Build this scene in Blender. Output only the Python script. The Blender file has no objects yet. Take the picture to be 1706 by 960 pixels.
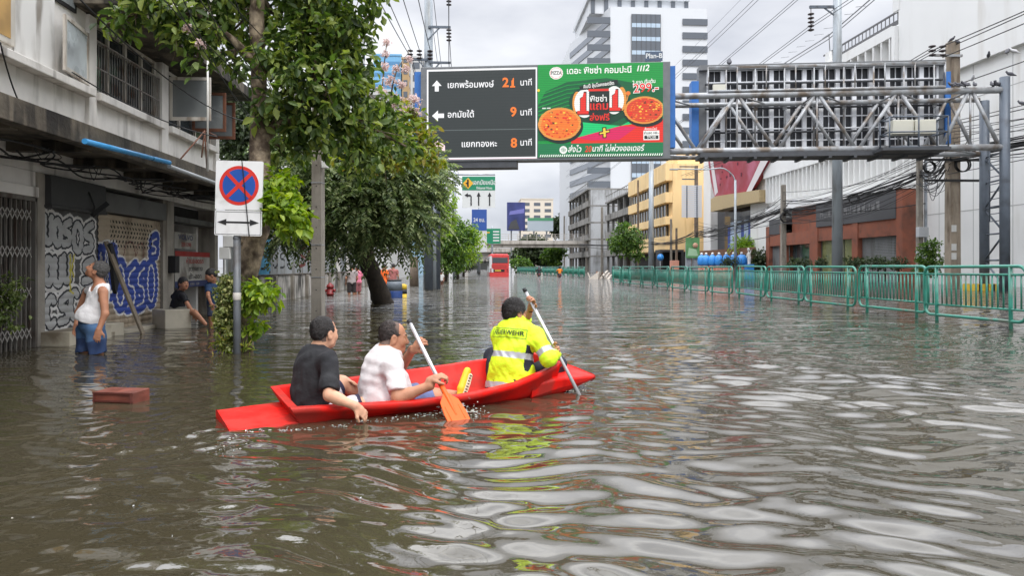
import bpy, math, random
import numpy as np
from mathutils import Vector, Matrix
from mathutils.bvhtree import BVHTree
random.seed(7); RNG = np.random.default_rng(7)
SC = bpy.context.scene
COL = SC.collection
PI = math.pi

# ------------------------------------------------------------------ camera, sky, sun, exposure
F, HZ, CX, H, YAW = 1180.0, 445.0, 853.0, 1.10, math.radians(3.3)
cam = bpy.data.objects.new('camera', bpy.data.cameras.new('camera'))
COL.objects.link(cam)
cam.location = (0, 0, H); cam.rotation_euler = (PI/2, 0, -YAW)
cam.data.lens = F*36/1706; cam.data.sensor_width = 36
cam.data.shift_y = -35/1706; cam.data.clip_start = .05; cam.data.clip_end = 4000
SC.camera = cam
SC.view_settings.view_transform = 'Standard'; SC.view_settings.look = 'None'
SC.view_settings.gamma = 1; SC.view_settings.use_curve_mapping = False
SC.view_settings.exposure = 0.18
SUN_EL, SUN_ROT = math.radians(58), math.radians(150)      # behind the clouds, behind and right of the camera
world = bpy.data.worlds.new('World'); SC.world = world; world.use_nodes = True
def sky_world():
    nt = world.node_tree; nt.nodes.clear(); N = nt.nodes.new; L = nt.links.new
    out = N('ShaderNodeOutputWorld'); bg = N('ShaderNodeBackground'); bg.inputs[1].default_value = .1
    sky = N('ShaderNodeTexSky'); sky.sky_type = 'NISHITA'; sky.sun_disc = False
    sky.sun_elevation = SUN_EL; sky.sun_rotation = SUN_ROT
    tc = N('ShaderNodeTexCoord'); sep = N('ShaderNodeSeparateXYZ'); L(tc.outputs['Generated'], sep.inputs[0])
    mp = N('ShaderNodeMapping'); mp.inputs['Scale'].default_value = (1, 1, 2.6); L(tc.outputs['Generated'], mp.inputs[0])
    n1 = N('ShaderNodeTexNoise'); n1.inputs['Scale'].default_value = 1.9; n1.inputs['Detail'].default_value = 6
    n1.inputs['Roughness'].default_value = .5; L(mp.outputs[0], n1.inputs[0])
    r1 = N('ShaderNodeValToRGB'); e = r1.color_ramp.elements
    e[0].position = .38; e[0].color = (5.5, 5.75, 6.5, 1); e[1].position = .62; e[1].color = (10.4, 10.5, 10.8, 1)
    L(n1.outputs[0], r1.inputs[0])
    mr = N('ShaderNodeMapRange'); mr.inputs[1].default_value = .33; mr.inputs[2].default_value = .68
    mr.inputs[3].default_value = 1.0; mr.inputs[4].default_value = 4.0; mr.interpolation_type = 'SMOOTHSTEP'
    L(sep.outputs[2], mr.inputs[0])
    vm = N('ShaderNodeVectorMath'); vm.operation = 'SCALE'; L(r1.outputs[0], vm.inputs[0]); L(mr.outputs[0], vm.inputs[3])
    mx = N('ShaderNodeMix'); mx.data_type = 'RGBA'; mx.inputs[0].default_value = .9
    L(sky.outputs[0], mx.inputs[6]); L(vm.outputs[0], mx.inputs[7])
    L(mx.outputs[2], bg.inputs[0]); L(bg.outputs[0], out.inputs[0])
sky_world()
sl = bpy.data.lights.new('sun', 'SUN'); sl.energy = 1.5; sl.angle = math.radians(14); sl.color = (1, .96, .9)
sun = bpy.data.objects.new('sun', sl); COL.objects.link(sun)
_sd = Vector((math.sin(SUN_ROT)*math.cos(SUN_EL), math.cos(SUN_ROT)*math.cos(SUN_EL), math.sin(SUN_EL)))
sun.rotation_euler = _sd.to_track_quat('Z', 'Y').to_euler()
SC.cycles.max_bounces = 6; SC.cycles.transparent_max_bounces = 8
SC.cycles.use_denoising = True

# ------------------------------------------------------------------ measuring helpers (camera rays -> the place)
CY, SY = math.cos(YAW), math.sin(YAW)
def ray(px, py):
    u, v = (px-CX)/F, (HZ-py)/F
    return np.array((u*CY+SY, CY-u*SY, v))
def C(px, py, d):            # point at distance d along the view axis
    r = ray(px, py)*d; return np.array((r[0], r[1], r[2]+H))
def onX(px, py, X): return C(px, py, X/ray(px, py)[0])
def onY(px, py, Y): return C(px, py, Y/ray(px, py)[1])
def onZ(px, py, Z=0.): return C(px, py, (Z-H)/ray(px, py)[2])
def lin(c):
    c = c/255.; return c/12.92 if c <= .04045 else ((c+.055)/1.055)**2.4
def S(r, g, b): return (lin(r), lin(g), lin(b))

# ------------------------------------------------------------------ materials
_M = {}
def M(name, col, rough=.6, metal=0, var=0, vs=4, stain=None, ss=1.2, sa=.5, streak=False, bump=0, bs=40, spec=.5, coat=0, emis=0, bstretch=(1,1,1)):
    if name in _M: return _M[name]
    m = bpy.data.materials.new(name); m.use_nodes = True; _M[name] = m
    nt = m.node_tree; N = nt.nodes.new; L = nt.links.new; b = nt.nodes['Principled BSDF']
    b.inputs['Base Color'].default_value = (*col, 1); b.inputs['Roughness'].default_value = rough
    b.inputs['Metallic'].default_value = metal; b.inputs['Specular IOR Level'].default_value = spec
    if coat: b.inputs['Coat Weight'].default_value = coat; b.inputs['Coat Roughness'].default_value = .08
    if emis:
        b.inputs['Emission Color'].default_value = (*col, 1); b.inputs['Emission Strength'].default_value = emis
        b.inputs['Base Color'].default_value = (col[0]*.1, col[1]*.1, col[2]*.1, 1)
    tc = N('ShaderNodeTexCoord'); src = None
    def noise(scale, det=5, st=(1,1,1), dist=0):
        mp = N('ShaderNodeMapping'); mp.inputs['Scale'].default_value = st; L(tc.outputs['Object'], mp.inputs[0])
        n = N('ShaderNodeTexNoise'); n.inputs['Scale'].default_value = scale; n.inputs['Detail'].default_value = det
        n.inputs['Distortion'].default_value = dist
        L(mp.outputs[0], n.inputs[0]); return n.outputs[0]
    def ramp(x, p0, p1):
        r = N('ShaderNodeMapRange'); r.inputs[1].default_value = p0; r.inputs[2].default_value = p1
        r.interpolation_type = 'SMOOTHSTEP'; L(x, r.inputs[0]); return r.outputs[0]
    def mix(f, a, c, t='MIX'):
        x = N('ShaderNodeMix'); x.data_type = 'RGBA'; x.blend_type = t
        if isinstance(f, float): x.inputs[0].default_value = f
        else: L(f, x.inputs[0])
        for i, q in ((6, a), (7, c)):
            if isinstance(q, tuple): x.inputs[i].default_value = (*q[:3], 1)
            else: L(q, x.inputs[i])
        return x.outputs[2]
    if var:
        f = ramp(noise(vs), .3, .7)
        src = mix(f, tuple(c*(1-var) for c in col), tuple(min(c*(1+var), .95) for c in col))
        rr = N('ShaderNodeMapRange'); rr.inputs[3].default_value = max(rough-.12, .02); rr.inputs[4].default_value = min(rough+.12, 1)
        L(f, rr.inputs[0]); L(rr.outputs[0], b.inputs['Roughness'])
    if stain:
        st = (2.6, 2.6, .4) if streak else (1, 1, 1)
        a = ramp(noise(ss, 8, st, .3), .62-sa*.3, .85-sa*.3)
        a2 = ramp(noise(ss*.55+.1, 4), .3, .65)
        mm = N('ShaderNodeMath'); mm.operation = 'MULTIPLY'; L(a, mm.inputs[0]); L(a2, mm.inputs[1])
        src = mix(mm.outputs[0], src if src is not None else col, stain)
    if src is not None: L(src, b.inputs['Base Color'])
    if bump:
        bp = N('ShaderNodeBump'); bp.inputs['Strength'].default_value = bump; bp.inputs['Distance'].default_value = .02
        L(noise(bs, 6, bstretch), bp.inputs['Height']); L(bp.outputs[0], b.inputs['Normal'])
    return m
def leaf_mat(name, cols, trans=.35, rough=.45):
    m = bpy.data.materials.new(name); m.use_nodes = True
    nt = m.node_tree; N = nt.nodes.new; L = nt.links.new; b = nt.nodes['Principled BSDF']; out = nt.nodes['Material Output']
    g = N('ShaderNodeNewGeometry'); r = N('ShaderNodeValToRGB'); e = r.color_ramp.elements
    while len(e) < len(cols): e.new(.5)
    for i, c in enumerate(cols): e[i].position = i/(len(cols)-1); e[i].color = (*c, 1)
    L(g.outputs['Random Per Island'], r.inputs[0]); L(r.outputs[0], b.inputs['Base Color'])
    b.inputs['Roughness'].default_value = rough; b.inputs['Specular IOR Level'].default_value = .4
    t = N('ShaderNodeBsdfTranslucent'); hs = N('ShaderNodeHueSaturation'); hs.inputs['Value'].default_value = 1.5; hs.inputs['Saturation'].default_value = 1.15
    L(r.outputs[0], hs.inputs['Color']); L(hs.outputs[0], t.inputs[0])
    mx = N('ShaderNodeMixShader'); mx.inputs[0].default_value = trans
    L(b.outputs[0], mx.inputs[1]); L(t.outputs[0], mx.inputs[2]); L(mx.outputs[0], out.inputs[0])
    return m
def glass_mat(name, col=(.02,.025,.03), rough=.05): return M(name, col, rough, spec=.9)

# ------------------------------------------------------------------ mesh builder
def text_mesh(body, bold=0.0, align='CENTER'):
    cu = bpy.data.curves.new('lettering', 'FONT'); cu.body = body; cu.size = 1; cu.offset = bold; cu.resolution_u = 3
    cu.align_x = align; cu.align_y = 'CENTER'
    o = bpy.data.objects.new('lettering', cu); COL.objects.link(o)
    bpy.context.view_layer.update()
    me = bpy.data.meshes.new_from_object(o.evaluated_get(bpy.context.evaluated_depsgraph_get()))
    v = np.array([tuple(p.co) for p in me.vertices]).reshape(-1, 3); f = [tuple(p.vertices) for p in me.polygons]
    bpy.data.objects.remove(o); bpy.data.curves.remove(cu); bpy.data.meshes.remove(me)
    # every glyph on its own plane, so overlapping marks never share one
    par = list(range(len(v)))
    def find(i):
        while par[i] != i: par[i] = par[par[i]]; i = par[i]
        return i
    for q in f:
        for k in q[1:]: par[find(k)] = find(q[0])
    ids = {}
    for i in range(len(v)): v[i, 2] = .004*(ids.setdefault(find(i), len(ids)) % 4)
    return v, f
class MB:
    def __init__(s): s.v = []; s.f = []; s.m = []; s.s = []; s.n = 0
    def add(s, v, f, mat=0, smooth=False):
        v = np.asarray(v, float).reshape(-1, 3); s.v.append(v)
        for q in f: s.f.append(tuple(int(i)+s.n for i in q))
        k = len(f); s.m += [mat]*k if np.isscalar(mat) else list(mat); s.s += [smooth]*k; s.n += len(v); return s
    def hexa(s, p, mat=0):      # 8 points: bottom ring then top ring
        return s.add(p, [(3,2,1,0),(4,5,6,7),(0,1,5,4),(1,2,6,5),(2,3,7,6),(3,0,4,7)], mat)
    def bx(s, x0, x1, y0, y1, z0, z1, mat=0):
        x0,x1 = min(x0,x1),max(x0,x1); y0,y1 = min(y0,y1),max(y0,y1); z0,z1 = min(z0,z1),max(z0,z1)
        return s.hexa([(x0,y0,z0),(x1,y0,z0),(x1,y1,z0),(x0,y1,z0),(x0,y0,z1),(x1,y0,z1),(x1,y1,z1),(x0,y1,z1)], mat)
    def beam(s, a, b, w, h, mat=0, up=(0,0,1)):   # rectangular bar from a to b
        a = np.array(a, float); b = np.array(b, float); d = b-a; d /= np.linalg.norm(d)
        u = np.array(up, float)
        if abs(d@u) > .97: u = np.array((1., 0, 0))
        r = np.cross(d, u); r /= np.linalg.norm(r); u = np.cross(r, d)
        q = [(-1,-1),(1,-1),(1,1),(-1,1)]
        return s.hexa([a+r*w/2*i+u*h/2*j for i, j in q]+[b+r*w/2*i+u*h/2*j for i, j in q], mat)
    def tube(s, pts, r, n=8, mat=0, smooth=True, closed=False):
        P = np.array(pts, float); k = len(P); R = np.full(k, r) if np.isscalar(r) else np.array(r, float)
        T = np.gradient(P, axis=0) if not closed else np.roll(P, -1, 0)-np.roll(P, 1, 0)
        T /= np.linalg.norm(T, axis=1)[:, None]+1e-12
        u = np.array((0, 0, 1.)) if abs(T[0][2]) < .9 else np.array((1., 0, 0)); V = []
        for i in range(k):
            u = u-T[i]*(u@T[i]); nu = np.linalg.norm(u); u = u/nu if nu > 1e-6 else np.array((1., 0, 0))
            w = np.cross(T[i], u)
            for j in range(n):
                a = 2*PI*j/n; V.append(P[i]+R[i]*(math.cos(a)*u+math.sin(a)*w))
        f = []
        for i in range(k if closed else k-1):
            i2 = (i+1) % k
            for j in range(n): f.append((i*n+j, i*n+(j+1) % n, i2*n+(j+1) % n, i2*n+j))
        s.add(V, f, mat, smooth)
        if not closed:
            b = s.n-k*n
            s.f.append(tuple(b+j for j in reversed(range(n)))); s.f.append(tuple(b+(k-1)*n+j for j in range(n)))
            s.m += [mat]*2; s.s += [False]*2
        return s
    def lathe(s, c, prof, n=16, mat=0, axis=(0,0,1), smooth=True):
        c = np.array(c, float); a = np.array(axis, float); a /= np.linalg.norm(a)
        u = np.cross(a, (1,0,0) if abs(a[0]) < .9 else (0,1,0)); u /= np.linalg.norm(u); w = np.cross(a, u); V = []; f = []
        for r, z in prof:
            for j in range(n): t = 2*PI*j/n; V.append(c+a*z+max(r, 1e-4)*(math.cos(t)*u+math.sin(t)*w))
        for i in range(len(prof)-1):
            for j in range(n): f.append((i*n+j, i*n+(j+1) % n, (i+1)*n+(j+1) % n, (i+1)*n+j))
        f.append(tuple(reversed(range(n)))); f.append(tuple((len(prof)-1)*n+j for j in range(n)))
        return s.add(V, f, mat, smooth)
    def blob(s, c, r, mat=0, n=10, noise=0, seed=0):
        c = np.array(c, float); r = np.array(r if not np.isscalar(r) else (r, r, r), float); V = []; f = []; g = np.random.default_rng(seed)
        for i in range(n+1):
            th = PI*i/n
            for j in range(2*n):
                ph = PI*j/n; V.append(c+r*np.array((math.sin(th)*math.cos(ph), math.sin(th)*math.sin(ph), math.cos(th)))*(1+noise*g.normal()))
        for i in range(n):
            for j in range(2*n): f.append((i*2*n+j, (i+1)*2*n+j, (i+1)*2*n+(j+1) % (2*n), i*2*n+(j+1) % (2*n)))
        return s.add(V, f, mat, True)
    def plate(s, poly, o, ax, ay, th, mat=0):     # outline in a plane: o + x*ax + y*ay, given thickness along the normal
        o = np.array(o, float); ax = np.array(ax, float); ay = np.array(ay, float); n = np.cross(ax, ay); n /= np.linalg.norm(n)
        b = [o+x*ax+y*ay for x, y in poly]; k = len(b)
        V = b+[p+n*th for p in b]
        f = [tuple(reversed(range(k))), tuple(range(k, 2*k))]+[(i, (i+1) % k, k+(i+1) % k, k+i) for i in range(k)]
        return s.add(V, f, mat)
    def text(s, body, o, ax, ay, size, mat=0, bold=.01, align='CENTER', lift=1., sx=1., shear=0):
        v, f = text_mesh(body, bold, align); o = np.array(o, float); ax = np.array(ax, float); ay = np.array(ay, float)
        n = np.cross(ax, ay)
        x = v[:, :1]*size*sx+v[:, 1:2]*size*shear
        return s.add(o+x*ax+v[:, 1:2]*size*ay+v[:, 2:]*lift*n, f, mat)
    def stroke(s, pts, w, o, ax, ay, lift, mat=0):   # flat painted stroke with round ends, in a plane
        o = np.array(o, float); ax = np.array(ax, float); ay = np.array(ay, float); n = np.cross(ax, ay)
        P = np.array(pts, float)
        T = np.gradient(P, axis=0); T /= np.linalg.norm(T, axis=1)[:, None]+1e-9
        Nn = np.stack([-T[:, 1], T[:, 0]], 1)*w/2
        def cap(p, a0): return [p+w/2*np.array((math.cos(a0+t), math.sin(a0+t))) for t in np.linspace(-PI/2, PI/2, 7)[1:-1]]
        left = list(P+Nn); right = list(P-Nn)
        e = math.atan2(T[-1][1], T[-1][0]); b = math.atan2(T[0][1], T[0][0])
        k = len(P)
        V = [o+q[0]*ax+q[1]*ay+n*lift for q in left+right]
        s.add(V, [(i+k, i+1+k, i+1, i) for i in range(k-1)], mat)
        for p, a0, q0, q1 in ((P[-1], e, right[-1], left[-1]), (P[0], b+PI, left[0], right[0])):
            pl = [q0]+cap(p, a0)+[q1]
            s.add([o+q[0]*ax+q[1]*ay+n*lift for q in pl], [tuple(range(len(pl)))], mat)
        return s
    def build(s, name, mats, parent=None, world=True, bevel=0, loc=None, auto=False):
        mats = mats if isinstance(mats, (list, tuple)) else [mats]
        V = np.concatenate(s.v) if s.v else np.zeros((0, 3))
        if parent is not None and world:
            r = parent
            while r.parent: r = r.parent
            Mi = np.array((Matrix.LocRotScale(r.location, r.rotation_euler, None)).inverted())
            V = V@Mi[:3, :3].T+Mi[:3, 3]
        if loc is not None: V = V-np.array(loc, float)
        me = bpy.data.meshes.new(name); me.from_pydata(V.tolist(), [], s.f)
        for m in mats: me.materials.append(m)
        me.polygons.foreach_set('material_index', s.m); me.polygons.foreach_set('use_smooth', s.s); me.update()
        o = bpy.data.objects.new(name, me); COL.objects.link(o)
        if parent is not None: o.parent = parent
        if loc is not None: o.location = loc
        if bevel:
            b = o.modifiers.new('bevel', 'BEVEL'); b.width = bevel; b.segments = 2; b.limit_method = 'ANGLE'; b.angle_limit = .7
        return o
def tag(o, label, cat, group=None, kind=None):
    if kind: o['kind'] = kind
    if label: o['label'] = label
    if cat: o['category'] = cat
    if group: o['group'] = group
    return o
def thing(name, label, cat, loc=(0,0,0), rotz=0, group=None, kind=None):
    o = bpy.data.objects.new(name, None); COL.objects.link(o)
    o.location = tuple(float(c) for c in loc); o.rotation_euler = (0, 0, rotz); o.empty_display_size = .2
    return tag(o, label, cat, group, kind)
def solo(mb, name, mats, label, cat, loc, group=None, bevel=0, kind=None):
    return tag(mb.build(name, mats, None, True, bevel, tuple(float(c) for c in loc)), label, cat, group, kind)
def structure(mb, name, mats, loc=(0,0,0)):
    o = mb.build(name, mats, None, True, 0, loc); o['kind'] = 'structure'; return o
def children(o): return [c for c in list(bpy.data.objects) if c.parent == o]
def copy_tree(o, loc, rotz=None, label=None, group=None):
    r = o.copy(); COL.objects.link(r); r.location = tuple(float(c) for c in loc)
    if rotz is not None: r.rotation_euler = (0, 0, rotz)
    if label: r['label'] = label
    if group: r['group'] = group
    for ch in children(o):
        c = ch.copy(); COL.objects.link(c); c.parent = r
        for g in children(ch):
            d = g.copy(); COL.objects.link(d); d.parent = c
    return r
def smooth_path(pts, n=8):      # Catmull-Rom
    P = np.array(pts, float); P = np.vstack([2*P[0]-P[1], P, 2*P[-1]-P[-2]]); out = []
    for i in range(1, len(P)-2):
        a, b, c, d = P[i-1:i+3]
        for t in np.linspace(0, 1, n, endpoint=False):
            out.append(.5*((2*b)+(-a+c)*t+(2*a-5*b+4*c-d)*t*t+(-a+3*b-3*c+d)*t**3))
    out.append(P[-2]); return np.array(out)
def sag(a, b, s, n=14):
    a = np.array(a, float); b = np.array(b, float); t = np.linspace(0, 1, n)[:, None]
    p = a+(b-a)*t; p[:, 2] -= (4*s*t*(1-t))[:, 0]; return p
# ------------------------------------------------------------------ water and what lies under it
BO = np.array(C(0, 0, 0)); BS = C(853-1.98/4.97*F, HZ+H/4.97*F, 4.97)     # boat: stern point on the water
BAX = np.array((.85*CY+.53*SY, .53*CY-.85*SY, 0)); BAX /= np.linalg.norm(BAX); BLT = np.array((-BAX[1], BAX[0], 0))
def boat_pt(s, n, z): return BS+BAX*s+BLT*n+np.array((0, 0, z))
HULL_CUT = [(.44,.25),(.44,-.26),(1.0,-.30),(2.3,-.30),(2.8,-.24),(2.8,.24),(2.3,.29),(1.0,.29)]
def water():
    ys = [.5]
    while ys[-1] < 520:
        y = ys[-1]; ys.append(y+max(.0075, y*y/1250))
    ys = np.array(ys); nx = 900
    s = np.linspace(-1.12, 1.12, nx)
    X = s[None, :]*(ys[:, None]+1.5); Y = np.repeat(ys[:, None], nx, 1)
    dY = np.gradient(ys)[:, None]
    g = np.random.default_rng(11); Z = np.zeros_like(X)
    wx = X+.12*np.sin(1.9*Y+.7*X)+.07*np.sin(4.3*X+2.2*Y); wy = Y+.08*np.sin(2.3*X+.4*Y)+.05*np.sin(5.1*X-1.3*Y)
    def field(lams, spread, mean, slope):
        out = np.zeros_like(X)
        for lam in lams:
            a = mean+g.normal()*spread; k = 2*PI/lam; kx, ky = k*math.sin(a), k*math.cos(a)
            amp = slope/k*g.uniform(.5, 1.3)
            f = np.clip((lam/max(abs(math.cos(a)), .25)/dY-2.5)/3.0, 0, 1)
            out += amp*f*np.sin(kx*wx+ky*wy+g.uniform(0, 6.28))
        return out
    big = field(np.geomspace(.5, 1.4, 14), .4, .25, .015)
    mid = field(np.geomspace(.15, .40, 34), .42, .22, .040)
    sml = field(np.geomspace(.07, .2, 16), .7, -.1, .011)
    cam_u = (X*CY-Y*SY)/(X*SY+Y*CY+1e-6)
    right = 1/(1+np.exp(-(X-.25*Y+.9)*1.6))          # the open right side carries the larger undulation
    patch = .75+.35*np.sin(.9*X+.35*Y+1)*np.sin(.5*Y-.3*X)
    Z = big*(.35+.75*right)*patch+mid*(.35+.75*right)*(.85+.3*np.sin(.7*Y+.9*X))+sml*(1.15-.75*right)
    # wake of the boat: ring and V ripples running off the stern and the paddle
    for (s0, n0, am, lam, ext) in ((.1,-.25,.006,.16,1.1),(1.75,-.62,.009,.13,.8),(3.15,-.3,.007,.12,.6),(-.3,-.2,.005,.2,1.3)):
        c = boat_pt(s0, n0, 0); r = np.hypot(X-c[0]+.06*np.sin(7*Y+3*X), Y-c[1]+.06*np.sin(8*X-2*Y))
        Z += .55*am*(.6+.6*np.sin(3.1*X+1.7*Y+s0))*np.sin(2*PI*r/lam)*np.exp(-(r/ext)**2*1.6)
    c = C(148, 590, 9.05); r = np.hypot(X-c[0], Y-c[1]); Z += .004*np.sin(2*PI*r/.22)*np.exp(-(r/1.3)**2)
    fade = np.clip((ys-.5)/.5, 0, 1)[:, None]; Z *= fade
    V = np.stack([X, Y, Z], -1).reshape(-1, 3)
    ny = len(ys); i = np.arange(ny-1)[:, None]*nx+np.arange(nx-1)[None, :]
    Q = np.stack([i, i+1, i+nx+1, i+nx], -1).reshape(-1, 4)
    # the hull displaces the water: no surface inside it
    poly = np.array([boat_pt(a, b, 0)[:2] for a, b in HULL_CUT]); c = V[Q].mean(1)[:, :2]; inside = np.zeros(len(Q), bool)
    j = len(poly)-1
    for k in range(len(poly)):
        a, b = poly[k], poly[j]; t = ((a[1] > c[:, 1]) != (b[1] > c[:, 1])) & (c[:, 0] < (b[0]-a[0])*(c[:, 1]-a[1])/(b[1]-a[1]+1e-12)+a[0])
        inside ^= t; j = k
    Q = Q[~inside]
    # flat sheet round the rippled part, out to the horizon
    b0 = len(V); x0 = 1.12*2.0; x1 = 1.12*(ys[-1]+1.5); y1 = ys[-1]
    V = np.vstack([V, [(-x0,.5,0),(x0,.5,0),(x1,y1,0),(-x1,y1,0),(-3000,-60,0),(3000,-60,0),(3000,3000,0),(-3000,3000,0)]])
    Q = np.vstack([Q, [(b0+4,b0+5,b0+1,b0),(b0+5,b0+6,b0+2,b0+1),(b0+6,b0+7,b0+3,b0+2),(b0+7,b0+4,b0,b0+3)]])
    me = bpy.data.meshes.new('water'); me.vertices.add(len(V)); me.vertices.foreach_set('co', V.astype(np.float32).ravel())
    me.loops.add(len(Q)*4); me.loops.foreach_set('vertex_index', Q.astype(np.int32).ravel())
    me.polygons.add(len(Q)); me.polygons.foreach_set('loop_start', np.arange(len(Q), dtype=np.int32)*4)
    me.polygons.foreach_set('use_smooth', np.ones(len(Q), bool)); me.update(calc_edges=True); me.validate()
    o = bpy.data.objects.new('flood_water', me); COL.objects.link(o); o['kind'] = 'structure'
    m = bpy.data.materials.new('flood_water'); m.use_nodes = True; nt = m.node_tree; N = nt.nodes.new; L = nt.links.new; b = nt.nodes['Principled BSDF']
    b.inputs['Roughness'].default_value = .03; b.inputs['IOR'].default_value = 1.5; b.inputs['Specular IOR Level'].default_value = 1.0
    tc = N('ShaderNodeTexCoord'); n = N('ShaderNodeTexNoise'); n.inputs['Scale'].default_value = .55; n.inputs['Detail'].default_value = 5; L(tc.outputs['Object'], n.inputs[0])
    r = N('ShaderNodeValToRGB'); e = r.color_ramp.elements; e[0].position = .3; e[0].color = (.037, .031, .018, 1); e[1].position = .7; e[1].color = (.053, .045, .027, 1)
    L(n.outputs[0], r.inputs[0]); L(r.outputs[0], b.inputs['Base Color'])
    # ripples too fine or too far for the mesh
    def nz(scale, st, det=3, dist=.4):
        mp = N('ShaderNodeMapping'); mp.inputs['Scale'].default_value = st; L(tc.outputs['Object'], mp.inputs[0])
        q = N('ShaderNodeTexNoise'); q.inputs['Scale'].default_value = scale; q.inputs['Detail'].default_value = det; q.inputs['Distortion'].default_value = dist
        L(mp.outputs[0], q.inputs[0]); return q.outputs[0]
    sp = N('ShaderNodeSeparateXYZ'); L(tc.outputs['Object'], sp.inputs[0])
    far = N('ShaderNodeMapRange'); far.inputs[1].default_value = 6; far.inputs[2].default_value = 22; far.inputs[3].default_value = .0; far.inputs[4].default_value = 1
    L(sp.outputs[1], far.inputs[0])
    b1 = N('ShaderNodeBump'); b1.inputs['Distance'].default_value = .36; L(far.outputs[0], b1.inputs['Strength']); L(nz(1.0, (.9, 2.2, 1), 3), b1.inputs['Height'])
    b2 = N('ShaderNodeBump'); b2.inputs['Distance'].default_value = .0025; b2.inputs['Strength'].default_value = .5; L(nz(9, (.8, 1.5, 1), 3), b2.inputs['Height'])
    L(b1.outputs[0], b2.inputs['Normal']); L(b2.outputs[0], b.inputs['Normal'])
    me.materials.append(m)
water()
_b = MB(); _b.add([(-3000,-60,-.5),(3000,-60,-.5),(3000,3000,-.5),(-3000,3000,-.5)], [(0,1,2,3)])
structure(_b, 'road', M('asphalt', (.05,.05,.05), .9))
# ------------------------------------------------------------------ left: shophouses, boundary wall, signs, poles
WHITE = M('old_white_paint', S(214,210,204), .8, var=.06, stain=S(92,84,74), ss=1.3, sa=.45, streak=True, bump=.15, bs=12)
CREAM = M('old_cream_paint', S(205,196,176), .8, var=.06, stain=S(120,104,84), ss=1.2, sa=.6, streak=True, bump=.15, bs=12)
CONC_D = M('blackened_concrete', S(96,88,76), .9, var=.3, vs=3, stain=S(30,27,24), ss=2.2, sa=1.0, streak=True, bump=.5, bs=18)
CONC = M('weathered_concrete', S(142,136,126), .9, var=.14, vs=3, stain=S(80,72,62), ss=1.6, sa=.7, streak=True, bump=.3, bs=25)
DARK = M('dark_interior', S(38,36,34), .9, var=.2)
GREY_P = M('grey_painted_board', S(92,92,90), .7, var=.1, stain=S(50,48,44), ss=1.5, sa=.6)
FRAME_W = M('old_window_frame', S(190,184,174), .7, var=.08, stain=S(110,90,70), ss=3, sa=.6, streak=True)
RUST = M('rusty_iron', S(98,62,44), .85, var=.3, vs=9)
BLACK = M('black_rubber', S(24,24,25), .6)
STEEL = M('galvanised_steel', S(150,156,162), .45, metal=.35, var=.1, vs=6, stain=S(95,92,88), ss=2, sa=.5)
DGLASS = glass_mat('dark_window_glass', S(46,52,56), .08)
TILE = M('pale_step_tile', S(176,168,150), .5, var=.08, stain=S(110,98,80), ss=2, sa=.6)

FX = -6.0
def stroke_dist(P, paths):       # distance of points to polylines
    d = np.full(len(P), 9.)
    for pts in paths:
        A = np.array(pts, float)
        for a, b in zip(A[:-1], A[1:]):
            ab = b-a; t = np.clip(((P-a)@ab)/(ab@ab+1e-9), 0, 1); d = np.minimum(d, np.linalg.norm(P-a-t[:, None]*ab, axis=1))
    return d
def scrawl(seed, x0, z0, w, h, n=4):    # round throw-up letters in a row
    g = np.random.default_rng(seed); out = []
    lw = w/n
    for i in range(n):
        cx = x0+lw*(i+.5); kind = g.integers(0, 5); a = lw*.36; b = h*.36; zc = z0+h/2+g.normal()*h*.02
        if kind == 0: p = [(cx+a*math.cos(t), zc+b*math.sin(t)) for t in np.linspace(.9, 5.4, 16)]
        elif kind == 1: p = [(cx-a, zc+b), (cx-a, zc-b*.6), (cx-a*.4, zc-b), (cx+a*.4, zc-b), (cx+a, zc-b*.6), (cx+a, zc+b)]
        elif kind == 2: p = [(cx-a, zc-b), (cx-a*.8, zc+b*.9), (cx+a*.7, zc-b*.9), (cx+a, zc+b)]
        elif kind == 3: p = [(cx+a*math.cos(t), zc+b*math.sin(t)) for t in np.linspace(0, 6.28, 18)]
        else: p = [(cx+a, zc+b), (cx-a*.6, zc+b*.6), (cx-a*.6, zc+.1*b), (cx+a*.7, zc-.1*b), (cx+a*.7, zc-b*.8), (cx-a, zc-b)]
        out.append(smooth_path(p, 5)+g.normal(size=2)*lw*.03)
    return out
def painted_sheet(name, mats, parent, X, y0, y1, z0, z1, step, prof, colour, axis='y'):
    """a corrugated sheet facing the street, its paint chosen face by face"""
    ny = max(2, int((y1-y0)/step)); nz = max(2, int((z1-z0)/step))
    yy = np.linspace(y0, y1, ny+1); zz = np.linspace(z0, z1, nz+1); G = np.stack(np.meshgrid(yy, zz, indexing='ij'), -1)
    V = np.concatenate([(X+prof(G[..., 0], G[..., 1]))[..., None], G], -1).reshape(-1, 3)
    i = np.arange(ny)[:, None]*(nz+1)+np.arange(nz)[None, :]
    Q = np.stack([i, i+nz+1, i+nz+2, i+1], -1).reshape(-1, 4); c = V[Q].mean(1)[:, 1:]
    mb = MB(); mb.add(V, Q.tolist(), colour(c).astype(int).tolist(), False)
    return mb.build(name, mats, parent)

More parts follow.
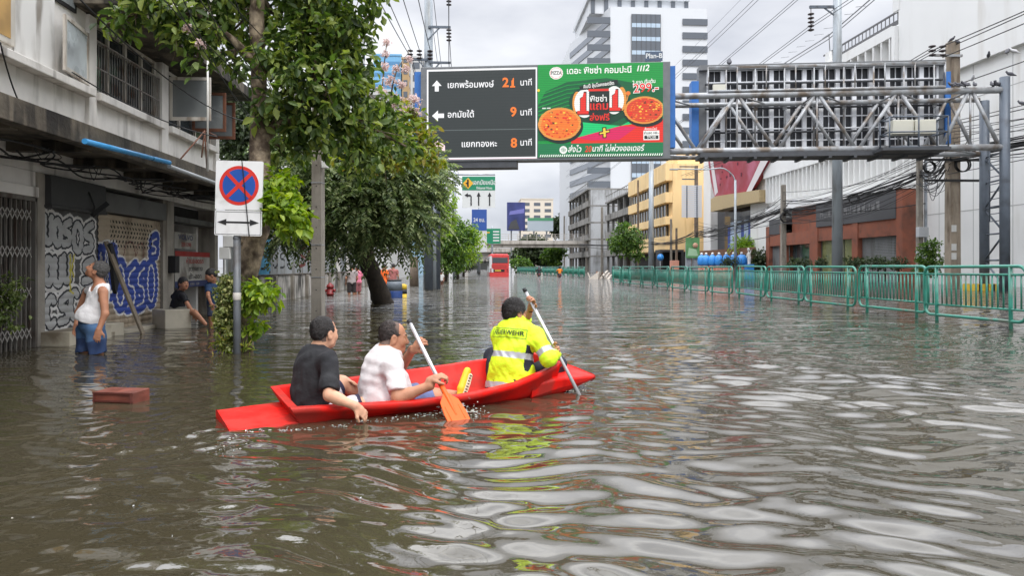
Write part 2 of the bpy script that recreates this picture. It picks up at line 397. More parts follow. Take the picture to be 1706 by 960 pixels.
def shophouse():
    t = thing('shophouse', 'old white two storey shophouse with stained concrete canopy and graffiti shutters', 'shophouse', (FX, 12, 0))
    Y0, Y1 = -7., 17.1
    w = MB()
    w.bx(FX-.35, FX, Y0, Y1, 2.42, 3.75, 0)                         # band behind and above the canopy
    w.bx(FX-.35, FX-.004, Y0, 11.42, 3.86, 6.6, 0)                   # closed left bay
    w.bx(FX-.35, FX, 11.42, Y1, 5.31, 7.4, 0); w.bx(FX-.35, FX-.1, 11.42, Y1, 5.0, 5.06, 0)
    for a, b in ((11.4, 11.62), (14.0, 14.3), (16.88, Y1)): w.bx(FX-.35, FX+.06, a, b, 2.86, 5.05, 0)
    for a, b in ((Y0, 5.2), (10.13, 10.3), (14.12, 14.62), (16.9, Y1)): w.bx(FX-.35, FX+.03, a, b, -.5, 2.41, 1)
    w.bx(-13, FX-.35, Y0, Y0+.3, -.5, 6.6, 0); w.bx(-13, FX-.36, Y1-.3, Y1-.004, -.5, 6.6, 0)
    w.bx(-13, FX-.36, Y0, Y1, 6.55, 6.7, 1)
    w.build('wall', [WHITE, CONC], t)
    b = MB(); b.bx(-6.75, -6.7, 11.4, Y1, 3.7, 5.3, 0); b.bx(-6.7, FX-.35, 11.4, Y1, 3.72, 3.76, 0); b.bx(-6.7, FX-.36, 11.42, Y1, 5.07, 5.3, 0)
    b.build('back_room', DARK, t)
    l = MB(); l.bx(FX-.3, FX+.17, Y0, 11.4, 3.752, 3.87, 0); l.bx(FX-.3, FX+.14, 11.62, 14.0, 3.752, 3.88, 0); l.bx(FX-.3, FX+.14, 14.3, 16.88, 3.752, 3.88, 0)
    l.build('ledge', WHITE, t, bevel=.012)
    e = MB(); e.bx(FX-.3, -5.18, 11.0, 17.3, 5.07, 5.3, 0); e.build('eave', CONC_D, t, bevel=.01)
    c = MB(); c.bx(FX, -4.86, Y0, Y1, 2.74, 2.86, 0); c.bx(-4.96, -4.78, Y0, Y1, 2.62, 2.89, 0)
    for y in np.arange(-6, 17, 1.55): c.bx(FX, -4.97, y, y+.14, 2.6, 2.738, 0)
    g = np.random.default_rng(4)
    canopy = c.build('canopy', CONC_D, t, bevel=.01)
    cl = MB()                                                        # wires and hangers under the canopy
    for k in range(16):
        y = g.uniform(6, 14); p = [(-5.0-g.uniform(0, .9), y+i*g.uniform(.3, .7), 2.56-g.uniform(0, .14)) for i in range(6)]
        cl.tube(smooth_path(p, 5), g.uniform(.006, .014), 5)
    for k in range(9):
        y = g.uniform(8, 16.5); x = -5.05-g.uniform(0, .7); p = [(x, y, 2.6), (x+.03, y+.12, 2.6-g.uniform(.1, .3)), (x, y+g.uniform(.2, .4), 2.58)]
        cl.tube(smooth_path(p, 6), .006, 5)
    cl.build('wire', BLACK, canopy)
    # upper windows
    wn = MB(); wn.bx(FX-.2, FX-.12, 11.62, 14.0, 3.88, 5.06, 1)
    win = wn.build('window', [FRAME_W, DGLASS], t)
    gr = MB()
    for y in np.arange(11.68, 14, .085): gr.tube([(FX+.015, y, 3.9), (FX+.015, y, 4.72)], .009, 5)
    for z in (3.92, 4.3, 4.72): gr.bx(FX+.004, FX+.024, 11.63, 13.99, z-.012, z+.012)
    gr.build('grille', M('grey_iron_bars', S(120,118,114), .6, stain=S(80,55,40), ss=5, sa=.7), win)
    fr = MB()
    for y in (11.62, 12.2, 12.8, 13.4, 13.94): fr.bx(FX-.11, FX-.06, y, y+.06, 3.88, 5.05)
    for z in (3.88, 4.74, 5.0): fr.bx(FX-.112, FX-.058, 11.62, 14, z, z+.05)
    fr.build('frame', FRAME_W, win)
    wn = MB(); wn.bx(FX-.2, FX-.12, 14.3, 16.88, 3.88, 5.06, 1)
    for y in (14.3, 15.1, 15.95, 16.82): wn.bx(FX-.11, FX-.06, y, y+.06, 3.88, 5.05, 0)
    wn.build('window', [FRAME_W, DGLASS], t)
    def casement(hy, z0, z1, w_, ang, glass, frame):                # leaf opened outwards on its hinge
        d = np.array((math.sin(ang), -math.cos(ang), 0)); o = np.array((FX+.05, hy, 0)); m = MB()
        up = np.array((0, 0, 1.)); n = np.cross(d, up)
        def bar(a0, a1, b0, b1, th, mat): m.plate([(a0, b0), (a1, b0), (a1, b1), (a0, b1)], o-n*th/2, d, up, th, mat)
        bar(0, .06, z0, z1, .04, 0); bar(w_-.06, w_, z0, z1, .04, 0); bar(.06, w_-.06, z0, z0+.07, .04, 0); bar(.06, w_-.06, z1-.06, z1, .04, 0)
        bar(.06, w_-.06, z0+.07, z1-.06, .012, 1)
        m.build('casement', [frame, glass], t, bevel=.004)
    PAN = M('pale_cracked_pane', S(196,204,206), .35, var=.05, stain=S(130,134,136), ss=1.2, sa=.7)
    casement(11.38, 3.93, 4.74, .88, math.radians(8), PAN, FRAME_W)
    GPAN = M('smoky_window_pane', S(120,124,124), .2, var=.15, vs=2)
    casement(14.36, 4.0, 4.86, .8, math.radians(90), GPAN, FRAME_W)
    casement(15.5, 4.0, 4.84, .7, math.radians(92), GPAN, RUST); casement(16.4, 4.0, 4.84, .6, math.radians(92), GPAN, RUST)
    wn = MB(); wn.bx(FX, FX+.05, 9.0, 9.62, 3.98, 6.2, 0); wn.bx(FX+.05, FX+.056, 9.0, 9.52, 4.06, 6.1, 1); wn.build('window', [FRAME_W, M('ochre_blind', S(176,140,84), .7, var=.2, vs=3)], t)
    wn = MB(); wn.bx(FX-.0, FX+.03, 10.55, 11.1, 4.95, 6.2, 0); wn.bx(FX+.03, FX+.036, 10.6, 11.05, 5.0, 6.15, 1); wn.build('window', [BLACK, GPAN], t)
    pn = MB()                                                        # dented metal sheets over the old bay
    yy = np.linspace(9.65, 10.55, 12); zz = np.linspace(3.92, 6.2, 16); gg = np.random.default_rng(3)
    V = [(FX+.012+.012*gg.random(), y, z) for y in yy for z in zz]; pn.add(V, [(i*16+j, (i+1)*16+j, (i+1)*16+j+1, i*16+j+1) for i in range(11) for j in range(15)], 0, True)
    pn.build('sheet_panel', M('white_sheet_metal', S(216,214,210), .5, stain=S(130,122,112), ss=1.6, sa=.7, streak=True), t)
    # lower storey
    lp = MB(); lp.bx(FX-.3, FX+.05, 5.2, 10.13, 2.06, 2.2, 0); lp.bx(FX-.3, FX+.005, 5.2, 10.13, 2.2, 2.418, 0); lp.build('lintel', WHITE, t, bevel=.008)
    sb = MB(); sb.bx(FX-.3, FX+.12, 10.3, 11.78, 1.98, 2.4, 0); sb.bx(FX-.3, FX+.14, 10.28, 11.8, 1.94, 1.978, 0); sb.bx(FX-.3, FX+.1, 11.82, 14.11, 2.0, 2.32, 1); sb.bx(FX-.3, FX+.06, 14.62, 16.9, 2.02, 2.13, 1)
    sb.build('shutter_box', [M('dark_grey_housing', S(58,58,58), .7, var=.15), GREY_P], t, bevel=.006)
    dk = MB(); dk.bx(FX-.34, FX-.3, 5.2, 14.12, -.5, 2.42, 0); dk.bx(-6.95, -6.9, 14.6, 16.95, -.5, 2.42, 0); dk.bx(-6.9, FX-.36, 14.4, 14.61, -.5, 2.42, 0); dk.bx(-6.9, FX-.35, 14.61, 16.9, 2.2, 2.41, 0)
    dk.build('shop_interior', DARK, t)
    # folding gate: uprights and crossing straps
    fg = MB()
    for i, y in enumerate(np.arange(6.0, 10.13, .1)): fg.bx(FX-.02, FX+.01, y, y+.022, -.4, 2.05, 0)
    for z in (.2, .75, 1.3, 1.8):
        for y in np.arange(6.0, 10.0, .1):
            fg.beam((FX+.018, y, z-.07), (FX+.018, y+.1, z+.07), .006, .014, 1); fg.beam((FX+.025, y, z+.07), (FX+.025, y+.1, z-.07), .006, .014, 1)
    fg.bx(FX-.03, FX+.03, 10.08, 10.12, -.4, 2.05, 0); fg.bx(FX-.03, FX+.03, 6, 10.12, 2.0, 2.056, 0)
    fg.build('folding_gate', [M('grey_gate_steel', S(104,100,94), .6, stain=S(60,44,34), ss=4, sa=.7, streak=True), M('pale_strap_steel', S(150,146,140), .5)], t)
    # grey roller shutter with white throw-ups
    rows = [scrawl(21, 10.36, 1.38, .68, .46, 3)+scrawl(5, 11.08, 1.28, .6, .56, 2), scrawl(8, 10.38, .82, .66, .48, 3)+scrawl(32, 11.34, .8, .36, .46, 1), scrawl(14, 10.4, .22, 1.2, .54, 4)]
    allp = [p for r in rows for p in r]
    drip = [[(11.02, 1.28), (11.02, .75), (11.1, .7)], [(11.13, 1.28), (11.06, 1.05), (11.12, .95)]]
    def col1(c):
        d = stroke_dist(c, allp); m = np.zeros(len(c)); m[d < .13] = 1; m[d < .088] = 3; m[d < .058] = 2
        m[stroke_dist(c, drip) < .018] = 4; return m
    G1 = M('dark_grey_shutter', S(78,78,78), .6, var=.12, stain=S(44,42,40), ss=2, sa=.6); PW = M('white_spray_paint', S(196,194,190), .7, var=.08, vs=7); PG = M('grey_spray_fill', S(158,158,156), .7, var=.12, vs=5); PK = M('black_spray_paint', S(26,28,36), .7); PY = M('yellow_spray_paint', S(176,164,52), .7)
    painted_sheet('roller_shutter', [G1, PW, PG, PK, PY], t, FX-.03, 10.3, 11.8, -.4, 1.95, .013, lambda y, z: .012*np.abs(np.sin(z*PI/.105)), col1)
    blue = scrawl(41, 12.35, .3, 1.55, .95, 4); small = scrawl(3, 13.7, 1.32, .26, .4, 1); side = scrawl(61, 11.85, .55, .5, .95, 2); heart = [smooth_path([(12.6, 1.1), (12.75, 1.5), (13.0, 1.52), (13.12, 1.3), (13.2, 1.5), (13.4, 1.5), (13.4, 1.2)], 5)]
    def col2(c):
        d = stroke_dist(c, blue+small+side); m = np.zeros(len(c)); m[d < .185] = 1; m[d < .15] = 2; m[d < .02] = 1
        m[(m == 0) & (stroke_dist(c, heart) < .012)] = 3
        hol = (c[:, 1] > 1.42) & (c[:, 1] < 1.92) & (c[:, 0] > 12.2) & (c[:, 0] < 13.75) & (np.sin(c[:, 0]*PI/.055+(np.floor(c[:, 1]/.08) % 2)*PI) > .25) & (np.sin(c[:, 1]*2*PI/.08) > -.2)
        m[hol] = 4; return m
    G2 = M('beige_shutter', S(158,144,124), .6, var=.08, stain=S(96,80,62), ss=1.8, sa=.7, streak=True)
    painted_sheet('roller_shutter', [G2, PW, M('blue_spray_paint', S(44,66,140), .65, var=.1), M('maroon_spray_paint', S(96,48,44), .7), M('shutter_hole', S(40,36,32), .9)], t, FX-.03, 11.82, 14.1, -.4, 1.98, .015, lambda y, z: .016*np.abs(np.sin(z*PI/.1)), col2)
    st = MB(); st.bx(FX, FX+.42, 10.2, 11.35, -.5, .19, 0); st.bx(FX, FX+.3, 11.36, 14.1, -.5, .06, 0)
    st.build('step', TILE, t, bevel=.008)
    return t
SHOP = shophouse()

def pipe_on(name, pts, r, mat, label): 
    m = MB(); m.tube(pts, r, 10); return solo(m, name, mat, label, 'pipe', pts[0])
pipe_on('water_pipe', [onX(141, 235, -4.72), onX(282, 271, -4.72)], .036, M('blue_pvc', S(64,142,196), .35, var=.06), 'bright blue water pipe hung along the stained canopy edge')
pipe_on('drain_pipe', [onX(282, 277, -4.73), onX(362, 306, -4.73)], .032, M('grey_pvc', S(172,176,178), .4), 'pale grey pipe continuing the blue one along the canopy')
m = MB(); p0 = onX(346, 65, -4.7); p1 = onX(346, 285, -4.7); m.tube([p0, p1], .018, 6); solo(m, 'drop_pipe', M('white_pvc', S(206,204,198), .4), 'thin white pole standing up from the canopy before the casements', 'pole', p1)
m = MB()
a = onX(341, 218, -4.9)
for q in ((298, 268), (345, 285), (336, 262)): m.tube([a, onX(q[0], q[1], -4.9)], .014, 5)
m.tube([a, onX(360, 226, -4.9)], .014, 5)
solo(m, 'wire_bracket', RUST, 'rusty three legged iron bracket standing on the canopy', 'bracket', a)

# concrete seats and steps in the water by the shutters
def block(px0, px1, pyb, h, dp, label, name='tiled_block'):
    a = onZ(px0, pyb); b = onZ(px1, pyb-3); m = MB(); d = (b-a)/np.linalg.norm(b-a); n = np.array((-d[1], d[0], 0))*dp; z = np.array((0, 0, 1.))
    A = a-.5*z; B = b-.5*z; m.hexa([A, B, B+n, A+n, a+h*z, b+h*z, b+n+h*z, a+n+h*z])
    return solo(m, name, TILE, label, 'concrete block', a, bevel=.012)
block(172, 207, 561, .2, .4, 'low tiled concrete block behind the man in the white vest')
block(275, 319, 548, .33, .5, 'tiled concrete block the seated woman in black sits on')

# plank leaning on the beige shutter, dark cloth behind it
a = onZ(238, 556); b = onX(176, 402, FX+.06); m = MB(); m.beam(a-(b-a)*.25, b, .11, .035, 0, up=(1,0,.3)); solo(m, 'timber_plank', M('grey_timber', S(120,108,92), .8, var=.2, vs=5, bump=.3), 'long grey timber plank leaning against the beige roller shutter', 'plank', a, bevel=.005)
def cloth():
    m = MB(); pr = [onX(x, y, FX+.1) for x, y in ((178, 408), (182, 405), (192, 440), (193, 470), (189, 490), (186, 482), (183, 455))]
    k = len(pr); m.add([p for p in pr]+[p+np.array((.05, .01, 0)) for p in pr], [tuple(reversed(range(k))), tuple(range(k, 2*k))]+[(i, (i+1) % k, k+(i+1) % k, k+i) for i in range(k)])
    solo(m, 'folded_umbrella', BLACK, 'folded black umbrella hanging beside the leaning plank', 'umbrella', pr[0])
cloth()
m = MB(); m.beam(onX(153, 360, FX+.12), onX(180, 338, FX+.34), .03, .07); m.tube([onX(148, 320, FX+.13), onX(158, 345, FX+.16), onX(154, 360, FX+.14)], .012, 6); solo(m, 'awning_arm', BLACK, 'short black awning arm sticking out between the two roller shutters', 'awning arm', onX(153, 360, FX+.12))

# signs in the doorway
ayz = np.array((0, 0, 1.)); axy = np.array((0, 1., 0))
PWD = M('dimmed_white_vinyl', S(150,147,140), .7, var=.1, vs=2, stain=S(104,98,90), ss=3, sa=.7)  # white vinyl: doorway dimness put into its greyed colour, stains on top
PR = M('faded_sign_red', S(134,40,36), .7, var=.1)
def wall_sign(name, px0, py0, px1, py1, X, mats, rows, label, cat, border=None):
    a = onX(px0, py1, X); b = onX(px1, py0, X); z1 = onX(px0, py0, X)[2]; z0 = a[2]; W = b[1]-a[1]; Hh = z1-z0
    m = MB(); m.bx(X, X+.03, a[1], b[1], z0, z1, 0); o = np.array((X+.032, a[1], z0))
    for (kind, x, y, w, h, mat, body, bold) in rows:
        if kind == 'r': m.bx(X+.03, X+.033, a[1]+x*W, a[1]+(x+w)*W, z0+y*Hh, z0+(y+h)*Hh, mat)
        else: m.text(body, o+axy*x*W+ayz*y*Hh, axy, ayz, h*Hh, mat, bold, sx=w, lift=.5)
    return solo(m, name, mats, label, cat, a)
PR = M('faded_sign_red', S(134,40,36), .7, var=.1); PN = M('sign_navy', S(34,44,84), .6); PWH = M('sign_white', S(206,206,202), .6, var=.05); PBK = M('sign_black', S(30,30,32), .6)
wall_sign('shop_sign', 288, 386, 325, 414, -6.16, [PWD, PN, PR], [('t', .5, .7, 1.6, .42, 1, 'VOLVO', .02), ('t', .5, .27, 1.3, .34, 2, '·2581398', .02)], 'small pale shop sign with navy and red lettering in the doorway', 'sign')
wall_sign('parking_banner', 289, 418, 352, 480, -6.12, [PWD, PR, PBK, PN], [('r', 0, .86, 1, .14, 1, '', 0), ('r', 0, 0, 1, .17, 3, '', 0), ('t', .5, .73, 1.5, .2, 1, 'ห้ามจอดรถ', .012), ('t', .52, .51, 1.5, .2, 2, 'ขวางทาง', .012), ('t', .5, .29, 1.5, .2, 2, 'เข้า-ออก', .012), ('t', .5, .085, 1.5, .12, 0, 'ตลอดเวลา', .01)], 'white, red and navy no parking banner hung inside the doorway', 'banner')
m = MB(); a = onX(283, 455, FX+.07); m.bx(FX+.03, FX+.18, a[1], a[1]+.2, a[2], a[2]+.34); solo(m, 'letter_box', BLACK, 'black letter box on the pillar beside the doorway', 'letter box', a, bevel=.01)
# service boxes by the signpost
a = C(380, 480, 14.5)
m = MB(); p = C(374, 520, 14.2); q = C(374, 392, 14.2); m.tube([p, q], .03, 8); solo(m, 'conduit', PWH, 'thin white conduit behind the traffic sign post', 'conduit', p)
for (x0, y0, x1, y1, lab) in ((368, 412, 385, 432, 'small pale grey meter box behind the signpost, lower of the two'), (374, 393, 398, 412, 'white meter box just under the traffic sign, upper of the two')):
    a = C(x0, y1, 14.1); b = C(x1, y0, 14.1); m = MB(); m.bx(a[0], b[0], a[1]-.1, a[1], a[2], b[2]); solo(m, 'meter_box', PWH, lab, 'meter box', a, bevel=.01)

# ---- no-stopping sign
def traffic_sign():
    d = 8.95; base = C(395, 588, d); t = thing('traffic_sign', 'square white no stopping sign with double arrow on a grey post', 'traffic sign', (base[0], base[1], 0))
    m = MB(); m.tube([(base[0], base[1], -.5), (base[0], base[1], C(0, 402, d)[2]+.02)], .046, 14); z = C(0, 400, d)[2]; m.blob((base[0], base[1], z+.02), .05)
    m.build('post', M('grey_post_paint', S(96,100,104), .5, metal=.2, var=.12, stain=S(70,64,58), ss=3, sa=.6), t)
    m = MB(); zb = C(0, 500, d)[2]; m.lathe((base[0], base[1], zb), [(.05, 0), (.051, .002), (.051, .09), (.05, .092)]); m.build('band', M('pale_band', S(196,190,182), .6), t)
    a = C(360, 392, d); b = C(438, 268, d); W, Hh = np.linalg.norm((b-a)[:2]), b[2]-a[2]
    ax = np.array((b-a)); ax[2] = 0; ax /= W; ax = ax*math.cos(.02)+np.array((0,0,-1.))*math.sin(.025); ay = np.cross(np.cross(ax, (0,0,1.)), ax); n = np.cross(ax, ay)   # n faces the camera side
    if n@(-a) < 0: n = -n
    o = a+n*.055
    def rr(x0, y0, x1, y1, r):
        out = []
        for cx, cy, a0 in ((x1-r, y0+r, -PI/2), (x1-r, y1-r, 0), (x0+r, y1-r, PI/2), (x0+r, y0+r, PI)):
            out += [(cx+r*math.cos(a0+q), cy+r*math.sin(a0+q)) for q in np.linspace(0, PI/2, 5)]
        return out
    m = MB(); hz = .34*Hh
    m.plate(rr(0, hz+.004, W, Hh, .02), o-n*.02, ax, ay, .02, 0); m.plate(rr(0, 0, W, hz-.004, .02), o-n*.02, ax, ay, .02, 0)
    circ = lambda cx, cy, r: [(cx+r*math.cos(q), cy+r*math.sin(q)) for q in np.linspace(0, 2*PI, 49)[:-1]]
    cx, cy, R = W/2, hz+(Hh-hz)/2, .42*W
    m.plate(circ(cx, cy, R), o+n*.001, ax, ay, .001, 1); m.plate(circ(cx, cy, R*.83), o+n*.003, ax, ay, .001, 2)
    for k, s in enumerate((1, -1)):
        q = R*.60; u = .055*W; e = R*.86
        L_ = [(-e*.7071-u*.5, -e*.7071*1+u*.5), (-e*.7071+u*.5, -e*.7071-u*.5), (e*.7071+u*.5, e*.7071-u*.5), (e*.7071-u*.5, e*.7071+u*.5)]
        m.plate([(cx+s*x, cy+y) for x, y in (L_ if s > 0 else L_[::-1])], o+n*(.005+.001*k), ax, ay, .0005, 1)
    y0 = hz*.52; m.plate([(.2*W, y0-.012), (.8*W, y0-.012), (.8*W, y0+.012), (.2*W, y0+.012)], o+n*.001, ax, ay, .001, 3)
    for s in (0, 1):
        tri = [(.06*W, y0), (.25*W, y0-.04), (.25*W, y0+.04)]; tri = tri if s == 0 else [(W-x, y) for x, y in tri][::-1]
        m.plate(tri, o+n*.0025, ax, ay, .001, 3)
    for (x0, y0, x1, y1) in ((.02*W, hz-.02, .98*W, hz-.026), (.02*W, .012, .98*W, .018), (.02*W, .012, .03*W, hz-.02), (.97*W, .012, .98*W, hz-.02)):
        m.plate([(x0, min(y0, y1)), (x1, min(y0, y1)), (x1, max(y0, y1)), (x0, max(y0, y1))], o+n*.0005, ax, ay, .0006, 3)
    m.build('sign_plate', [M('sign_plate_white', S(226,226,224), .45, var=.03, stain=S(170,166,158), ss=3, sa=.4), M('sign_ring_red', S(206,48,36), .45), M('sign_disc_blue', S(28,78,160), .45), PBK], t)
traffic_sign()

# ---- concrete pole with a small white box
def concrete_pole():
    d = 13.0; b = C(530, 540, d); t = thing('concrete_pole', 'square grey concrete utility pole rising beside the black shirted man', 'utility pole', (b[0], b[1], 0), rotz=-.15)
    m = MB(); m.hexa([(-.1,-.1,-.5),(.1,-.1,-.5),(.1,.1,-.5),(-.1,.1,-.5),(-.075,-.075,8),(.075,-.075,8),(.075,.075,8),(-.075,.075,8)], 0)
    for z in np.arange(.3, 7, .38): m.lathe((.0, -.1+z*.003, z), [(.012, 0), (.011, .004)], 8, 1, axis=(0,-1,0))
    m.build('shaft', [M('pole_concrete', S(136,130,120), .85, var=.1, vs=6, stain=S(92,84,74), ss=2, sa=.6, streak=True, bump=.3, bs=40), BLACK], t, world=False, bevel=.012)
    z = C(0, 276, d)[2]; m = MB(); m.bx(.11, .22, -.14, -.03, z-.06, z+.07); m.build('junction_box', M('white_plastic', S(206,206,202), .4), t, world=False, bevel=.01)
    m = MB()
    for z in (C(0, 305, d)[2], C(0, 408, d)[2], C(0, 462, d)[2]): m.bx(-.1, .1, -.104, -.1, z-.006, z+.006); m.bx(.088, .096, -.1, .09, z-.006, z+.006)
    m.build('strap', STEEL, t, world=False)
concrete_pole()

# ---- boundary wall with corrugated hoarding
def hoarding():
    X = -6.2; t = thing('boundary_wall', 'low whitewashed wall topped with graffiti covered corrugated sheets', 'wall', (X, 25, 0))
    m = MB(); m.bx(X-.15, X, 18.2, 43, -.5, .82, 0); m.build('base_wall', M('mouldy_whitewash', S(188,184,176), .85, var=.08, stain=S(52,50,46), ss=2.0, sa=1.0, streak=True, bump=.2), t)
    m = MB(); m.bx(X-.18, X+.03, 18.2, 43, .822, .87, 0); m.build('coping', CONC_D, t, bevel=.008)
    for y in np.arange(18.3, 43, 2.15):
        m = MB(); m.bx(X-.1, X+.1, y, y+.2, -.5, .818, 0); m.build('pier', CONC, t, bevel=.01)
    blue = scrawl(51, 20.4, .9, 2.0, 1.15, 2); blk = scrawl(17, 22.6, 1.0, 2.6, .8, 3); red = scrawl(33, 26, 1.0, 4, 1.0, 3)
    def col(c):
        m = np.zeros(len(c)); d = stroke_dist(c, blue); m[d < .33] = 1; m[(d < .04) | ((d > .3) & (d < .345))] = 2
        m[stroke_dist(c, blk) < .035] = 2; m[stroke_dist(c, red) < .06] = 3; return m
    painted_sheet('corrugated_sheet', [M('grey_corrugated_steel', S(150,154,156), .5, metal=.2, var=.06, stain=S(104,96,88), ss=1.5, sa=.6, streak=True), M('sky_blue_spray', S(92,160,196), .6, var=.1), PBK, M('maroon_spray_paint', S(96,48,44))], t, X-.05, 18.4, 31.5, .87, 2.7, .035, lambda y, z: .018*np.sin(y*2*PI/.14), col)
    for y in np.arange(31.5, 43, 2.6):
        m = MB(); m.bx(X-.12, X-.06, y, y+1.9, .874, 2.2); m.build('mesh_panel', M('grey_mesh_panel', S(126,130,132), .6, var=.12), t)
        m = MB(); m.bx(X-.14, X-.02, y+1.9, y+2.6, .874, 2.6); m.build('white_panel', WHITE, t)
hoarding()
# ------------------------------------------------------------------ crowd barriers along the middle of the road
GREEN = M('green_barrier_paint', S(38,122,104), .4, var=.15, vs=6, stain=S(92,96,84), ss=4, sa=.5, coat=.2)
def barrier(first, label):
    t = thing('crowd_barrier', label, 'barrier', (0,0,0), group='green steel barriers standing in the flood')
    W, z0, z1, r = 2.66, .12, 1.10, .17
    if first:
        pts = []
        for cx, cz, a0 in ((W-r, z0+r, -PI/2), (W-r, z1-r, 0), (r, z1-r, PI/2), (r, z0+r, PI)):
            pts += [(cx+r*math.cos(a0+q), 0, cz+r*math.sin(a0+q)) for q in np.linspace(0, PI/2, 6)]
        m = MB(); m.tube(pts, .031, 8, closed=True); m.build('frame', GREEN, t, world=False)
        m = MB()
        for z in (.95, .33): m.tube([(.03, 0, z), (W-.03, 0, z)], .022, 6)
        m.build('rail', GREEN, t, world=False)
        for x in (.36, W-.36):
            m = MB(); m.tube([(x, 0, -.45), (x, 0, z1-.01)], .034, 8); m.build('post', GREEN, t, world=False)
        m = MB()
        for i, x in enumerate(np.linspace(.12, W-.12, 19)):
            if abs(x-.36) > .05 and abs(x-W+.36) > .05: m.tube([(x, 0, .33), (x, 0, .95)], .016, 6)
        m.build('bar', GREEN, t, world=False)
    return t
BAR = barrier(True, 'green steel crowd barrier nearest the gantry legs, its end out of the frame')
_words = ['nearest', 'second', 'third', 'fourth', 'fifth', 'sixth', 'seventh', 'eighth', 'ninth', 'tenth', 'eleventh', 'twelfth', 'thirteenth', 'fourteenth', 'fifteenth', 'sixteenth', 'seventeenth', 'eighteenth', 'nineteenth', 'twentieth']
_g = np.random.default_rng(2); _y = 8.92
for i in range(14):
    x = 9.62+.02*_g.normal()-.004*i; rz = PI/2+_g.normal()*.012
    if i == 11: rz += .09
    lab = f'green steel crowd barrier, {_words[i]} of the near row along the flooded road'
    loc = (x, _y, _g.normal()*.012)
    if i == 0: BAR.location = loc; BAR.rotation_euler = (0, 0, rz); BAR['label'] = lab
    else: copy_tree(BAR, loc, rz, lab).rotation_euler = (_g.normal()*.018, _g.normal()*.006, rz)
    _y += 2.755
a = C(974, 463, 70); b = C(862, 455, 122); n = 19; d = (b-a); rz = math.atan2(d[1], d[0])
for i in range(n):
    p = a+d*i/n; copy_tree(BAR, (p[0], p[1], .02), rz, f'green steel barrier far down the road, {_words[i]} of the distant row behind the motorcyclists')

# ------------------------------------------------------------------ right hand buildings
WSTORE = M('white_store_cladding', S(226,226,224), .55, var=.02, vs=.4, stain=S(204,201,195), ss=.35, sa=.4, streak=True)
WSEAM = M('cladding_seam', S(176,176,174), .7)
BRICK = M('terracotta_tile', S(138,82,62), .75, var=.14, vs=2, stain=S(92,62,50), ss=1, sa=.5, bump=.2, bs=8)
CHAR = M('charcoal_fascia', S(76,76,78), .6, var=.1, vs=1)
SHUT = M('grey_shop_shutter', S(118,120,120), .6, var=.1, stain=S(84,84,80), ss=1, sa=.6, streak=True)
SX = 30.
def store():
    t = thing('department_store', 'huge white windowless building with vertical fins above the terracotta shop', 'building', (SX, 50, 0))
    m = MB(); m.bx(SX, 60, 14, 70, -.5, 18.2, 0); m.bx(SX-.35, SX, 30, 47.6, 13.2, 20.5, 0); m.bx(SX, 60, 14, 45.5, 18.2, 27, 0)
    m.build('wall', [WSTORE, WSEAM], t)
    for k, (y, r, z0, z1) in enumerate(((32.2, 2.6, 9.6, 17.2), (30.6, 2.4, -.5, 8.0), (30.6, 2.5, 17.3, 28))):
        m = MB(); m.lathe((SX+.9, y, z0), [(r, 0), (r, z1-z0)], 40, 0); m.build('round_bay', WSTORE, t)
    m = MB()
    for z in (4.5, 8.6, 11.2, 13.6, 16, 19.6, 22.4): m.bx(SX-.01, SX+.01, 14, 46.2, z, z+.05)
    for y in np.arange(34.5, 47, 3.1): m.bx(SX-.012, SX+.01, y, y+.04, -.4, 26)
    m.build('seam', WSEAM, t)
    up = MB()
    for y in np.arange(48.2, 62, 1.02): up.bx(SX-.6, SX+.01, y, y+.14, 12.2, 17.25, 0)
    up.bx(SX-.62, SX, 47.62, 48.0, 12, 17.9, 0); up.bx(SX-.62, SX, 48, 69.9, 17.25, 18.0, 0)
    up.build('upper_fin', [WSTORE], t)
    lo = MB()
    for y in np.arange(46, 70, .78): lo.bx(SX-.5, SX+.01, y, y+.12, 7.5, 10.0, 0)
    lo.bx(SX-.55, SX, 45.6, 69.9, 10.0, 12.0, 0)
    lo.build('lower_fin', [WSTORE], t)
    m = MB(); m.bx(SX+.6, SX+1.2, 47, 58, 18.2, 18.9, 0)
    for y in np.arange(47, 58, .5): m.bx(SX-.15, SX-.1, y, y+.05, 18.2, 19.0)
    m.bx(SX-.17, SX-.08, 46.8, 58.5, 18.98, 19.1); m.build('roof_rail', M('dark_roof_rail', S(96,96,98), .6), t)
    # aerial arms along the roof
    m = MB()
    for (y, z) in ((47.5, 19.6), (57, 18.3), (65, 18.3)):
        m.bx(SX-.4, SX+.2, y, y+.7, z-.6, z+.7, 0)
        m.tube([(SX-.2, y+.3, z+.6), (SX-.6, y-.3, z+2.0), (SX-.4, y+1.1, z+2.1)], .04, 5, 1)
    m.tube([(SX-.6, 46, 21.4), (SX-.6, 56.8, 20.2), (SX-.6, 67, 20.3)], .05, 5, 1); m.tube([(SX-.6, 46, 21.1), (SX-.6, 56.8, 19.9), (SX-.6, 67, 20.0)], .04, 5, 1)
    for y in np.arange(48, 66, 1.6): m.tube([(SX-.6, y, 20.6), (SX-1.4, y, 20.5)], .02, 4, 1)
    m.build('roof_aerial', [WSTORE, M('aerial_steel', S(120,122,126), .5)], t)
store()
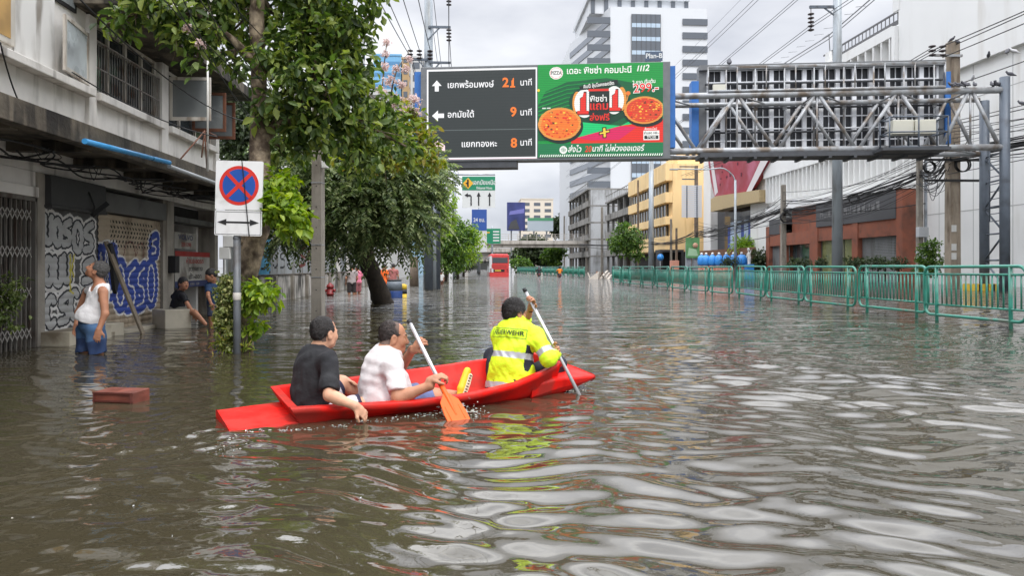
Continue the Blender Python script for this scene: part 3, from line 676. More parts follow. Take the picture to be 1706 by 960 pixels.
def shop():
    X = SX-1.2; t = thing('shop', 'closed terracotta tiled shop with charcoal fascia and grey shutters', 'shop', (X, 57, 0))
    y0, y1 = 45.6, 67.5
    m = MB(); 
    for a, b in ((y0, 46.3), (51.1, 51.9), (57.2, 58.6), (63.3, 64.4), (66.8, y1)): m.bx(X-.12, SX, a, b, -.5, 5.0 if a > 46 else 6.3, 0)
    m.bx(X-.05, SX, 46.3, 57.2, 3.25, 4.4, 0); m.bx(X-.05, SX, 58.6, 66.8, 3.1, 4.2, 0); m.bx(X+.5, SX, 58.6, 63.2, 4.2, 6.6, 0)
    m.build('wall', BRICK, t)
    m = MB(); m.bx(X-.15, SX, 46.3, 57.4, 4.404, 6.35, 0); m.bx(X-.1, SX, 63.3, 66.8, 4.204, 5.6, 0); m.bx(X-.2, SX, y0, y1, 6.36, 6.75, 1)
    g = np.random.default_rng(5)                                     # ghost letters left on the fascia
    for i, y in enumerate(np.arange(48.2, 56.4, .62)):
        h = g.uniform(.45, .7); m.bx(X-.162, X-.152, y, y+.1, 5.1, 5.1+h, 2); m.bx(X-.162, X-.152, y+.1, y+.42, 5.1+h*g.choice([0, .5, .85]), 5.1+h*g.choice([.15, .65, 1]), 2); m.bx(X-.162, X-.152, y+.36, y+.44, 5.1, 5.1+h*g.uniform(.5, 1), 2)
    m.build('fascia', [CHAR, WSTORE, M('faded_letter_mark', S(116,116,116), .7)], t)
    def shut(a, b, z, mat):
        m = MB(); zz = np.arange(-.5, z, .11)
        for q in zz: m.bx(X+.25, X+.3, a, b, q, q+.1)
        m.build('shutter', mat, t)
    shut(46.3, 51.1, 3.25, SHUT); shut(63.2, 66.8, 3.1, SHUT)
    m = MB(); m.bx(X+.25, X+.3, 51.9, 57.2, -.5, 3.25, 0)
    for y in (51.9, 53.6, 55.4, 57.1): m.bx(X+.2, X+.32, y, y+.09, -.5, 3.25, 1)
    m.build('shop_window', [M('olive_papered_glass', S(120,124,84), .25, var=.2, vs=1), CHAR], t)
    m = MB(); m.bx(X+.6, X+.66, 58.6, 63.2, -.5, 3.1); m.build('entrance_glass', glass_mat('entrance_glass', S(58,68,70)), t)
shop()
def red_sign_building():
    X = SX; t = thing('showroom', 'white showroom with slanted crimson sign board over a dark glazed front', 'building', (X, 80, 0))
    m = MB(); m.bx(X+1.2, 58, 70.2, 90, -.5, 17, 0); m.bx(X, X+1.2, 70.2, 74.6, -.5, 17, 0); m.bx(X, X+1.2, 87.3, 90, 3, 17, 0)
    m.build('wall', WSTORE, t)
    m = MB(); m.bx(X+.9, X+1.19, 74.6, 87.3, -.5, 8, 0); m.build('glazing', glass_mat('showroom_glass', S(34,36,44)), t)
    for y in np.arange(75.2, 83.5, 2.1):
        m = MB(); m.bx(X+.8, X+.88, y, y+1.15, 3.0, 6.4, 0); m.build('window_banner', M('pale_blue_banner', S(176,194,214), .6, var=.15, vs=.8), t)
        m = MB(); m.bx(X+.8, X+.88, y+1.17, y+2.0, 2.4, 6.0, 0); m.build('window_banner', M('royal_blue_banner', S(58,82,158), .6, var=.15), t)
    def poly(pxs, Xp, th, mats, mat=0, name='sign_board'):
        pr = [onX(x, y, Xp) for x, y in pxs]; k = len(pr); m = MB()
        m.add(pr+[p+np.array((th, 0, 0)) for p in pr], [tuple(range(k)), tuple(reversed(range(k, 2*k)))]+[((i+1) % k, i, k+i, k+(i+1) % k) for i in range(k)], mat); return m
    RED = M('crimson_board', S(150,50,62), .6, var=.12, vs=.5, stain=S(176,100,120), ss=.35, sa=.5)
    m = poly([(1176,240),(1292,240),(1283,262),(1247,322),(1192,334),(1184,300)], X-.8, .5, RED)
    r = np.random.default_rng(3); b = [onX(x, y, X-.86) for x, y in ((1258,240),(1272,240)) ]
    pr = [onX(x, y, X-.83) for x, y in ((1276,248),(1290,248),(1252,318),(1243,320))]; m.add(pr, [(0,1,2,3)], 1)
    pr = [onX(x, y, X-.83) for x, y in ((1182,262),(1187,262),(1196,320),(1191,326))]; m.add(pr, [(0,1,2,3)], 1)
    for q in range(9):                                               # raised marks on the sign
        a = onX(1200+r.uniform(0, 40), 270+r.uniform(0, 40), X-.84); m.bx(a[0], a[0]+.03, a[1], a[1]+r.uniform(.15, .5), a[2], a[2]+r.uniform(.1, .5), 2)
    m.build('sign_board', [RED, M('sign_stripe_white', S(212,206,206), .6), M('dark_maroon', S(96,36,52), .7)], t)
    m = poly([(1184,332),(1192,327),(1265,316),(1265,336),(1235,341),(1184,353)], X-1.0, 1.6, None); 
    m.build('canopy_band', M('sandy_render', S(176,156,118), .7, var=.08), t)
    # hoarding and gate at its foot
    m = MB(); m.bx(X-1.6, X-1.5, 69.5, 92, -.5, 3.1, 0); m.build('base_fence', M('brown_screen', S(112,78,58), .8, var=.2, vs=2), t)
red_sign_building()
def yellow_building():
    YB = M('ochre_yellow_render', S(232,200,146), .75, var=.04, vs=.5, stain=S(206,168,112), ss=.5, sa=.4, streak=True)
    t = thing('office_block', 'ochre yellow four storey block with dark ribbon windows facing the road', 'building', (26.5, 95, 0))
    m = MB(); m.bx(27.4, 40, 95, 118, 3.2, 15.2, 0); m.build('wall', YB, t)
    for k, (z0, z1) in enumerate(((12.9, 15.3), (9.9, 11.3), (6.9, 8.0), (3.3, 5.3))):
        m = MB(); m.bx(26.4, 27.39, 95.02, 118, z0, z1, 0); m.build('parapet', YB, t, bevel=.03)
    for k, (z0, z1) in enumerate(((11.35, 12.85), (8.05, 9.85), (5.35, 6.85))):
        m = MB(); m.bx(27.1, 27.39, 97, 117.5, z0, z1, 0)
        for y in np.arange(97, 118, 1.7): m.bx(27.0, 27.1, y, y+.16, z0, z1, 1)
        m.build('window', [DGLASS, M('pale_mullion', S(150,140,120), .6)], t)
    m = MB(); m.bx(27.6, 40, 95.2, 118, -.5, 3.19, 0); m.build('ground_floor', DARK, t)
    m = MB(); m.bx(29, 33, 98, 104, 15.2, 17, 0); m.build('stair_head', YB, t)
yellow_building()
def shell_building(label, X, y0, y1, nz, fh, seed, Xb=44):
    CG = M('bare_grey_concrete', S(136,134,130), .9, var=.12, stain=S(86,84,80), ss=.6, sa=.7, streak=True)
    t = thing('concrete_frame_building', label, 'building', (X, y0, 0)); g = np.random.default_rng(seed)
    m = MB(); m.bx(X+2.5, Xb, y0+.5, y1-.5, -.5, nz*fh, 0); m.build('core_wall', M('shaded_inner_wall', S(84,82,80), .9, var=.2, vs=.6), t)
    for k in range(nz+1):
        m = MB(); m.bx(X-.3, Xb, y0, y1, k*fh-.3, k*fh+.02, 0)
        if 0 < k < nz: m.bx(X-.3, X-.15, y0, y1, k*fh+.02, k*fh+.9, 0)
        m.build('floor_slab', CG, t)
    for y in np.linspace(y0+.2, y1-.6, max(3, int((y1-y0)/4))):
        m = MB(); m.bx(X, X+.45, y, y+.45, -.5, nz*fh-.3, 0); m.build('column', CG, t)
    m = MB(); m.bx(X+.3, Xb, y0+.02, y0+.25, 0, nz*fh-.32, 0); m.build('side_wall', M('grey_white_side', S(176,178,180), .8, var=.06, stain=S(120,120,118), ss=.4, sa=.6, streak=True), t)
    m = MB()
    for y in np.arange(y0+.3, y1, 1.5): m.bx(X-.25, X-.18, y, y+.07, nz*fh+.02, nz*fh+1.1)
    m.bx(X-.27, X-.15, y0, y1, nz*fh+1.1, nz*fh+1.2); m.build('roof_rail', CG, t)
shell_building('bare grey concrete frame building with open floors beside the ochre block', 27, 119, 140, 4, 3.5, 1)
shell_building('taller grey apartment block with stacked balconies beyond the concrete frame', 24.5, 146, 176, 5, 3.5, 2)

# office tower and its neighbours
TW = M('white_tower_panel', S(204,207,210), .5, var=.02); TGL = glass_mat('tower_glass', S(88,94,102), .12); TBL = glass_mat('tower_blue_spandrel', S(172,190,206), .15)
def tower():
    Y = 175.; t = thing('office_tower', 'white office tower with grey ribbon windows behind the traffic screen', 'building', (40, Y, 0))
    A = onY(1017, 300, Y)[0]; B = onY(1178, 300, Y)[0]; L0 = onY(950, 300, 205.)[0]; top = onY(1090, 12, Y)[2]
    def px(x): return onY(x, 300, Y)[0]
    m = MB(); m.add([(A,Y,0),(B,Y,0),(B,230,0),(L0,230,0),(L0,205,0),(A,Y,top),(B,Y,top),(B,230,top),(L0,230,top),(L0,205,top)], [(0,1,6,5),(1,2,7,6),(2,3,8,7),(3,4,9,8),(4,0,5,9),(5,6,7,8,9)])
    m.build('wall', TW, t)
    z = onY(1090, 32, Y)[2]; fh = 23/F*Y*1.0; k = 0
    while z-k*fh > 2:
        zt = z-k*fh+.3
        for (x0, x1) in ((978, 1016.5), (1137, 1178.5)):
            m = MB(); m.bx(px(x0), px(x1), Y-.25, Y+.2, zt-fh*.46, zt); m.build('ribbon_window', TGL, t)
        m = MB(); a = np.array((A, Y)); b = np.array((L0, 205.)); nrm = np.array((-(b-a)[1], (b-a)[0])); nrm /= np.linalg.norm(nrm)
        if nrm[1] > 0: nrm = -nrm
        p, q = a+nrm*.2, b+nrm*.2
        m.hexa([(p[0],p[1],zt-fh*.46),(q[0],q[1],zt-fh*.46),(b[0],b[1],zt-fh*.46),(a[0],a[1],zt-fh*.46),(p[0],p[1],zt),(q[0],q[1],zt),(b[0],b[1],zt),(a[0],a[1],zt)]); m.build('ribbon_window', glass_mat('tower_side_glass', S(122,129,138), .2), t); k += 1
    n = k
    m = MB(); m.bx(px(1052), px(1100), Y-.3, Y+.1, 3, z+1.2, 0)
    for k in range(n): m.bx(px(1052), px(1100), Y-.34, Y-.305, z-k*fh-fh*.62, z-k*fh-fh*.32, 1)
    for x in np.linspace(1052, 1100, 7): m.bx(px(x)-.05, px(x)+.05, Y-.36, Y-.345, 3, z+1.2, 2)
    m.build('glass_bay', [TGL, TBL, CHAR], t)
    m = MB(); m.bx(px(988), px(1155), Y+5, Y+30, top, top+4.5, 0)
    for x in np.linspace(990, 1150, 8): m.bx(px(x), px(x)+1, Y+4.7, Y+5, top, top+3.4, 1)
    m.bx(px(984), px(1158), Y+4, Y+31, top+3.5, top+5); m.build('roof_block', [TW, TGL], t)
tower()
def plain_block(label, corners, z1, mat, win, fh=3.4, name='apartment_building', frac=.5, gap=3.2, wfrac=.6, kind_rows=True):
    """box between two ground points with windows on the faces the road sees"""
    (x0, y0), (x1, y1) = corners; t = thing(name, label, 'building', (x0, y0, 0))
    m = MB(); m.bx(x0, x1, y0, y1, -.5, z1, 0); m.bx(x0-.2, x1+.2, y0-.2, y1+.2, z1, z1+.5, 0); m.build('wall', mat, t)
    k = 1
    while k*fh+.8 < z1:
        z = k*fh
        for (f, a, b) in (('y', x0, x1), ('x', y0, y1)):
            if wfrac > .9: cells = [(a+.4, b-.4)]
            else:
                n_ = max(1, int((b-a)/gap)); g_ = (b-a)/n_; cells = [(a+g_*(i+.5-wfrac/2), a+g_*(i+.5+wfrac/2)) for i in range(n_)]
            for q, q1 in cells:
                if len(t.children) > 97: break
                m = MB(); m.bx(0, q1-q, -.08, .1, 0, fh*frac) if f == 'y' else m.bx(-.08, .08, 0, q1-q, 0, fh*frac)
                o = m.build('window', win, t, world=False); xx = x1 if x1 < 0 else x0; o.location = (q-x0, 0, z) if f == 'y' else (xx-x0, q-y0, z)
        k += 1
    return t
GW = M('pale_grey_render', S(186,186,184), .8, var=.04); IV = M('ivory_render', S(212,202,186), .8, var=.04)
p = C(868, 400, 380); q = C(922, 400, 380); plain_block('distant white and ivory office block above the footbridge', ((p[0], p[1]), (q[0], q[1]+20)), C(0, 332, 380)[2], IV, TGL, gap=5)
p = C(760, 400, 300); q = C(830, 400, 300); plain_block('low pale building closing the far end of the road', ((p[0], p[1]), (q[0], q[1]+20)), 10, GW, DGLASS, gap=6)
p = C(1000, 400, 230); plain_block('white slab block standing under the office tower', ((p[0], p[1]), (p[0]+22, p[1]+20)), 38, TW, TGL, gap=9)
BG = glass_mat('sky_blue_curtain_wall', S(112,168,206), .12)
p = C(622, 400, 210); q = C(668, 400, 210)
plain_block('tower of sky blue glass seen through the tree tops', ((p[0], p[1]), (q[0], q[1]+14)), C(0, 92, 210)[2], BG, M('blue_spandrel_line', S(84,132,172), .3), gap=3.0, wfrac=.94, frac=.3, name='glass_tower')
p = C(670, 400, 208); q = C(681, 400, 208); plain_block('narrow tan clad tower beside the blue glass tower', ((p[0], p[1]), (q[0], q[1]+12)), C(0, 98, 208)[2], M('tan_cladding', S(168,140,100), .7), TGL, gap=3)
p = C(558, 400, 170); q = C(596, 400, 170); plain_block('pale high rise showing above the leafy street tree', ((p[0], p[1]), (q[0], q[1]+12)), C(0, 38, 170)[2], GW, TGL, gap=3.4)
p = C(684, 400, 190); q = C(703, 400, 190); plain_block('grey high rise between the tan tower and the screen', ((p[0], p[1]), (q[0], q[1]+12)), C(0, 96, 190)[2], GW, TGL, gap=3)
plain_block('grey walk up block behind the roadside trees, the nearer one', ((-18, 62), (-7, 84)), 16, GW, DGLASS, gap=3.4)
plain_block('pale blue walk up block behind the roadside trees, the farther one', ((-16, 88), (-6.5, 112)), 19, M('pale_blue_render', S(150,184,204), .7, var=.05), DGLASS, gap=3.4)
plain_block('cream shophouse terrace at the far bend of the road', ((-14, 116), (-5, 150)), 13, IV, DGLASS, gap=3.4)
p = C(1080, 300, 230); plain_block('pale office wing between the tower and the screen frame', ((p[0], p[1]), (p[0]+26, p[1]+20)), C(0, 218, 230)[2], IV, TGL, gap=5)

# far billboards, footbridge, flyover
def billboard(label, px0, py0, px1, py1, d, mats, draw, cat='billboard', depth=.6, legs=True):
    py0, py1 = min(py0, py1), max(py0, py1); a = C(px0, py1, d); b = C(px1, py0, d); t = thing('billboard', label, cat, (a[0], a[1], 0))
    m = MB(); m.bx(a[0], b[0], a[1], a[1]+depth, a[2], b[2], 0); draw(m, a, b); m.build('panel', mats, t)
    if legs:
        for x in (a[0]+(b[0]-a[0])*.25, a[0]+(b[0]-a[0])*.75):
            m = MB(); m.bx(x-.25, x+.25, a[1]+depth+.01, a[1]+depth+.5, -.5, b[2]-.5); m.build('leg', STEEL, t)
NV = M('night_blue_poster', S(58,66,120), .5, var=.3, vs=.25); VI = M('violet_poster_streak', S(120,120,186), .5); 
def d1(m, a, b):
    W, Hh = b[0]-a[0], b[2]-a[2]; y = a[1]-.03
    m.add([(a[0]+.1*W, y, a[2]+.55*Hh), (b[0]-.05*W, y, a[2]+.62*Hh), (b[0]-.05*W, y, a[2]+.78*Hh), (a[0]+.15*W, y, a[2]+.68*Hh)], [(0,1,2,3)], 1)
    m.add([(a[0]+.05*W, y-.02, a[2]+.04*Hh), (b[0]-.3*W, y-.02, a[2]+.04*Hh), (b[0]-.5*W, y-.02, a[2]+.4*Hh), (a[0]+.2*W, y-.02, a[2]+.3*Hh)], [(0,1,2,3)], 2)
billboard('night blue billboard with violet streak above the footbridge', 845, 384, 875, 337, 260, [NV, VI, CHAR], d1, depth=2.5)
def d2(m, a, b):
    m.bx(a[0], b[0], a[1]-.05, a[1]-.01, b[2]-.22*(b[2]-a[2]), b[2], 1)
billboard('white billboard with a green header above the footbridge', 879, 385, 922, 363, 250, [M('poster_white', S(206,216,222), .6), M('poster_green', S(96,168,124), .6)], d2)
def footbridge():
    d = 150; FC = M('pale_bridge_concrete', S(178,172,164), .85, var=.08, stain=S(120,114,106), ss=.5, sa=.6, streak=True)
    a = C(768, 405, d); b = C(1022, 403, d); t = thing('footbridge', 'pale concrete footbridge spanning the road behind the bus', 'footbridge', (a[0], a[1], 0))
    m = MB(); m.bx(a[0], b[0], a[1], a[1]+3, a[2]-.2, a[2]+.55); m.bx(a[0], b[0], a[1]+.4, a[1]+2.6, a[2]-.9, a[2]-.2); m.build('deck', FC, t)
    m = MB()
    for x in np.arange(a[0], b[0], 2.): m.bx(x, x+.12, a[1]+.05, a[1]+.15, a[2]+.55, a[2]+1.9)
    for z in (1.0, 1.4, 1.85): m.bx(a[0], b[0], a[1]+.08, a[1]+.12, a[2]+z, a[2]+z+.08)
    m.build('railing', FC, t)
    for x in (a[0]+.5, b[0]-1.5):
        m = MB(); m.bx(x, x+1, a[1]+1, a[1]+2, -.5, a[2]-.9); m.build('pier', FC, t)
    d = 290; a = C(700, 418, d); b = C(960, 418, d); t = thing('flyover', 'grey flyover crossing the road far behind the footbridge', 'flyover', (a[0], a[1], 0))
    m = MB(); m.bx(a[0], b[0], a[1], a[1]+12, a[2]-.5, a[2]+1.2); m.bx(a[0], b[0], a[1]+2, a[1]+10, a[2]-4.2, a[2]-.5); m.build('deck', FC, t)
    for x in (a[0]+8, b[0]-12):
        m = MB(); m.bx(x, x+3, a[1]+4, a[1]+8, -.5, a[2]-4.2); m.build('pier', FC, t)
footbridge()
# overhead road signs
SG = M('road_sign_green', S(28,128,92), .5, var=.05); SWH = M('road_sign_white', S(206,208,206), .5); SYE = M('road_sign_amber', S(222,168,44), .5); SBL = M('road_sign_blue', S(48,84,156), .5)
def road_sign(label, px0, py0, px1, py1, d, base, draw, arm=None):
    a = C(px0, py1, d); b = C(px1, py0, d); t = thing('road_sign', label, 'road sign', (a[0], a[1], 0))
    ax = np.array((CY, -SY, 0)); W = np.dot(b-a, ax); Hh = b[2]-a[2]; up = np.array((0,0,1.)); n = np.cross(ax, up)
    m = MB(); m.plate([(0,0),(W,0),(W,Hh),(0,Hh)], a-n*.1, ax, up, .1, base)
    R = lambda x0, y0, x1, y1, k, l=.01: m.plate([(x0*W,y0*Hh),(x1*W,y0*Hh),(x1*W,y1*Hh),(x0*W,y1*Hh)], a+n*l, ax, up, .004, k)
    P_ = lambda pts, k, l=.01: m.plate([(x*W,y*Hh) for x, y in pts], a+n*l, ax, up, .004, k)
    T_ = lambda s, x, y, h, k, sx=1: m.text(s, a+ax*x*W+up*y*Hh+n*.02, ax, up, h*Hh, k, .02, sx=sx)
    draw(R, P_, T_); m.build('plate', [SG, SWH, SYE, PBK, SBL], t)
    pp = arm if arm is not None else (px0+px1)/2
    c = C(pp, 440, d+.3); m = MB(); m.tube([(c[0], c[1], -.5), (c[0], c[1], b[2]+.4)], .16, 10)
    if arm is not None: e = C(px1, py0, d+.3); m.tube([(c[0], c[1], b[2]+.2), (e[0], e[1], b[2]+.2)], .07, 8)
    m.build('post', STEEL, t)
def s1(R, P_, T_):
    R(0, .56, 1, 1, 0); P_([(.02,.78),(.18,.6),(.34,.78),(.18,.96)], 2, .02); P_([(.15,.66),(.2,.66),(.2,.74),(.2,.9),(.15,.9)], 3, .03); P_([(.09,.78),(.16,.82),(.16,.74)], 3, .03)
    T_('เอกมัยเหนือ', .67, .8, .2, 1, .8); T_('Ekkamai Nuea', .67, .63, .11, 1, .8)
    for x in (.27, .5, .83): P_([(x-.02,.06),(x+.02,.06),(x+.02,.38),(x-.02,.38)], 3); 
    for x in (.5, .83): P_([(x-.06,.36),(x+.06,.36),(x,.5)], 3, .015)
    P_([(.27,.38),(.25,.42),(.16,.42),(.16,.36),(.23,.36)], 3, .015); P_([(.07,.4),(.17,.33),(.17,.47)], 3, .017)
road_sign('green and white lane direction sign with amber diamond and three arrows', 770, 294, 825, 346, 62, 1, s1, arm=757)
def s2(R, P_, T_): R(0, .5, 1, 1, 4); T_('24 ชม.', .5, .75, .13, 1, .8)
road_sign('blue and white advertisement sign on a post below the lane sign', 786, 349, 811, 420, 95, 1, s2)
def s3(R, P_, T_):
    for i in range(4): R(.55, .15+.2*i, .92, .25+.2*i, 1)
    P_([(.1,.2),(.16,.2),(.16,.7),(.35,.7),(.35,.78),(.1,.78)], 2)
road_sign('green direction sign with pale text on the far overhead frame', 806, 381, 834, 406, 120, 0, s3)
def s4(R, P_, T_): P_([(.3,.1),(.4,.1),(.4,.75),(.75,.75),(.75,.9),(.3,.9)], 2); R(.5, .2, .9, .3, 1)
road_sign('green junction map sign partly hidden by the roadside trees', 784, 384, 808, 419, 112, 0, s4)
# ------------------------------------------------------------------ sign gantry with two display boards
GA = C(705, 268, 33.8); GB = C(1683, 250, 31.6); GE = GB-GA; GE[2] = 0; GE /= np.linalg.norm(GE); GN = np.array((GE[1], -GE[0], 0))   # GN faces the camera
UP = np.array((0, 0, 1.))
def G(s, dep, z): return np.array((GA[0], GA[1], 0))+GE*s-GN*dep+UP*z
def onG(px, py, dep=0):
    r = ray(px, py); o = np.array((0, 0, H)); p0 = G(0, dep, 0); return o+r*(((p0-o)@GN)/(r@GN))
def gs(px, py, dep=0): p = onG(px, py, dep); return (p-np.array((GA[0], GA[1], 0)))@GE, p[2]
GST = M('gantry_steel', S(160,163,166), .5, metal=.2, var=.1, vs=3, stain=S(112,100,88), ss=2.2, sa=.8)
GPO = M('gantry_post_paint', S(92,100,110), .5, metal=.2, var=.1, stain=S(64,66,70), ss=1.5, sa=.5)
BLUE = M('blue_side_panel', S(48,106,176), .5, var=.08)
def E(name, r, g, b, k=1.): return M(name, tuple(c for c in S(r, g, b)), .5, emis=k)
def gbox(m, s0, s1, d0, d1, z0, z1, mat=0): m.hexa([G(s0,d0,z0),G(s1,d0,z0),G(s1,d1,z0),G(s0,d1,z0),G(s0,d0,z1),G(s1,d0,z1),G(s1,d1,z1),G(s0,d1,z1)], mat)
def gantry():
    t = thing('sign_gantry', 'steel lattice gantry spanning the road and carrying two display boards', 'gantry', G(0, 0, 0))
    zt = gs(1300, 157)[1]; zb = gs(1300, 250)[1]; s0, s1 = gs(716, 200)[0], gs(1672, 200)[0]; D = 1.9
    for k, (dep, z) in enumerate(((0, zt), (0, zb), (D, zt), (D, zb))):
        m = MB(); m.tube([G(s0, dep, z), G(s1, dep, z)], .15 if k < 2 else .12, 10); m.build('chord', GST, t)
    n0 = gs(1162, 250)[0]; w = gs(1294, 250)[0]-n0; i0 = -int((n0-s0)/w); ns = int((s1-n0)/w)
    for i in range(i0, ns+1):
        a = n0+w*i; b = min(a+w, s1-.1); c = (a+b)/2
        for dep in (0, D):
            for x in (a, b):
                m = MB(); m.tube([G(x+(.12 if x == a else -.12), dep, zb+.1), G(c+(-.12 if x == a else .12), dep, zt-.1)], .085, 8); m.build('diagonal', GST, t)
        m = MB(); m.tube([G(c, 0, zb), G(c, 0, zt)], .05, 6); m.tube([G(c, 0, zt), G(c, D, zt)], .05, 6); m.tube([G(a, 0, zb), G(b, D, zb)], .05, 6); m.tube([G(c, 0, zt), G(b, D, zt)], .045, 6); m.build('bracing', GST, t)
    for s, dep, ztop in ((s1+.05, 0, gs(1683, 128)[1]), (gs(1640, 165, D)[0], D, gs(1640, 168, D)[1]), (s0-.05, 0, zt+.3), (s0-.05, D, zt+.3)):
        m = MB(); m.tube([G(s, dep, -.5), G(s, dep, ztop)], .21, 14); m.build('post', GPO, t)
    sa, sb = gs(1640, 165, D)[0], s1+.05                              # braces and ladder between the right posts
    m = MB()
    zz = np.linspace(.2, zb-.2, 6)
    for i, (a, b) in enumerate(zip(zz[:-1], zz[1:])):
        p, q = (G(sa, D, a), G(sb, 0, b)) if i % 2 else (G(sb, 0, a), G(sa, D, b)); m.tube([p, q], .045, 6); m.tube([G(sa, D, b), G(sb, 0, b)], .04, 6)
    m.build('bracing', GPO, t)
    m = MB(); la = G(sa+.55, D*.7, 0); 
    for z in np.arange(3.2, zb, .34): m.tube([G(sb, 1.15, z), G(sb, .22, z)], .022, 5)
    m.tube([G(sb, 1.15, 3.2), G(sb, 1.15, zb)], .035, 6); m.build('ladder', GPO, t)
    # walkway under the rear board
    m = MB(); a = gs(1165, 258)[0]; b = gs(1560, 250)[0]; z = zb-.22
    gbox(m, a, b, -.25, 1.1, z-.1, z+.1, 0)
    for s in np.arange(a+.2, b, 1.1): gbox(m, s, s+.12, -.29, 1.1, z-.2, z-.105, 0)
    m.build('walkway', M('dark_walkway_steel', S(66,68,72), .6, var=.15), t)
    m = MB(); r0, rz = gs(1180, 150, -.1); r1, _ = gs(1575, 150, -.1); rt = gs(1300, 109, -.1)[1]; rb = gs(1300, 150, -.1)[1]
    for s in np.linspace(r0, r1, 9): m.tube([G(s, -.1, rb), G(s, -.1, rt)], .035, 6)
    for q in (rt, rt-.28*(rt-rb)*0-.05): m.tube([G(r0, -.1, q), G(r1, -.1, q)], .035, 6)
    m.tube([G(r0, -.1, rb), G(r1, -.1, rb)], .07, 6)
    for s in np.arange(r0, r1, .5): m.tube([G(s, -.1, rb+.02), G(min(s+.5, r1), .8, rb+.02)], .02, 4)
    m.build('handrail', GST, t)
    # equipment cage
    m = MB(); c0, cz0 = gs(1482, 245, -1.2); c1, cz1 = gs(1580, 193, -1.2)
    for s in (c0, (c0+c1)/2, c1):
        for d in (-1.2, -.25): m.tube([G(s, d, cz0), G(s, d, cz1)], .04, 6)
    for z in (cz0, (cz0+cz1)/2, cz1):
        for d in (-1.2, -.25): m.tube([G(c0-.02, d, z), G(c1, d, z)], .035, 6)
        for s in (c0, c1): m.tube([G(s, -1.2, z), G(s, -.25, z)], .035, 6)
    gbox(m, c0-.3, c1+.1, -1.25, .2, cz0-.14, cz0-.02, 1)
    cage = m.build('service_cage', [GPO, M('dark_walkway_steel', (0,0,0))], t)
    for k in range(2):
        m = MB(); w_ = (c1-c0)*.36; s = c0+.25+k*(w_+.06); gbox(m, s, s+w_, -.95, -.4, cz0+.62, cz1-.08); m.build('cabinet', M('cream_cabinet', S(206,204,190), .5), cage, bevel=.02)
    # warning block round the foot of the posts
    m = MB(); s = gs(1640, 470, D)[0]; n = 10; w_ = 1.45/n
    for i in range(n): gbox(m, s-.72+i*w_, s-.72+(i+1)*w_-.002, D-.6, D+.5, -.5, .3, i % 2)
    m.build('foot_guard', [M('warning_yellow', S(206,172,48), .6, var=.1), PBK], t)
gantry()

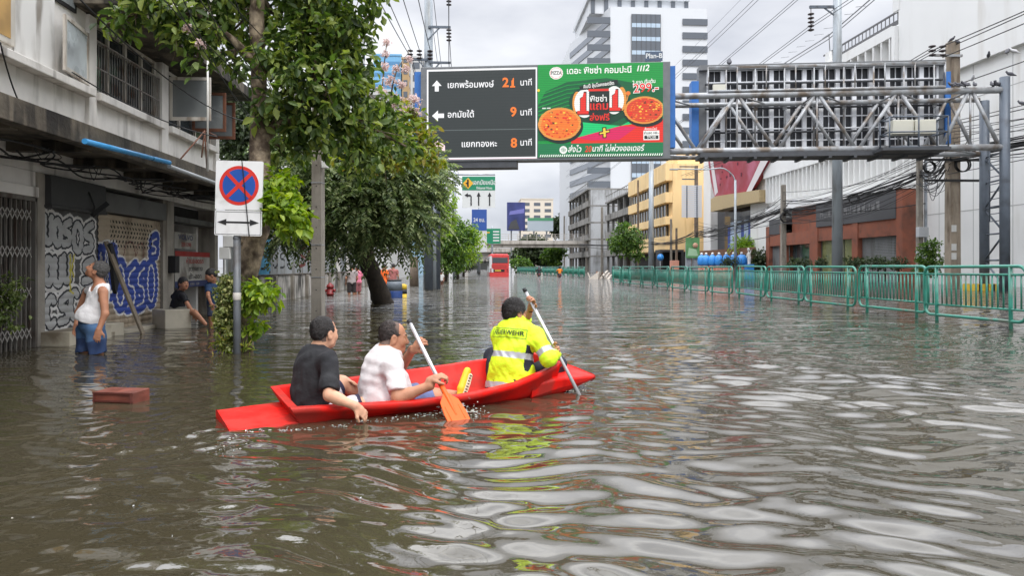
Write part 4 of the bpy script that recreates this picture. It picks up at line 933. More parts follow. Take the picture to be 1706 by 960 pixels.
def traffic_screen():
    dep = -1.0; t = thing('traffic_screen', 'wide display board with dark travel time panel and green pizza advertisement', 'display board', G(0, 0, 0))
    sL, zT = gs(701, 112, dep); sR = gs(1113, 105, dep)[0]; zB = gs(900, 267, dep)[1]; zT = gs(900, 107, dep)[1]
    m = MB(); gbox(m, sL, sR+.1, dep, dep+.75, zB, zT); m.build('housing', M('screen_housing', S(110,112,114), .5, metal=.2, var=.08), t, bevel=.02)
    m = MB(); z0, z1 = gs(1115, 250, 0)[1], gs(1115, 117, 0)[1]
    gbox(m, sL-.35, sL-.004, dep+.25, dep+.7, z0, z1); m.build('side_panel', BLUE, t)
    m = MB(); gbox(m, sR+.104, sR+.36, dep+.25, dep+.7, z0, z1); m.build('side_panel', BLUE, t)
    m = MB(); gbox(m, sL+.2, sR*.4, dep+.05, dep+.9, zB-.3, zB-.004); m.build('light_trough', M('dark_walkway_steel', (0,0,0)), t)
    # zoomed-photo measure -> fraction of the board
    def fr(x, y): return (x-45)/(1640-45), (y-62)/(684-62)
    W, Hh = sR-sL, zT-zB
    def Pt(x, y, lift): a, b = fr(x, y); return G(sL+a*W, dep-.012-lift*.006, zT-b*Hh)
    ux = W/(1640-45); uz = Hh/(684-62)
    class Face(MB):
        def poly(s, pts, mat, lift): return s.add([Pt(x, y, lift) for x, y in pts], [tuple(range(len(pts)))] if s._ccw(pts) else [tuple(reversed(range(len(pts))))], mat)
        def _ccw(s, p): return sum(p[i][0]*p[(i+1) % len(p)][1]-p[(i+1) % len(p)][0]*p[i][1] for i in range(len(p))) < 0
        def rect(s, x0, y0, x1, y1, mat, lift): return s.poly([(x0,y0),(x1,y0),(x1,y1),(x0,y1)], mat, lift)
        def disc(s, cx, cy, rx, ry, mat, lift, n=40, wob=0, seed=0):
            g = np.random.default_rng(seed); return s.poly([(cx+rx*(1+wob*g.normal())*math.cos(q), cy+ry*(1+wob*g.normal())*math.sin(q)) for q in np.linspace(0, 2*PI, n+1)[:-1]], mat, lift)
        def write(s, body, x, y, hpx, mat, lift, bold=.02, align='CENTER', sx=1, shear=0, rot=0):
            c, q = math.cos(rot), math.sin(rot); MB.text(s, body, Pt(x, y, lift), GE*c+UP*q, -GE*q+UP*c, hpx*uz*1.35, mat, bold, align, sx=sx*1.0, shear=shear, lift=.6)
    def one(s, x, y, h, mat, lift, fat=1., shear=0):
        k = h/100; p = [(-10,-26),(4,-50),(16,-50),(16,50),(-6,50),(-6,-26)] if shear else [(-.30,-30),(4,-50),(16,-50),(16,34),(30,34),(30,50),(-28,50),(-28,34),(-12,34),(-12,-22),(-28,-12)]
        return s.poly([(x+(q*(1 if fat == 1 else 1.12)-shear*(r))*k*.9, y+r*k) for q, r in p], mat, lift)
    Face.one = one
    f = Face(); mats = [E('led_slate', 46,52,52), E('led_white', 238,238,240), E('led_amber', 240,120,40), E('led_pink', 244,214,220), E('led_line', 96,104,104)]
    f.rect(86, 80, 806, 672, 1, 0); f.rect(96, 92, 798, 660, 0, 1); f.rect(98, 478, 796, 483, 4, 2); f.rect(98, 664, 804, 671, 3, 1)
    for y in np.arange(120, 650, 19): f.rect(98, y, 796, y+1.2, 5, 2)
    mats.append(E('led_slate_seam', 40,45,46))
    arrow = lambda cx, cy, s, a: [(cx+s*(math.cos(a)*x-math.sin(a)*y), cy+s*(math.sin(a)*x+math.cos(a)*y)) for x, y in ((0,-36),(32,0),(13,0),(13,36),(-13,36),(-13,0),(-32,0))]
    f.poly(arrow(152, 188, 1, 0), 1, 3); f.poly(arrow(160, 384, 1.1, -PI/2), 1, 3)
    f.poly([(206,614),(184,614),(184,592),(176,584),(160,584),(160,600),(128,572),(160,546),(160,562),(184,562),(206,580)], 3, 3)
    for (txt, x, y) in (('เยกพร้อมพงษ์', 220, 186), ('อกมัยใต้', 222, 380), ('แยกทองหะ', 312, 574)): f.write(txt, x, y, 42, 1, 4, .012, 'LEFT', sx=.95)
    f.one(648, 178, 62, 2, 4.4)
    for (n, x, y) in (('2', 603, 178), ('9', 654, 370), ('8', 657, 572)): f.write(n, x, y, 62, 2, 4, .03, sx=1.0)
    for y in (176, 370, 566): f.write('นาที', 736, y+4, 42, 1, 5, .008, sx=.88)
    f.build('travel_time_panel', mats, t)
    f = Face(); g = np.random.default_rng(8)
    mats = [E('ad_green', 22,146,62), E('ad_dark_green', 10,92,52), E('ad_deep', 16,62,44), E('ad_mint', 12,196,112), E('ad_magenta', 214,26,92), E('ad_red', 226,44,34), E('ad_white', 240,240,236), E('ad_black', 26,34,32), E('ad_orange', 238,120,44), E('ad_crust', 226,148,66), E('ad_tomato', 214,70,40), E('ad_yellow', 240,204,70), E('ad_base_green', 26,118,72), E('ad_brown', 96,52,32)]
    f.rect(812, 66, 1608, 664, 0, 0)
    f.poly([(812,330),(860,240),(1000,180),(1250,160),(1608,230),(1608,430),(1200,560),(812,560)], 1, 1)
    f.poly([(1000,420),(1050,300),(1120,210),(1330,190),(1400,290),(1400,400),(1250,470),(1080,470)], 2, 2)
    for k in range(9): y = 190+k*26; f.poly([(814,y+70),(1000,y+10),(1200,y-8),(1200,y-4),(1000,y+15),(814,y+78)], 0, 2.3)
    f.poly([(1066,520),(1080,440),(1340,470),(1608,330),(1608,450),(1060,560)], 3, 3)
    f.poly([(1030,550),(1340,470),(1608,430),(1608,580),(1024,580)], 5, 4); f.poly([(1060,543),(1300,480),(1350,470),(1440,480),(1330,560),(1150,560)], 4, 4.5)
    f.rect(812, 578, 1608, 664, 12, 5)
    for x in np.arange(824, 1606, 14): f.poly([(x,664),(x+6,648),(x+12,648),(x+6,664)], 6, 6)
    # pizzas
    for (cx, cy, rx, ry, base, seed) in ((952, 452, 138, 106, 8, 1), (1490, 372, 128, 88, 10, 2)):
        rot = .18 if seed == 1 else -.2
        E2 = lambda a, b: (cx+rx*(a*math.cos(rot)-b*math.sin(rot)), cy+ry*(a*math.sin(rot)+b*math.cos(rot)))
        ring = lambda q, off=(0, 0), w=0: [(min(E2(q*math.cos(u)*(1+w*g.normal()), q*math.sin(u)*(1+w*g.normal()))[0]+off[0], 1606), E2(q*math.cos(u), q*math.sin(u))[1]+off[1]) for u in np.linspace(0, 2*PI, 45)[:-1]]
        f.poly(ring(1.05, (6, 16)), 7, 6.5); f.poly(ring(1, w=.015), 9, 7.5); f.poly(ring(.88, w=.02), base, 8.5); 
        for k in range(110):
            q = math.sqrt(g.random())*.84; u = g.uniform(0, 2*PI); x, y = E2(q*math.cos(u), q*math.sin(u)); s = g.uniform(.03, .075)
            if x+rx*s < 1604 and x-rx*s > 814: f.disc(x, y, rx*s, ry*s*.9, int(g.choice([5, 8, 10, 11, 13, 9], p=[.25, .25, .2, .12, .08, .1])), 9.2+.12*k*.2, 9, .15, k)
    # headline badge
    f.poly([(1078,212),(1322,172),(1324,206),(1084,238)], 7, 7); f.write('คืนนี้ ลุ้นโชคยอดฮิต', 1202, 206, 22, 6, 8, .02, sx=.86, rot=.11)
    f.disc(1190, 312, 178, 112, 2, 5.3); f.disc(1112, 322, 66, 92, 6, 5.5); f.disc(1300, 304, 62, 90, 6, 5.6); f.disc(1064, 320, 30, 76, 9, 5.4); f.disc(1348, 296, 30, 76, 9, 5.4); f.rect(1140, 244, 1270, 384, 7, 6.5)
    f.rect(1136, 230, 1266, 244, 5, 7)
    f.one(1100, 322, 152, 7, 7.2, 1.25); f.one(1303, 306, 148, 7, 7.2, 1.25); f.one(1100, 322, 138, 5, 8.4); f.one(1303, 306, 134, 5, 8.4)
    f.write('พิชซ่า', 1200, 296, 38, 6, 8.5, .015); f.write('แถม', 1203, 342, 52, 5, 8.7, .025)
    f.poly([(1145,384),(1262,376),(1280,400),(1272,436),(1150,440),(1140,410)], 7, 7); f.write('ส่งฟรี', 1207, 416, 42, 5, 8.5, .02)
    f.disc(1388, 262, 15, 13, 8, 8); f.poly([(1386,274),(1391,274),(1382,312),(1377,312)], 9, 7.8)
    f.poly([(1222,478),(1250,476),(1252,498),(1274,492),(1274,512),(1250,518),(1252,546),(1226,548),(1226,524),(1202,528),(1202,508),(1224,502)], 7, 8); f.poly([(1229,484),(1243,482),(1246,503),(1268,498),(1269,508),(1246,513),(1247,540),(1233,542),(1232,518),(1208,522),(1208,513),(1230,508)], 11, 9)
    f.write('2 ถาด เริ่มต้น', 1488, 192, 24, 6, 9, .02, sx=.85, rot=.05); f.write('299.-', 1500, 232, 58, 6, 9, .06, sx=1.0, rot=.05); f.write('299.-', 1500, 232, 58, 5, 10, .012, sx=1.0, rot=.05)
    f.disc(930, 122, 44, 40, 6, 3, 30, .012); f.disc(930, 122, 38, 34, 5, 4); f.disc(930, 122, 36, 32, 6, 5); f.write('PIZZA', 930, 122, 23, 7, 6, .02, sx=.82)
    f.write('เดอะ พิชซ่า คอมปะนี', 995, 112, 42, 6, 5, .018, 'LEFT', sx=.93); [f.one(x, 103, 38, 6, 5, 1., .22) for x in (1450, 1468, 1486)]; f.write('2', 1510, 103, 42, 6, 5, .02, sx=.95, shear=.18)
    f.disc(976, 620, 25, 25, 6, 7); f.disc(976, 620, 16, 15, 12, 8); f.write('@', 976, 620, 22, 6, 9)
    f.write('ส่งไว', 1050, 618, 40, 6, 8, .016, sx=.85, shear=.15); f.write('20', 1136, 618, 40, 5, 8, .02, sx=.8, shear=.15); f.write('นาที ไม่พ่วงออเดอร์', 1324, 616, 38, 6, 8, .016, sx=.84, shear=.15)
    f.rect(1484, 504, 1584, 564, 6, 9); f.rect(1490, 536, 1578, 558, 7, 10); f.write('ส่วนลด 100.-', 1534, 520, 17, 7, 10.2, .02, sx=.8); f.write('TPC100', 1534, 547, 16, 6, 11.2, .02, sx=.8)
    f.write('สั่งออนไลน์', 1530, 494, 15, 6, 9, .01, sx=.9)
    for x in (840, 870): f.rect(x, 345, x+24, 352, 6, 6)
    f.disc(816, 232, 9, 9, 11, 7)
    for y in np.arange(74, 660, 11.5): f.rect(814, y, 1606, y+1.0, 2, 13)
    f.build('advertisement_panel', mats, t)
    # thin frame round the lit faces
    m = MB(); q = [Pt(812, 66, 0), Pt(1608, 66, 0), Pt(1608, 664, 0), Pt(812, 664, 0)]
    a, _ = gs(720, 100, dep)
traffic_screen()

def rear_board():
    dep = 2.15; t = thing('display_board', 'back of a second display board, rows of dark cabinets in pale frames', 'display board', G(0, 0, 0))
    s0, z1 = gs(1178, 116, dep); s1, _ = gs(1566, 116, dep); z0 = gs(1370, 252, dep)[1]; z1 = gs(1370, 113, dep)[1]
    m = MB(); gbox(m, s0, s1, dep+.3, dep+.55, z0, z1); m.build('backing', M('dark_cabinet', S(40,42,48), .5, var=.15, vs=2), t)
    m = MB(); n = 14; w = (s1-s0)/n
    for i in range(n+1): gbox(m, s0+i*w-.1, s0+i*w+.1, dep+.12, dep+.296, z0, z1)
    for z in np.linspace(z0, z1, 8): gbox(m, s0, s1, dep+.1, dep+.118, z-.028, z+.028)
    m.build('frame', M('pale_frame_metal', S(222,224,228), .45, var=.04), t)
    m = MB()
    for k in range(n): gbox(m, s0+k*w+.5*w-.012, s0+k*w+.5*w+.012, dep+.2, dep+.29, z0, z1)
    m.build('cabinet_joint', M('pale_frame_metal', (0,0,0)), t)
    m = MB()
    for z in (z0+.24*(z1-z0), z0+.53*(z1-z0), z0+.83*(z1-z0)):
        m.tube([G(s0-.1, dep-.02, z), G(s1+.1, dep-.02, z)], .055, 6)
    m.build('cross_rail', M('dark_walkway_steel', (0,0,0)), t)
    for i, s in enumerate(np.linspace(s0+.9, s1-.3, 8)):
        m = MB(); m.tube([G(s, dep-.06, z0), G(s, dep-.06, z1)], .045, 6); gbox(m, s-.09, s+.09, dep-.16, dep-.07, z0+.5*(z1-z0), z0+.5*(z1-z0)+.16); m.build('bracket', GST, t)
    m = MB(); gbox(m, s0-.75, s0-.4, dep, dep+.7, z0+.3, z1-.5); m.build('side_panel', BLUE, t)
    m = MB(); gbox(m, s1+.25, s1+.5, dep, dep+.7, z0+.3, z1-.3); m.build('side_panel', BLUE, t)
    m = MB(); gbox(m, s0-.38, s0-.004, dep+.1, dep+.6, z0, z1); gbox(m, s1+.004, s1+.24, dep+.1, dep+.6, z0, z1); gbox(m, s0-.38, s1+.24, dep-.1, dep+.7, z1+.004, z1+.25); m.build('housing', M('screen_housing', (0,0,0)), t)
    m = MB(); a, z = gs(1198, 146, dep-.2); gbox(m, a-.3, a+.3, dep-.3, dep-.1, z-.2, z+.15); m.build('control_box', M('cream_cabinet', (0,0,0)), t)
rear_board()
a = onG(1075, 101, -.4); b = onG(1104, 85, -.4); m = MB(); ax = GE; W = (b-a)@GE; Hh = b[2]-a[2]; m.plate([(0,0),(W,0),(W,Hh),(0,Hh)], a-GN*.08, ax, UP, .08, 0); m.text('Plan-B', a+ax*W*.5+UP*Hh*.5+GN*.01, ax, UP, Hh*.75, 1, .02, sx=.95); m.beam(a+ax*.1-UP*.2, a+ax*.1, .04, .04, 0); m.beam(a+ax*(W-.1)-UP*.2, a+ax*(W-.1), .04, .04, 0)
solo(m, 'owner_plate', [M('slate_plate', S(70,84,104), .5), SWH], 'small slate blue name plate standing on top of the advertisement', 'sign', a)

# ------------------------------------------------------------------ poles and overhead lines
TIM = M('weathered_pole_wood', S(112,98,84), .9, var=.18, vs=3, stain=S(70,60,52), ss=1, sa=.5, bump=.3, bs=10)
PCON = M('pole_concrete', S(136,130,120))
SPO = M('pale_steel_pole', S(156,164,170), .5, metal=.2, var=.06, vs=1, stain=S(112,112,110), ss=.8, sa=.5, streak=True)
INS = M('brown_insulator', S(60,50,50), .3)
def insul(m, p, n=5, s=1., mat=1):
    for i in range(n): m.lathe(np.array(p)-np.array((0, 0, i*.16*s)), [(.03*s, 0), (.12*s, -.03*s), (.13*s, -.06*s), (.03*s, -.1*s)], 10, mat)
def pole(px, d, pytop, r, mat, label, square=False, parts=(), rt=None, zt=None, name='utility_pole'):
    b = C(px, 445, d); z = H+(HZ-pytop)/F*d if zt is None else zt; rt = rt or r*.8; t = thing(name, label, 'utility pole', (b[0], b[1], 0)); m = MB()
    if square: m.hexa([(-r,-r,-.5),(r,-r,-.5),(r,r,-.5),(-r,r,-.5),(-rt,-rt,z),(rt,-rt,z),(rt,rt,z),(-rt,rt,z)])
    else: m.tube([(0,0,-.5),(0,0,z)], [r, rt], 14)
    m.build('shaft', mat, t, world=False, bevel=.02 if square else 0)
    return t, b, z
t, PL, zL = pole(714, 40, 0, .3, SPO, 'tall pale steel pole with insulators behind the dark travel time panel', zt=24, rt=.2)
for k, (z, x1) in enumerate(((14.6, 1.25), (12.6, 1.25), (12.75, -1.1))):
    m = MB(); m.beam((0,-.25,z), (x1,-.25,z), .1, .12, 0); m.beam((.0 if x1 > 0 else -.0,-.25,z-.7), (x1*.5,-.25,z-.05), .06, .06, 0)
    if x1 > 0: insul(m, (x1-.1, -.25, z+1.9), 4, 1.2)
    else:
        for q in (-1.0, -.5, .1): insul(m, (q, -.25, z+.55), 3, 1.3)
    m.build('crossarm', [GPO, INS], t, world=False)
t, PC, zC = pole(1395, 48.4, 0, .36, SPO, 'tall pale steel pole rising in front of the white store', zt=27, rt=.24)
m = MB(); za = H+(HZ-11)/F*48.4; m.beam((-.2,0,za), (-1.95,0,za-.05), .14, .18, 0); m.beam((-.25,0,za-.55), (-.9,0,za-.1), .08, .08, 0); insul(m, (-1.85, 0, za-.45), 5, 1.7); m.tube([(-1.85,0,za), (-1.85,0,za-1.7)], .03, 5, 1); m.build('crossarm', [GPO, INS], t, world=False)
t, PB_, zB_ = pole(1587, 36.8, 70, .27, M('stout_pole_concrete', S(148,136,120), .85, var=.14, vs=2, stain=S(96,82,68), ss=1.2, sa=.7, streak=True, bump=.3, bs=12), 'stout grey brown concrete pole carrying cables beside the gantry post', square=True, rt=.24)
m = MB(); z = H+(HZ-92)/F*36.8; m.beam((-1.4,-.3,z-.1), (.3,-.3,z-.1), .1, .12, 0)
for q in (-1.3, -.75): insul(m, (q, -.3, z+.42), 3, 1.4)
m.build('crossarm', [GST, INS], t, world=False)
m = MB()
for zz in (H+(HZ-302)/F*36.8, H+(HZ-268)/F*36.8): m.beam((-1.7,-.33,zz), (1.6,-.33,zz), .1, .12, 0)
m.build('crossarm', BLACK, t, world=False)
for lab, px, py, w_, h_ in (('', 1577, 382, 7, 10), ('', 1578, 413, 8, 14), ('', 1578, 428, 8, 10)):
    m = MB(); z = H+(HZ-py)/F*36.8; m.bx(-.25, 0, -.3, -.275, z-.15, z+.2); m.build('notice', PWH, t, world=False)
t, PD, zD = pole(1532, 43, 180, .16, PCON, 'slim concrete pole with meter boxes beside the round shrub', square=True)
for z0, z1 in ((1.6, 2.2), (2.9, 3.5)):
    m = MB(); m.bx(-.35, .25, -.5, -.17, z0, z1); m.build('meter_box', M('grey_meter_box', S(168,170,172), .5), t, world=False, bevel=.02)
m = MB(); m.tube([(.32,-.1,-.5), (.32,-.1,9.5)], .09, 8); m.build('conduit', STEEL, t, world=False)
t, PE, zE = pole(1305, 57, 308, .2, PCON, 'concrete pole with cable junction in front of the shop entrance', square=True)
t, PF_, zF = pole(1160, 79, 276, .2, TIM, 'brown pole carrying a white slatted board beside the ochre block', square=True)
m = MB(); m.beam((-.1,0,10.9), (-1.6,0,10.9), .12, .12, 0); m.beam((-.1,0,12.3), (-1.9,0,12.3), .12, .12, 0); m.build('crossarm', GPO, t, world=False)
t, PG_, zG = pole(1085, 98, 262, .42, SPO, 'pale steel pole standing before the ochre block windows', rt=.32)
t, PH_, zH = pole(1225, 67, 300, .13, SPO, 'slim street lamp post before the crimson sign board', name='street_lamp')
m = MB(); m.tube(smooth_path([(0,0,zH-.1), (-.3,0,zH+.5), (-1.2,0,zH+1.1), (-2.6,0,zH+1.0), (-5.6,0,zH+1.0)], 6), .06, 6); m.build('arm', SPO, t, world=False)
m = MB(); m.bx(-6.3, -5.5, -.12, .12, zH+.9, zH+1.03); m.build('lamp_head', STEEL, t, world=False, bevel=.03)
# slatted board on the brown pole
a = C(1136, 362, 77); b = C(1170, 311, 77); m = MB()
for z in np.arange(a[2], b[2], .22): m.bx(a[0], b[0], a[1], a[1]+.08, z, z+.19, 0)
for x in (a[0]+.5, b[0]-.6): m.bx(x, x+.1, a[1]-.06, a[1]-.004, a[2]-.1, b[2]+.1, 1)
solo(m, 'slatted_board', [M('pale_slat', S(190,194,200), .5), GPO], 'white slatted board hung on the brown pole by the ochre block', 'board', a)
# minor poles far down the road
for i, (px, d, pt) in enumerate(((1063, 108, 300), (1118, 90, 365), (1127, 88, 380), (978, 150, 330), (952, 190, 350), (940, 215, 360), (967, 170, 352), (1003, 135, 345))):
    pole(px, d, pt, .14 if i < 3 else .25, PCON if i % 2 else TIM, ['thin pole just before the ochre block corner', 'short thin pole under the ochre block windows', 'short thin pole nearest the dark ground floor of the ochre block', 'tall pole among the cables before the grey frame building', 'thin pole near the far end of the footbridge', 'faint pole farthest down the road', 'pole between the footbridge and the grey apartments', 'pole at the debris heap before the footbridge'][i], square=True)
for i, (px, d, pt) in enumerate(((757, 62, 250), (746, 75, 275), (723, 34.5, 270), (690, 41, 428))): 
    pole(px, d, pt, (.1, .12, .12, .28)[i], (STEEL, PCON, SPO, TIM)[i], ['grey pole carrying the lane direction sign arm', 'concrete pole among the roadside trees', 'thin pale pole close beside the gantry leg', 'thick brown post standing beside the yellow and black bollard'][i])

NW = [0]
def cable(a, b, s, r, label, group, mat=BLACK, n=14):
    m = MB(); p = sag(a, b, s, n); m.tube(p, r, 5); NW[0] += 1
    return solo(m, 'overhead_cable', mat, label, 'cable', p[0], group)
WIRE = M('grey_power_line', S(84,86,92), .6)
# twin lines along the road on the right hand side
for k, (px, py) in enumerate(((1345, 45), (1345, 50), (1320, 0), (1324, 2), (1250, 0), (1256, 2), (1228, 0))):
    q = ray(px, py); sc = 22.9/q[0]; z = H+q[2]*sc; X = 22.9+(k % 2)*.0
    for (y0, y1) in ((-4, 46), (46, 104), (104, 170)):
        cable((22.9, y0, z), (22.9, y1, z), .35, .022 if k < 6 else .012, 'thin grey high line running along the road above the white store', 'high lines above the road', WIRE)
# lines of the left steel pole
zi = [13.4, 13.4, 13.4, 12.7, 14.8, 15.6]
for k, (dx, z, ex, ez) in enumerate(((-1.0, 13.3, -3.6, 12.6), (-.5, 13.3, -2.7, 13.4), (.1, 13.3, -1.7, 12.8), (-1.0, 12.9, -3.9, 11.4), (1.15, 14.5, .3, 15.5), (1.15, 12.6, .4, 13.0), (.1, 18, -1.2, 18.6), (-.3, 19, -1.9, 19.5))):
    cable((PL[0]+dx, PL[1]-.25, z), (ex-.6, 6, ez), .5, .022, 'dark power line dropping to the tall steel pole by the travel time panel', 'lines on the tall steel pole', WIRE)
    cable((PL[0]+dx, PL[1]-.25, z), (PL[0]+dx-.3, 95, z-.3), .8, .022, 'dark power line leaving the tall steel pole down the road', 'lines on the tall steel pole', WIRE)
# bundles slung from pole to pole on the right
nodes = [np.array((26.5, 3., 7.2)), np.array((PB_[0]-.3, PB_[1]-.33, 7.0)), np.array((PD[0], PD[1]-.2, 6.7)), np.array((PE[0], PE[1]-.2, 5.6)), np.array((PF_[0], PF_[1]-.2, 4.7)), np.array((PG_[0], PG_[1]-.3, 4.4)), np.array((20, 130, 5.2))]
spread = [(.5, 1.3), (.5, 1.2), (.35, 1.0), (.3, .7), (.3, .5), (.3, .5), (.3, .6)]
names = ['black cable slung from the stout pole out past the gantry posts', 'black cable between the stout pole and the slim concrete pole', 'black cable in front of the charcoal shop fascia', 'black cable slung past the showroom to the brown pole', 'black cable slung before the ochre block', 'black cable running on down the road past the grey frame building']
groups = ['cables by the gantry posts', 'cables between the stout and slim poles', 'cables before the shop', 'cables before the showroom', 'cables before the ochre block', 'cables far down the road']
g = np.random.default_rng(12)
for k in range(6):
    for j in range((16, 16, 18, 15, 10, 6)[k]):
        a = nodes[k]+np.array((g.normal()*.3, 0, g.normal()*spread[k][1]*.75)); b = nodes[k+1]+np.array((g.normal()*.2, 0, g.normal()*spread[k+1][1]*.6))
        if j < 4: a = nodes[k]+np.array((0, 0, g.normal()*.22)); b = nodes[k+1]+np.array((0, 0, g.normal()*.2))
        cable(a, b, abs(g.normal())*.35+.15, g.choice([.014, .02, .03]) if j > 3 else .045, names[k], groups[k])
for j in range(4): 
    z = 12.2-j*.35 if j < 3 else 10.1; cable((PB_[0]-(.0, 1.3, .75, 0)[j], PB_[1]-.3, z+.4), (25.5, 6, z+1.2-.3*(j == 3)), .25, .025, 'thin black line passing the top of the stout pole over the round white bay', 'lines over the stout pole')
for j in range(3): cable((PB_[0]-(1.3, .75, 1.0)[j], PB_[1]-.3, 12.4), (PE[0]-.5*j, 80, 11.6), .5, .022, 'thin black line from the stout pole running behind the rear board', 'lines behind the rear board')
for k, nn in ((0, 8), (1, 9), (2, 10), (3, 8)):
    for j in range(nn):
        a = nodes[k]+np.array((g.normal()*.35, 0, g.uniform(-1.6, 1.8))); b = nodes[k+1]+np.array((g.normal()*.25, 0, g.uniform(-1.0, 1.5)))
        cable(a, b, g.uniform(.2, 1.1), g.choice([.012, .018, .024]), names[k], groups[k])
# coils of spare cable
def coil(px, py, d, r, label):
    c = C(px, py, d); m = MB()
    for k in range(5):
        rr = r*(1+.06*g.normal()); ph = g.uniform(0, 6); m.tube([(c[0]+rr*math.cos(q), c[1]+.05*k, c[2]+rr*.95*math.sin(q)) for q in np.linspace(0, 2*PI, 25)[:-1]], .022, 5, closed=True)
    solo(m, 'cable_coil', BLACK, label, 'cable coil', c)
coil(1606, 274, 36.3, .36, 'round coil of black cable hanging from the stout pole'); coil(1551, 278, 37, .3, 'smaller black cable coil hung just left of the stout pole'); coil(1424, 331, 50, .36, 'loop of black cable hung before the charcoal fascia'); coil(1310, 362, 56.6, .4, 'tangled black cable loop on the pole before the shop entrance')
# lines through the tree at the upper left
for j in range(7):
    a = C(560+22*j, 330-40*j*.3, 13+j*1.2) if j < 3 else C(300+g.uniform(-60, 60), -30, 6.4); b = C(470+g.uniform(-60, 120), 180+g.uniform(-30, 90), 16)
    a = C(250+22*j, -25, 6.0+.15*j); cable(a, b, .2, .0055, 'thin black wire running down through the leafy tree top', 'wires through the leafy tree')
for (p, q, s) in (((0, 70, 7.2), (60, 190, 9.1), .25), ((120, 120, 9.0), (362, 228, 13.0), .12), ((120, -15, 7.0), (430, 205, 14.2), .3)):
    cable(C(*p), C(*q), s, .009, 'slack black wire hanging across the old shophouse front', 'slack wires on the shophouse')
cable(C(403, 268, 8.88), C(415, 393, 8.88), 0, .006, 'thin black wire hanging in front of the traffic sign', 'wire over the traffic sign')

# birds
BIRD = M('pigeon_grey', S(74,74,80), .7, var=.3, vs=20); BIRDW = M('pigeon_pale', S(188,188,190), .7)
def bird(p, ang, label, mat=BIRD, s=1.):
    m = MB(); p = np.array(p); d = np.array((math.cos(ang), math.sin(ang), 0)); P_ = [p+d*x*s+UP*z*s for x, z in ((-.2,.03),(-.12,.06),(-.05,.1),(.04,.13),(.09,.17),(.12,.22),(.155,.21))]
    m.tube(P_, [.012*s, .035*s, .07*s, .065*s, .04*s, .038*s, .008*s], 8); m.tube([p+UP*.07*s, p-UP*.01], .008, 4)
    return solo(m, 'pigeon', mat, label, 'bird', p, 'pigeons on the gantry and wires')
zt = gs(1300, 157)[1]+.15
for i, x in enumerate((1585.5, 1590, 1597, 1601, 1604.5, 1608, 1612, 1625, 1653, 1657.5, 1660, 1664)):
    s = gs(x, 157)[0]; bird(G(s, g.uniform(-.03, .05), zt), g.uniform(0, 6), 'dark pigeon perched on the gantry chord near the right post', s=1.15)
s, _ = gs(1683, 128); bird(G(s, 0, gs(1683, 128)[1]), 2.6, 'dark pigeon perched on top of the tall gantry post', s=1.2)
bird(onG(1215, 110, -.1), 1.2, 'dark pigeon perched on the handrail of the rear board', s=1.7)
for i, (x, y, d, l, mm) in enumerate(((1586, 69, 36.6, 'dark pigeon on the tip of the stout pole, the upper of two', BIRD), (1595, 73, 36.5, 'dark pigeon on the wire just beside the stout pole top', BIRD), (1647, 96, 26, 'dark pigeon on the wire between the stout pole and the white pigeon', BIRD), (1678, 91, 23, 'dark pigeon next to the white pigeon on the wire', BIRD), (1689, 90, 23, 'white pigeon on the wire before the round bay', BIRDW), (1702, 176, 26, 'dark pigeon on the low wire at the picture edge', BIRD), (1621, 134, 33, 'pale pigeon flapping just above the gantry chord', BIRDW))): bird(C(x, y, d), g.uniform(0, 6), l, mm, 1.1 if d > 30 else .9)
# ------------------------------------------------------------------ trees and plants
def _leaves(base, dirn, nrm, L, W, fold=.25):
    """one folded leaf per row: base point, direction, rough normal -> verts (n,6,3)"""
    d = dirn/np.linalg.norm(dirn, axis=1)[:, None]; s = np.cross(d, nrm); s /= np.linalg.norm(s, axis=1)[:, None]+1e-9; u = np.cross(s, d)
    L = L[:, None]; W = W[:, None]
    a = base; m = base+d*L*.45; t = base+d*L-u*L*.12
    l = m+s*W*.5+u*W*fold; r = m-s*W*.5+u*W*fold
    l2 = base+d*L*.75+s*W*.36+u*W*fold*.6-u*L*.04; r2 = base+d*L*.75-s*W*.36+u*W*fold*.6-u*L*.04
    return np.stack([a, l, l2, t, r2, r], 1)
def _foliage(name, V, mat, parent):
    n = len(V); v = V.reshape(-1, 3)
    r = parent
    while r.parent: r = r.parent
    v = v-np.array(r.location)
    i = np.arange(n)[:, None]*6; q = np.stack([i+np.array([[0,1,2,3]]), i+np.array([[0,3,4,5]])], 1).reshape(-1, 4)
    me = bpy.data.meshes.new(name); me.vertices.add(len(v)); me.vertices.foreach_set('co', v.astype(np.float32).ravel())
    me.loops.add(q.size); me.loops.foreach_set('vertex_index', q.astype(np.int32).ravel()); me.polygons.add(len(q)); me.polygons.foreach_set('loop_start', np.arange(len(q), dtype=np.int32)*4)
    me.polygons.foreach_set('use_smooth', np.ones(len(q), bool)); me.update(calc_edges=True); me.materials.append(mat)
    o = bpy.data.objects.new(name, me); COL.objects.link(o); o.parent = parent; return o
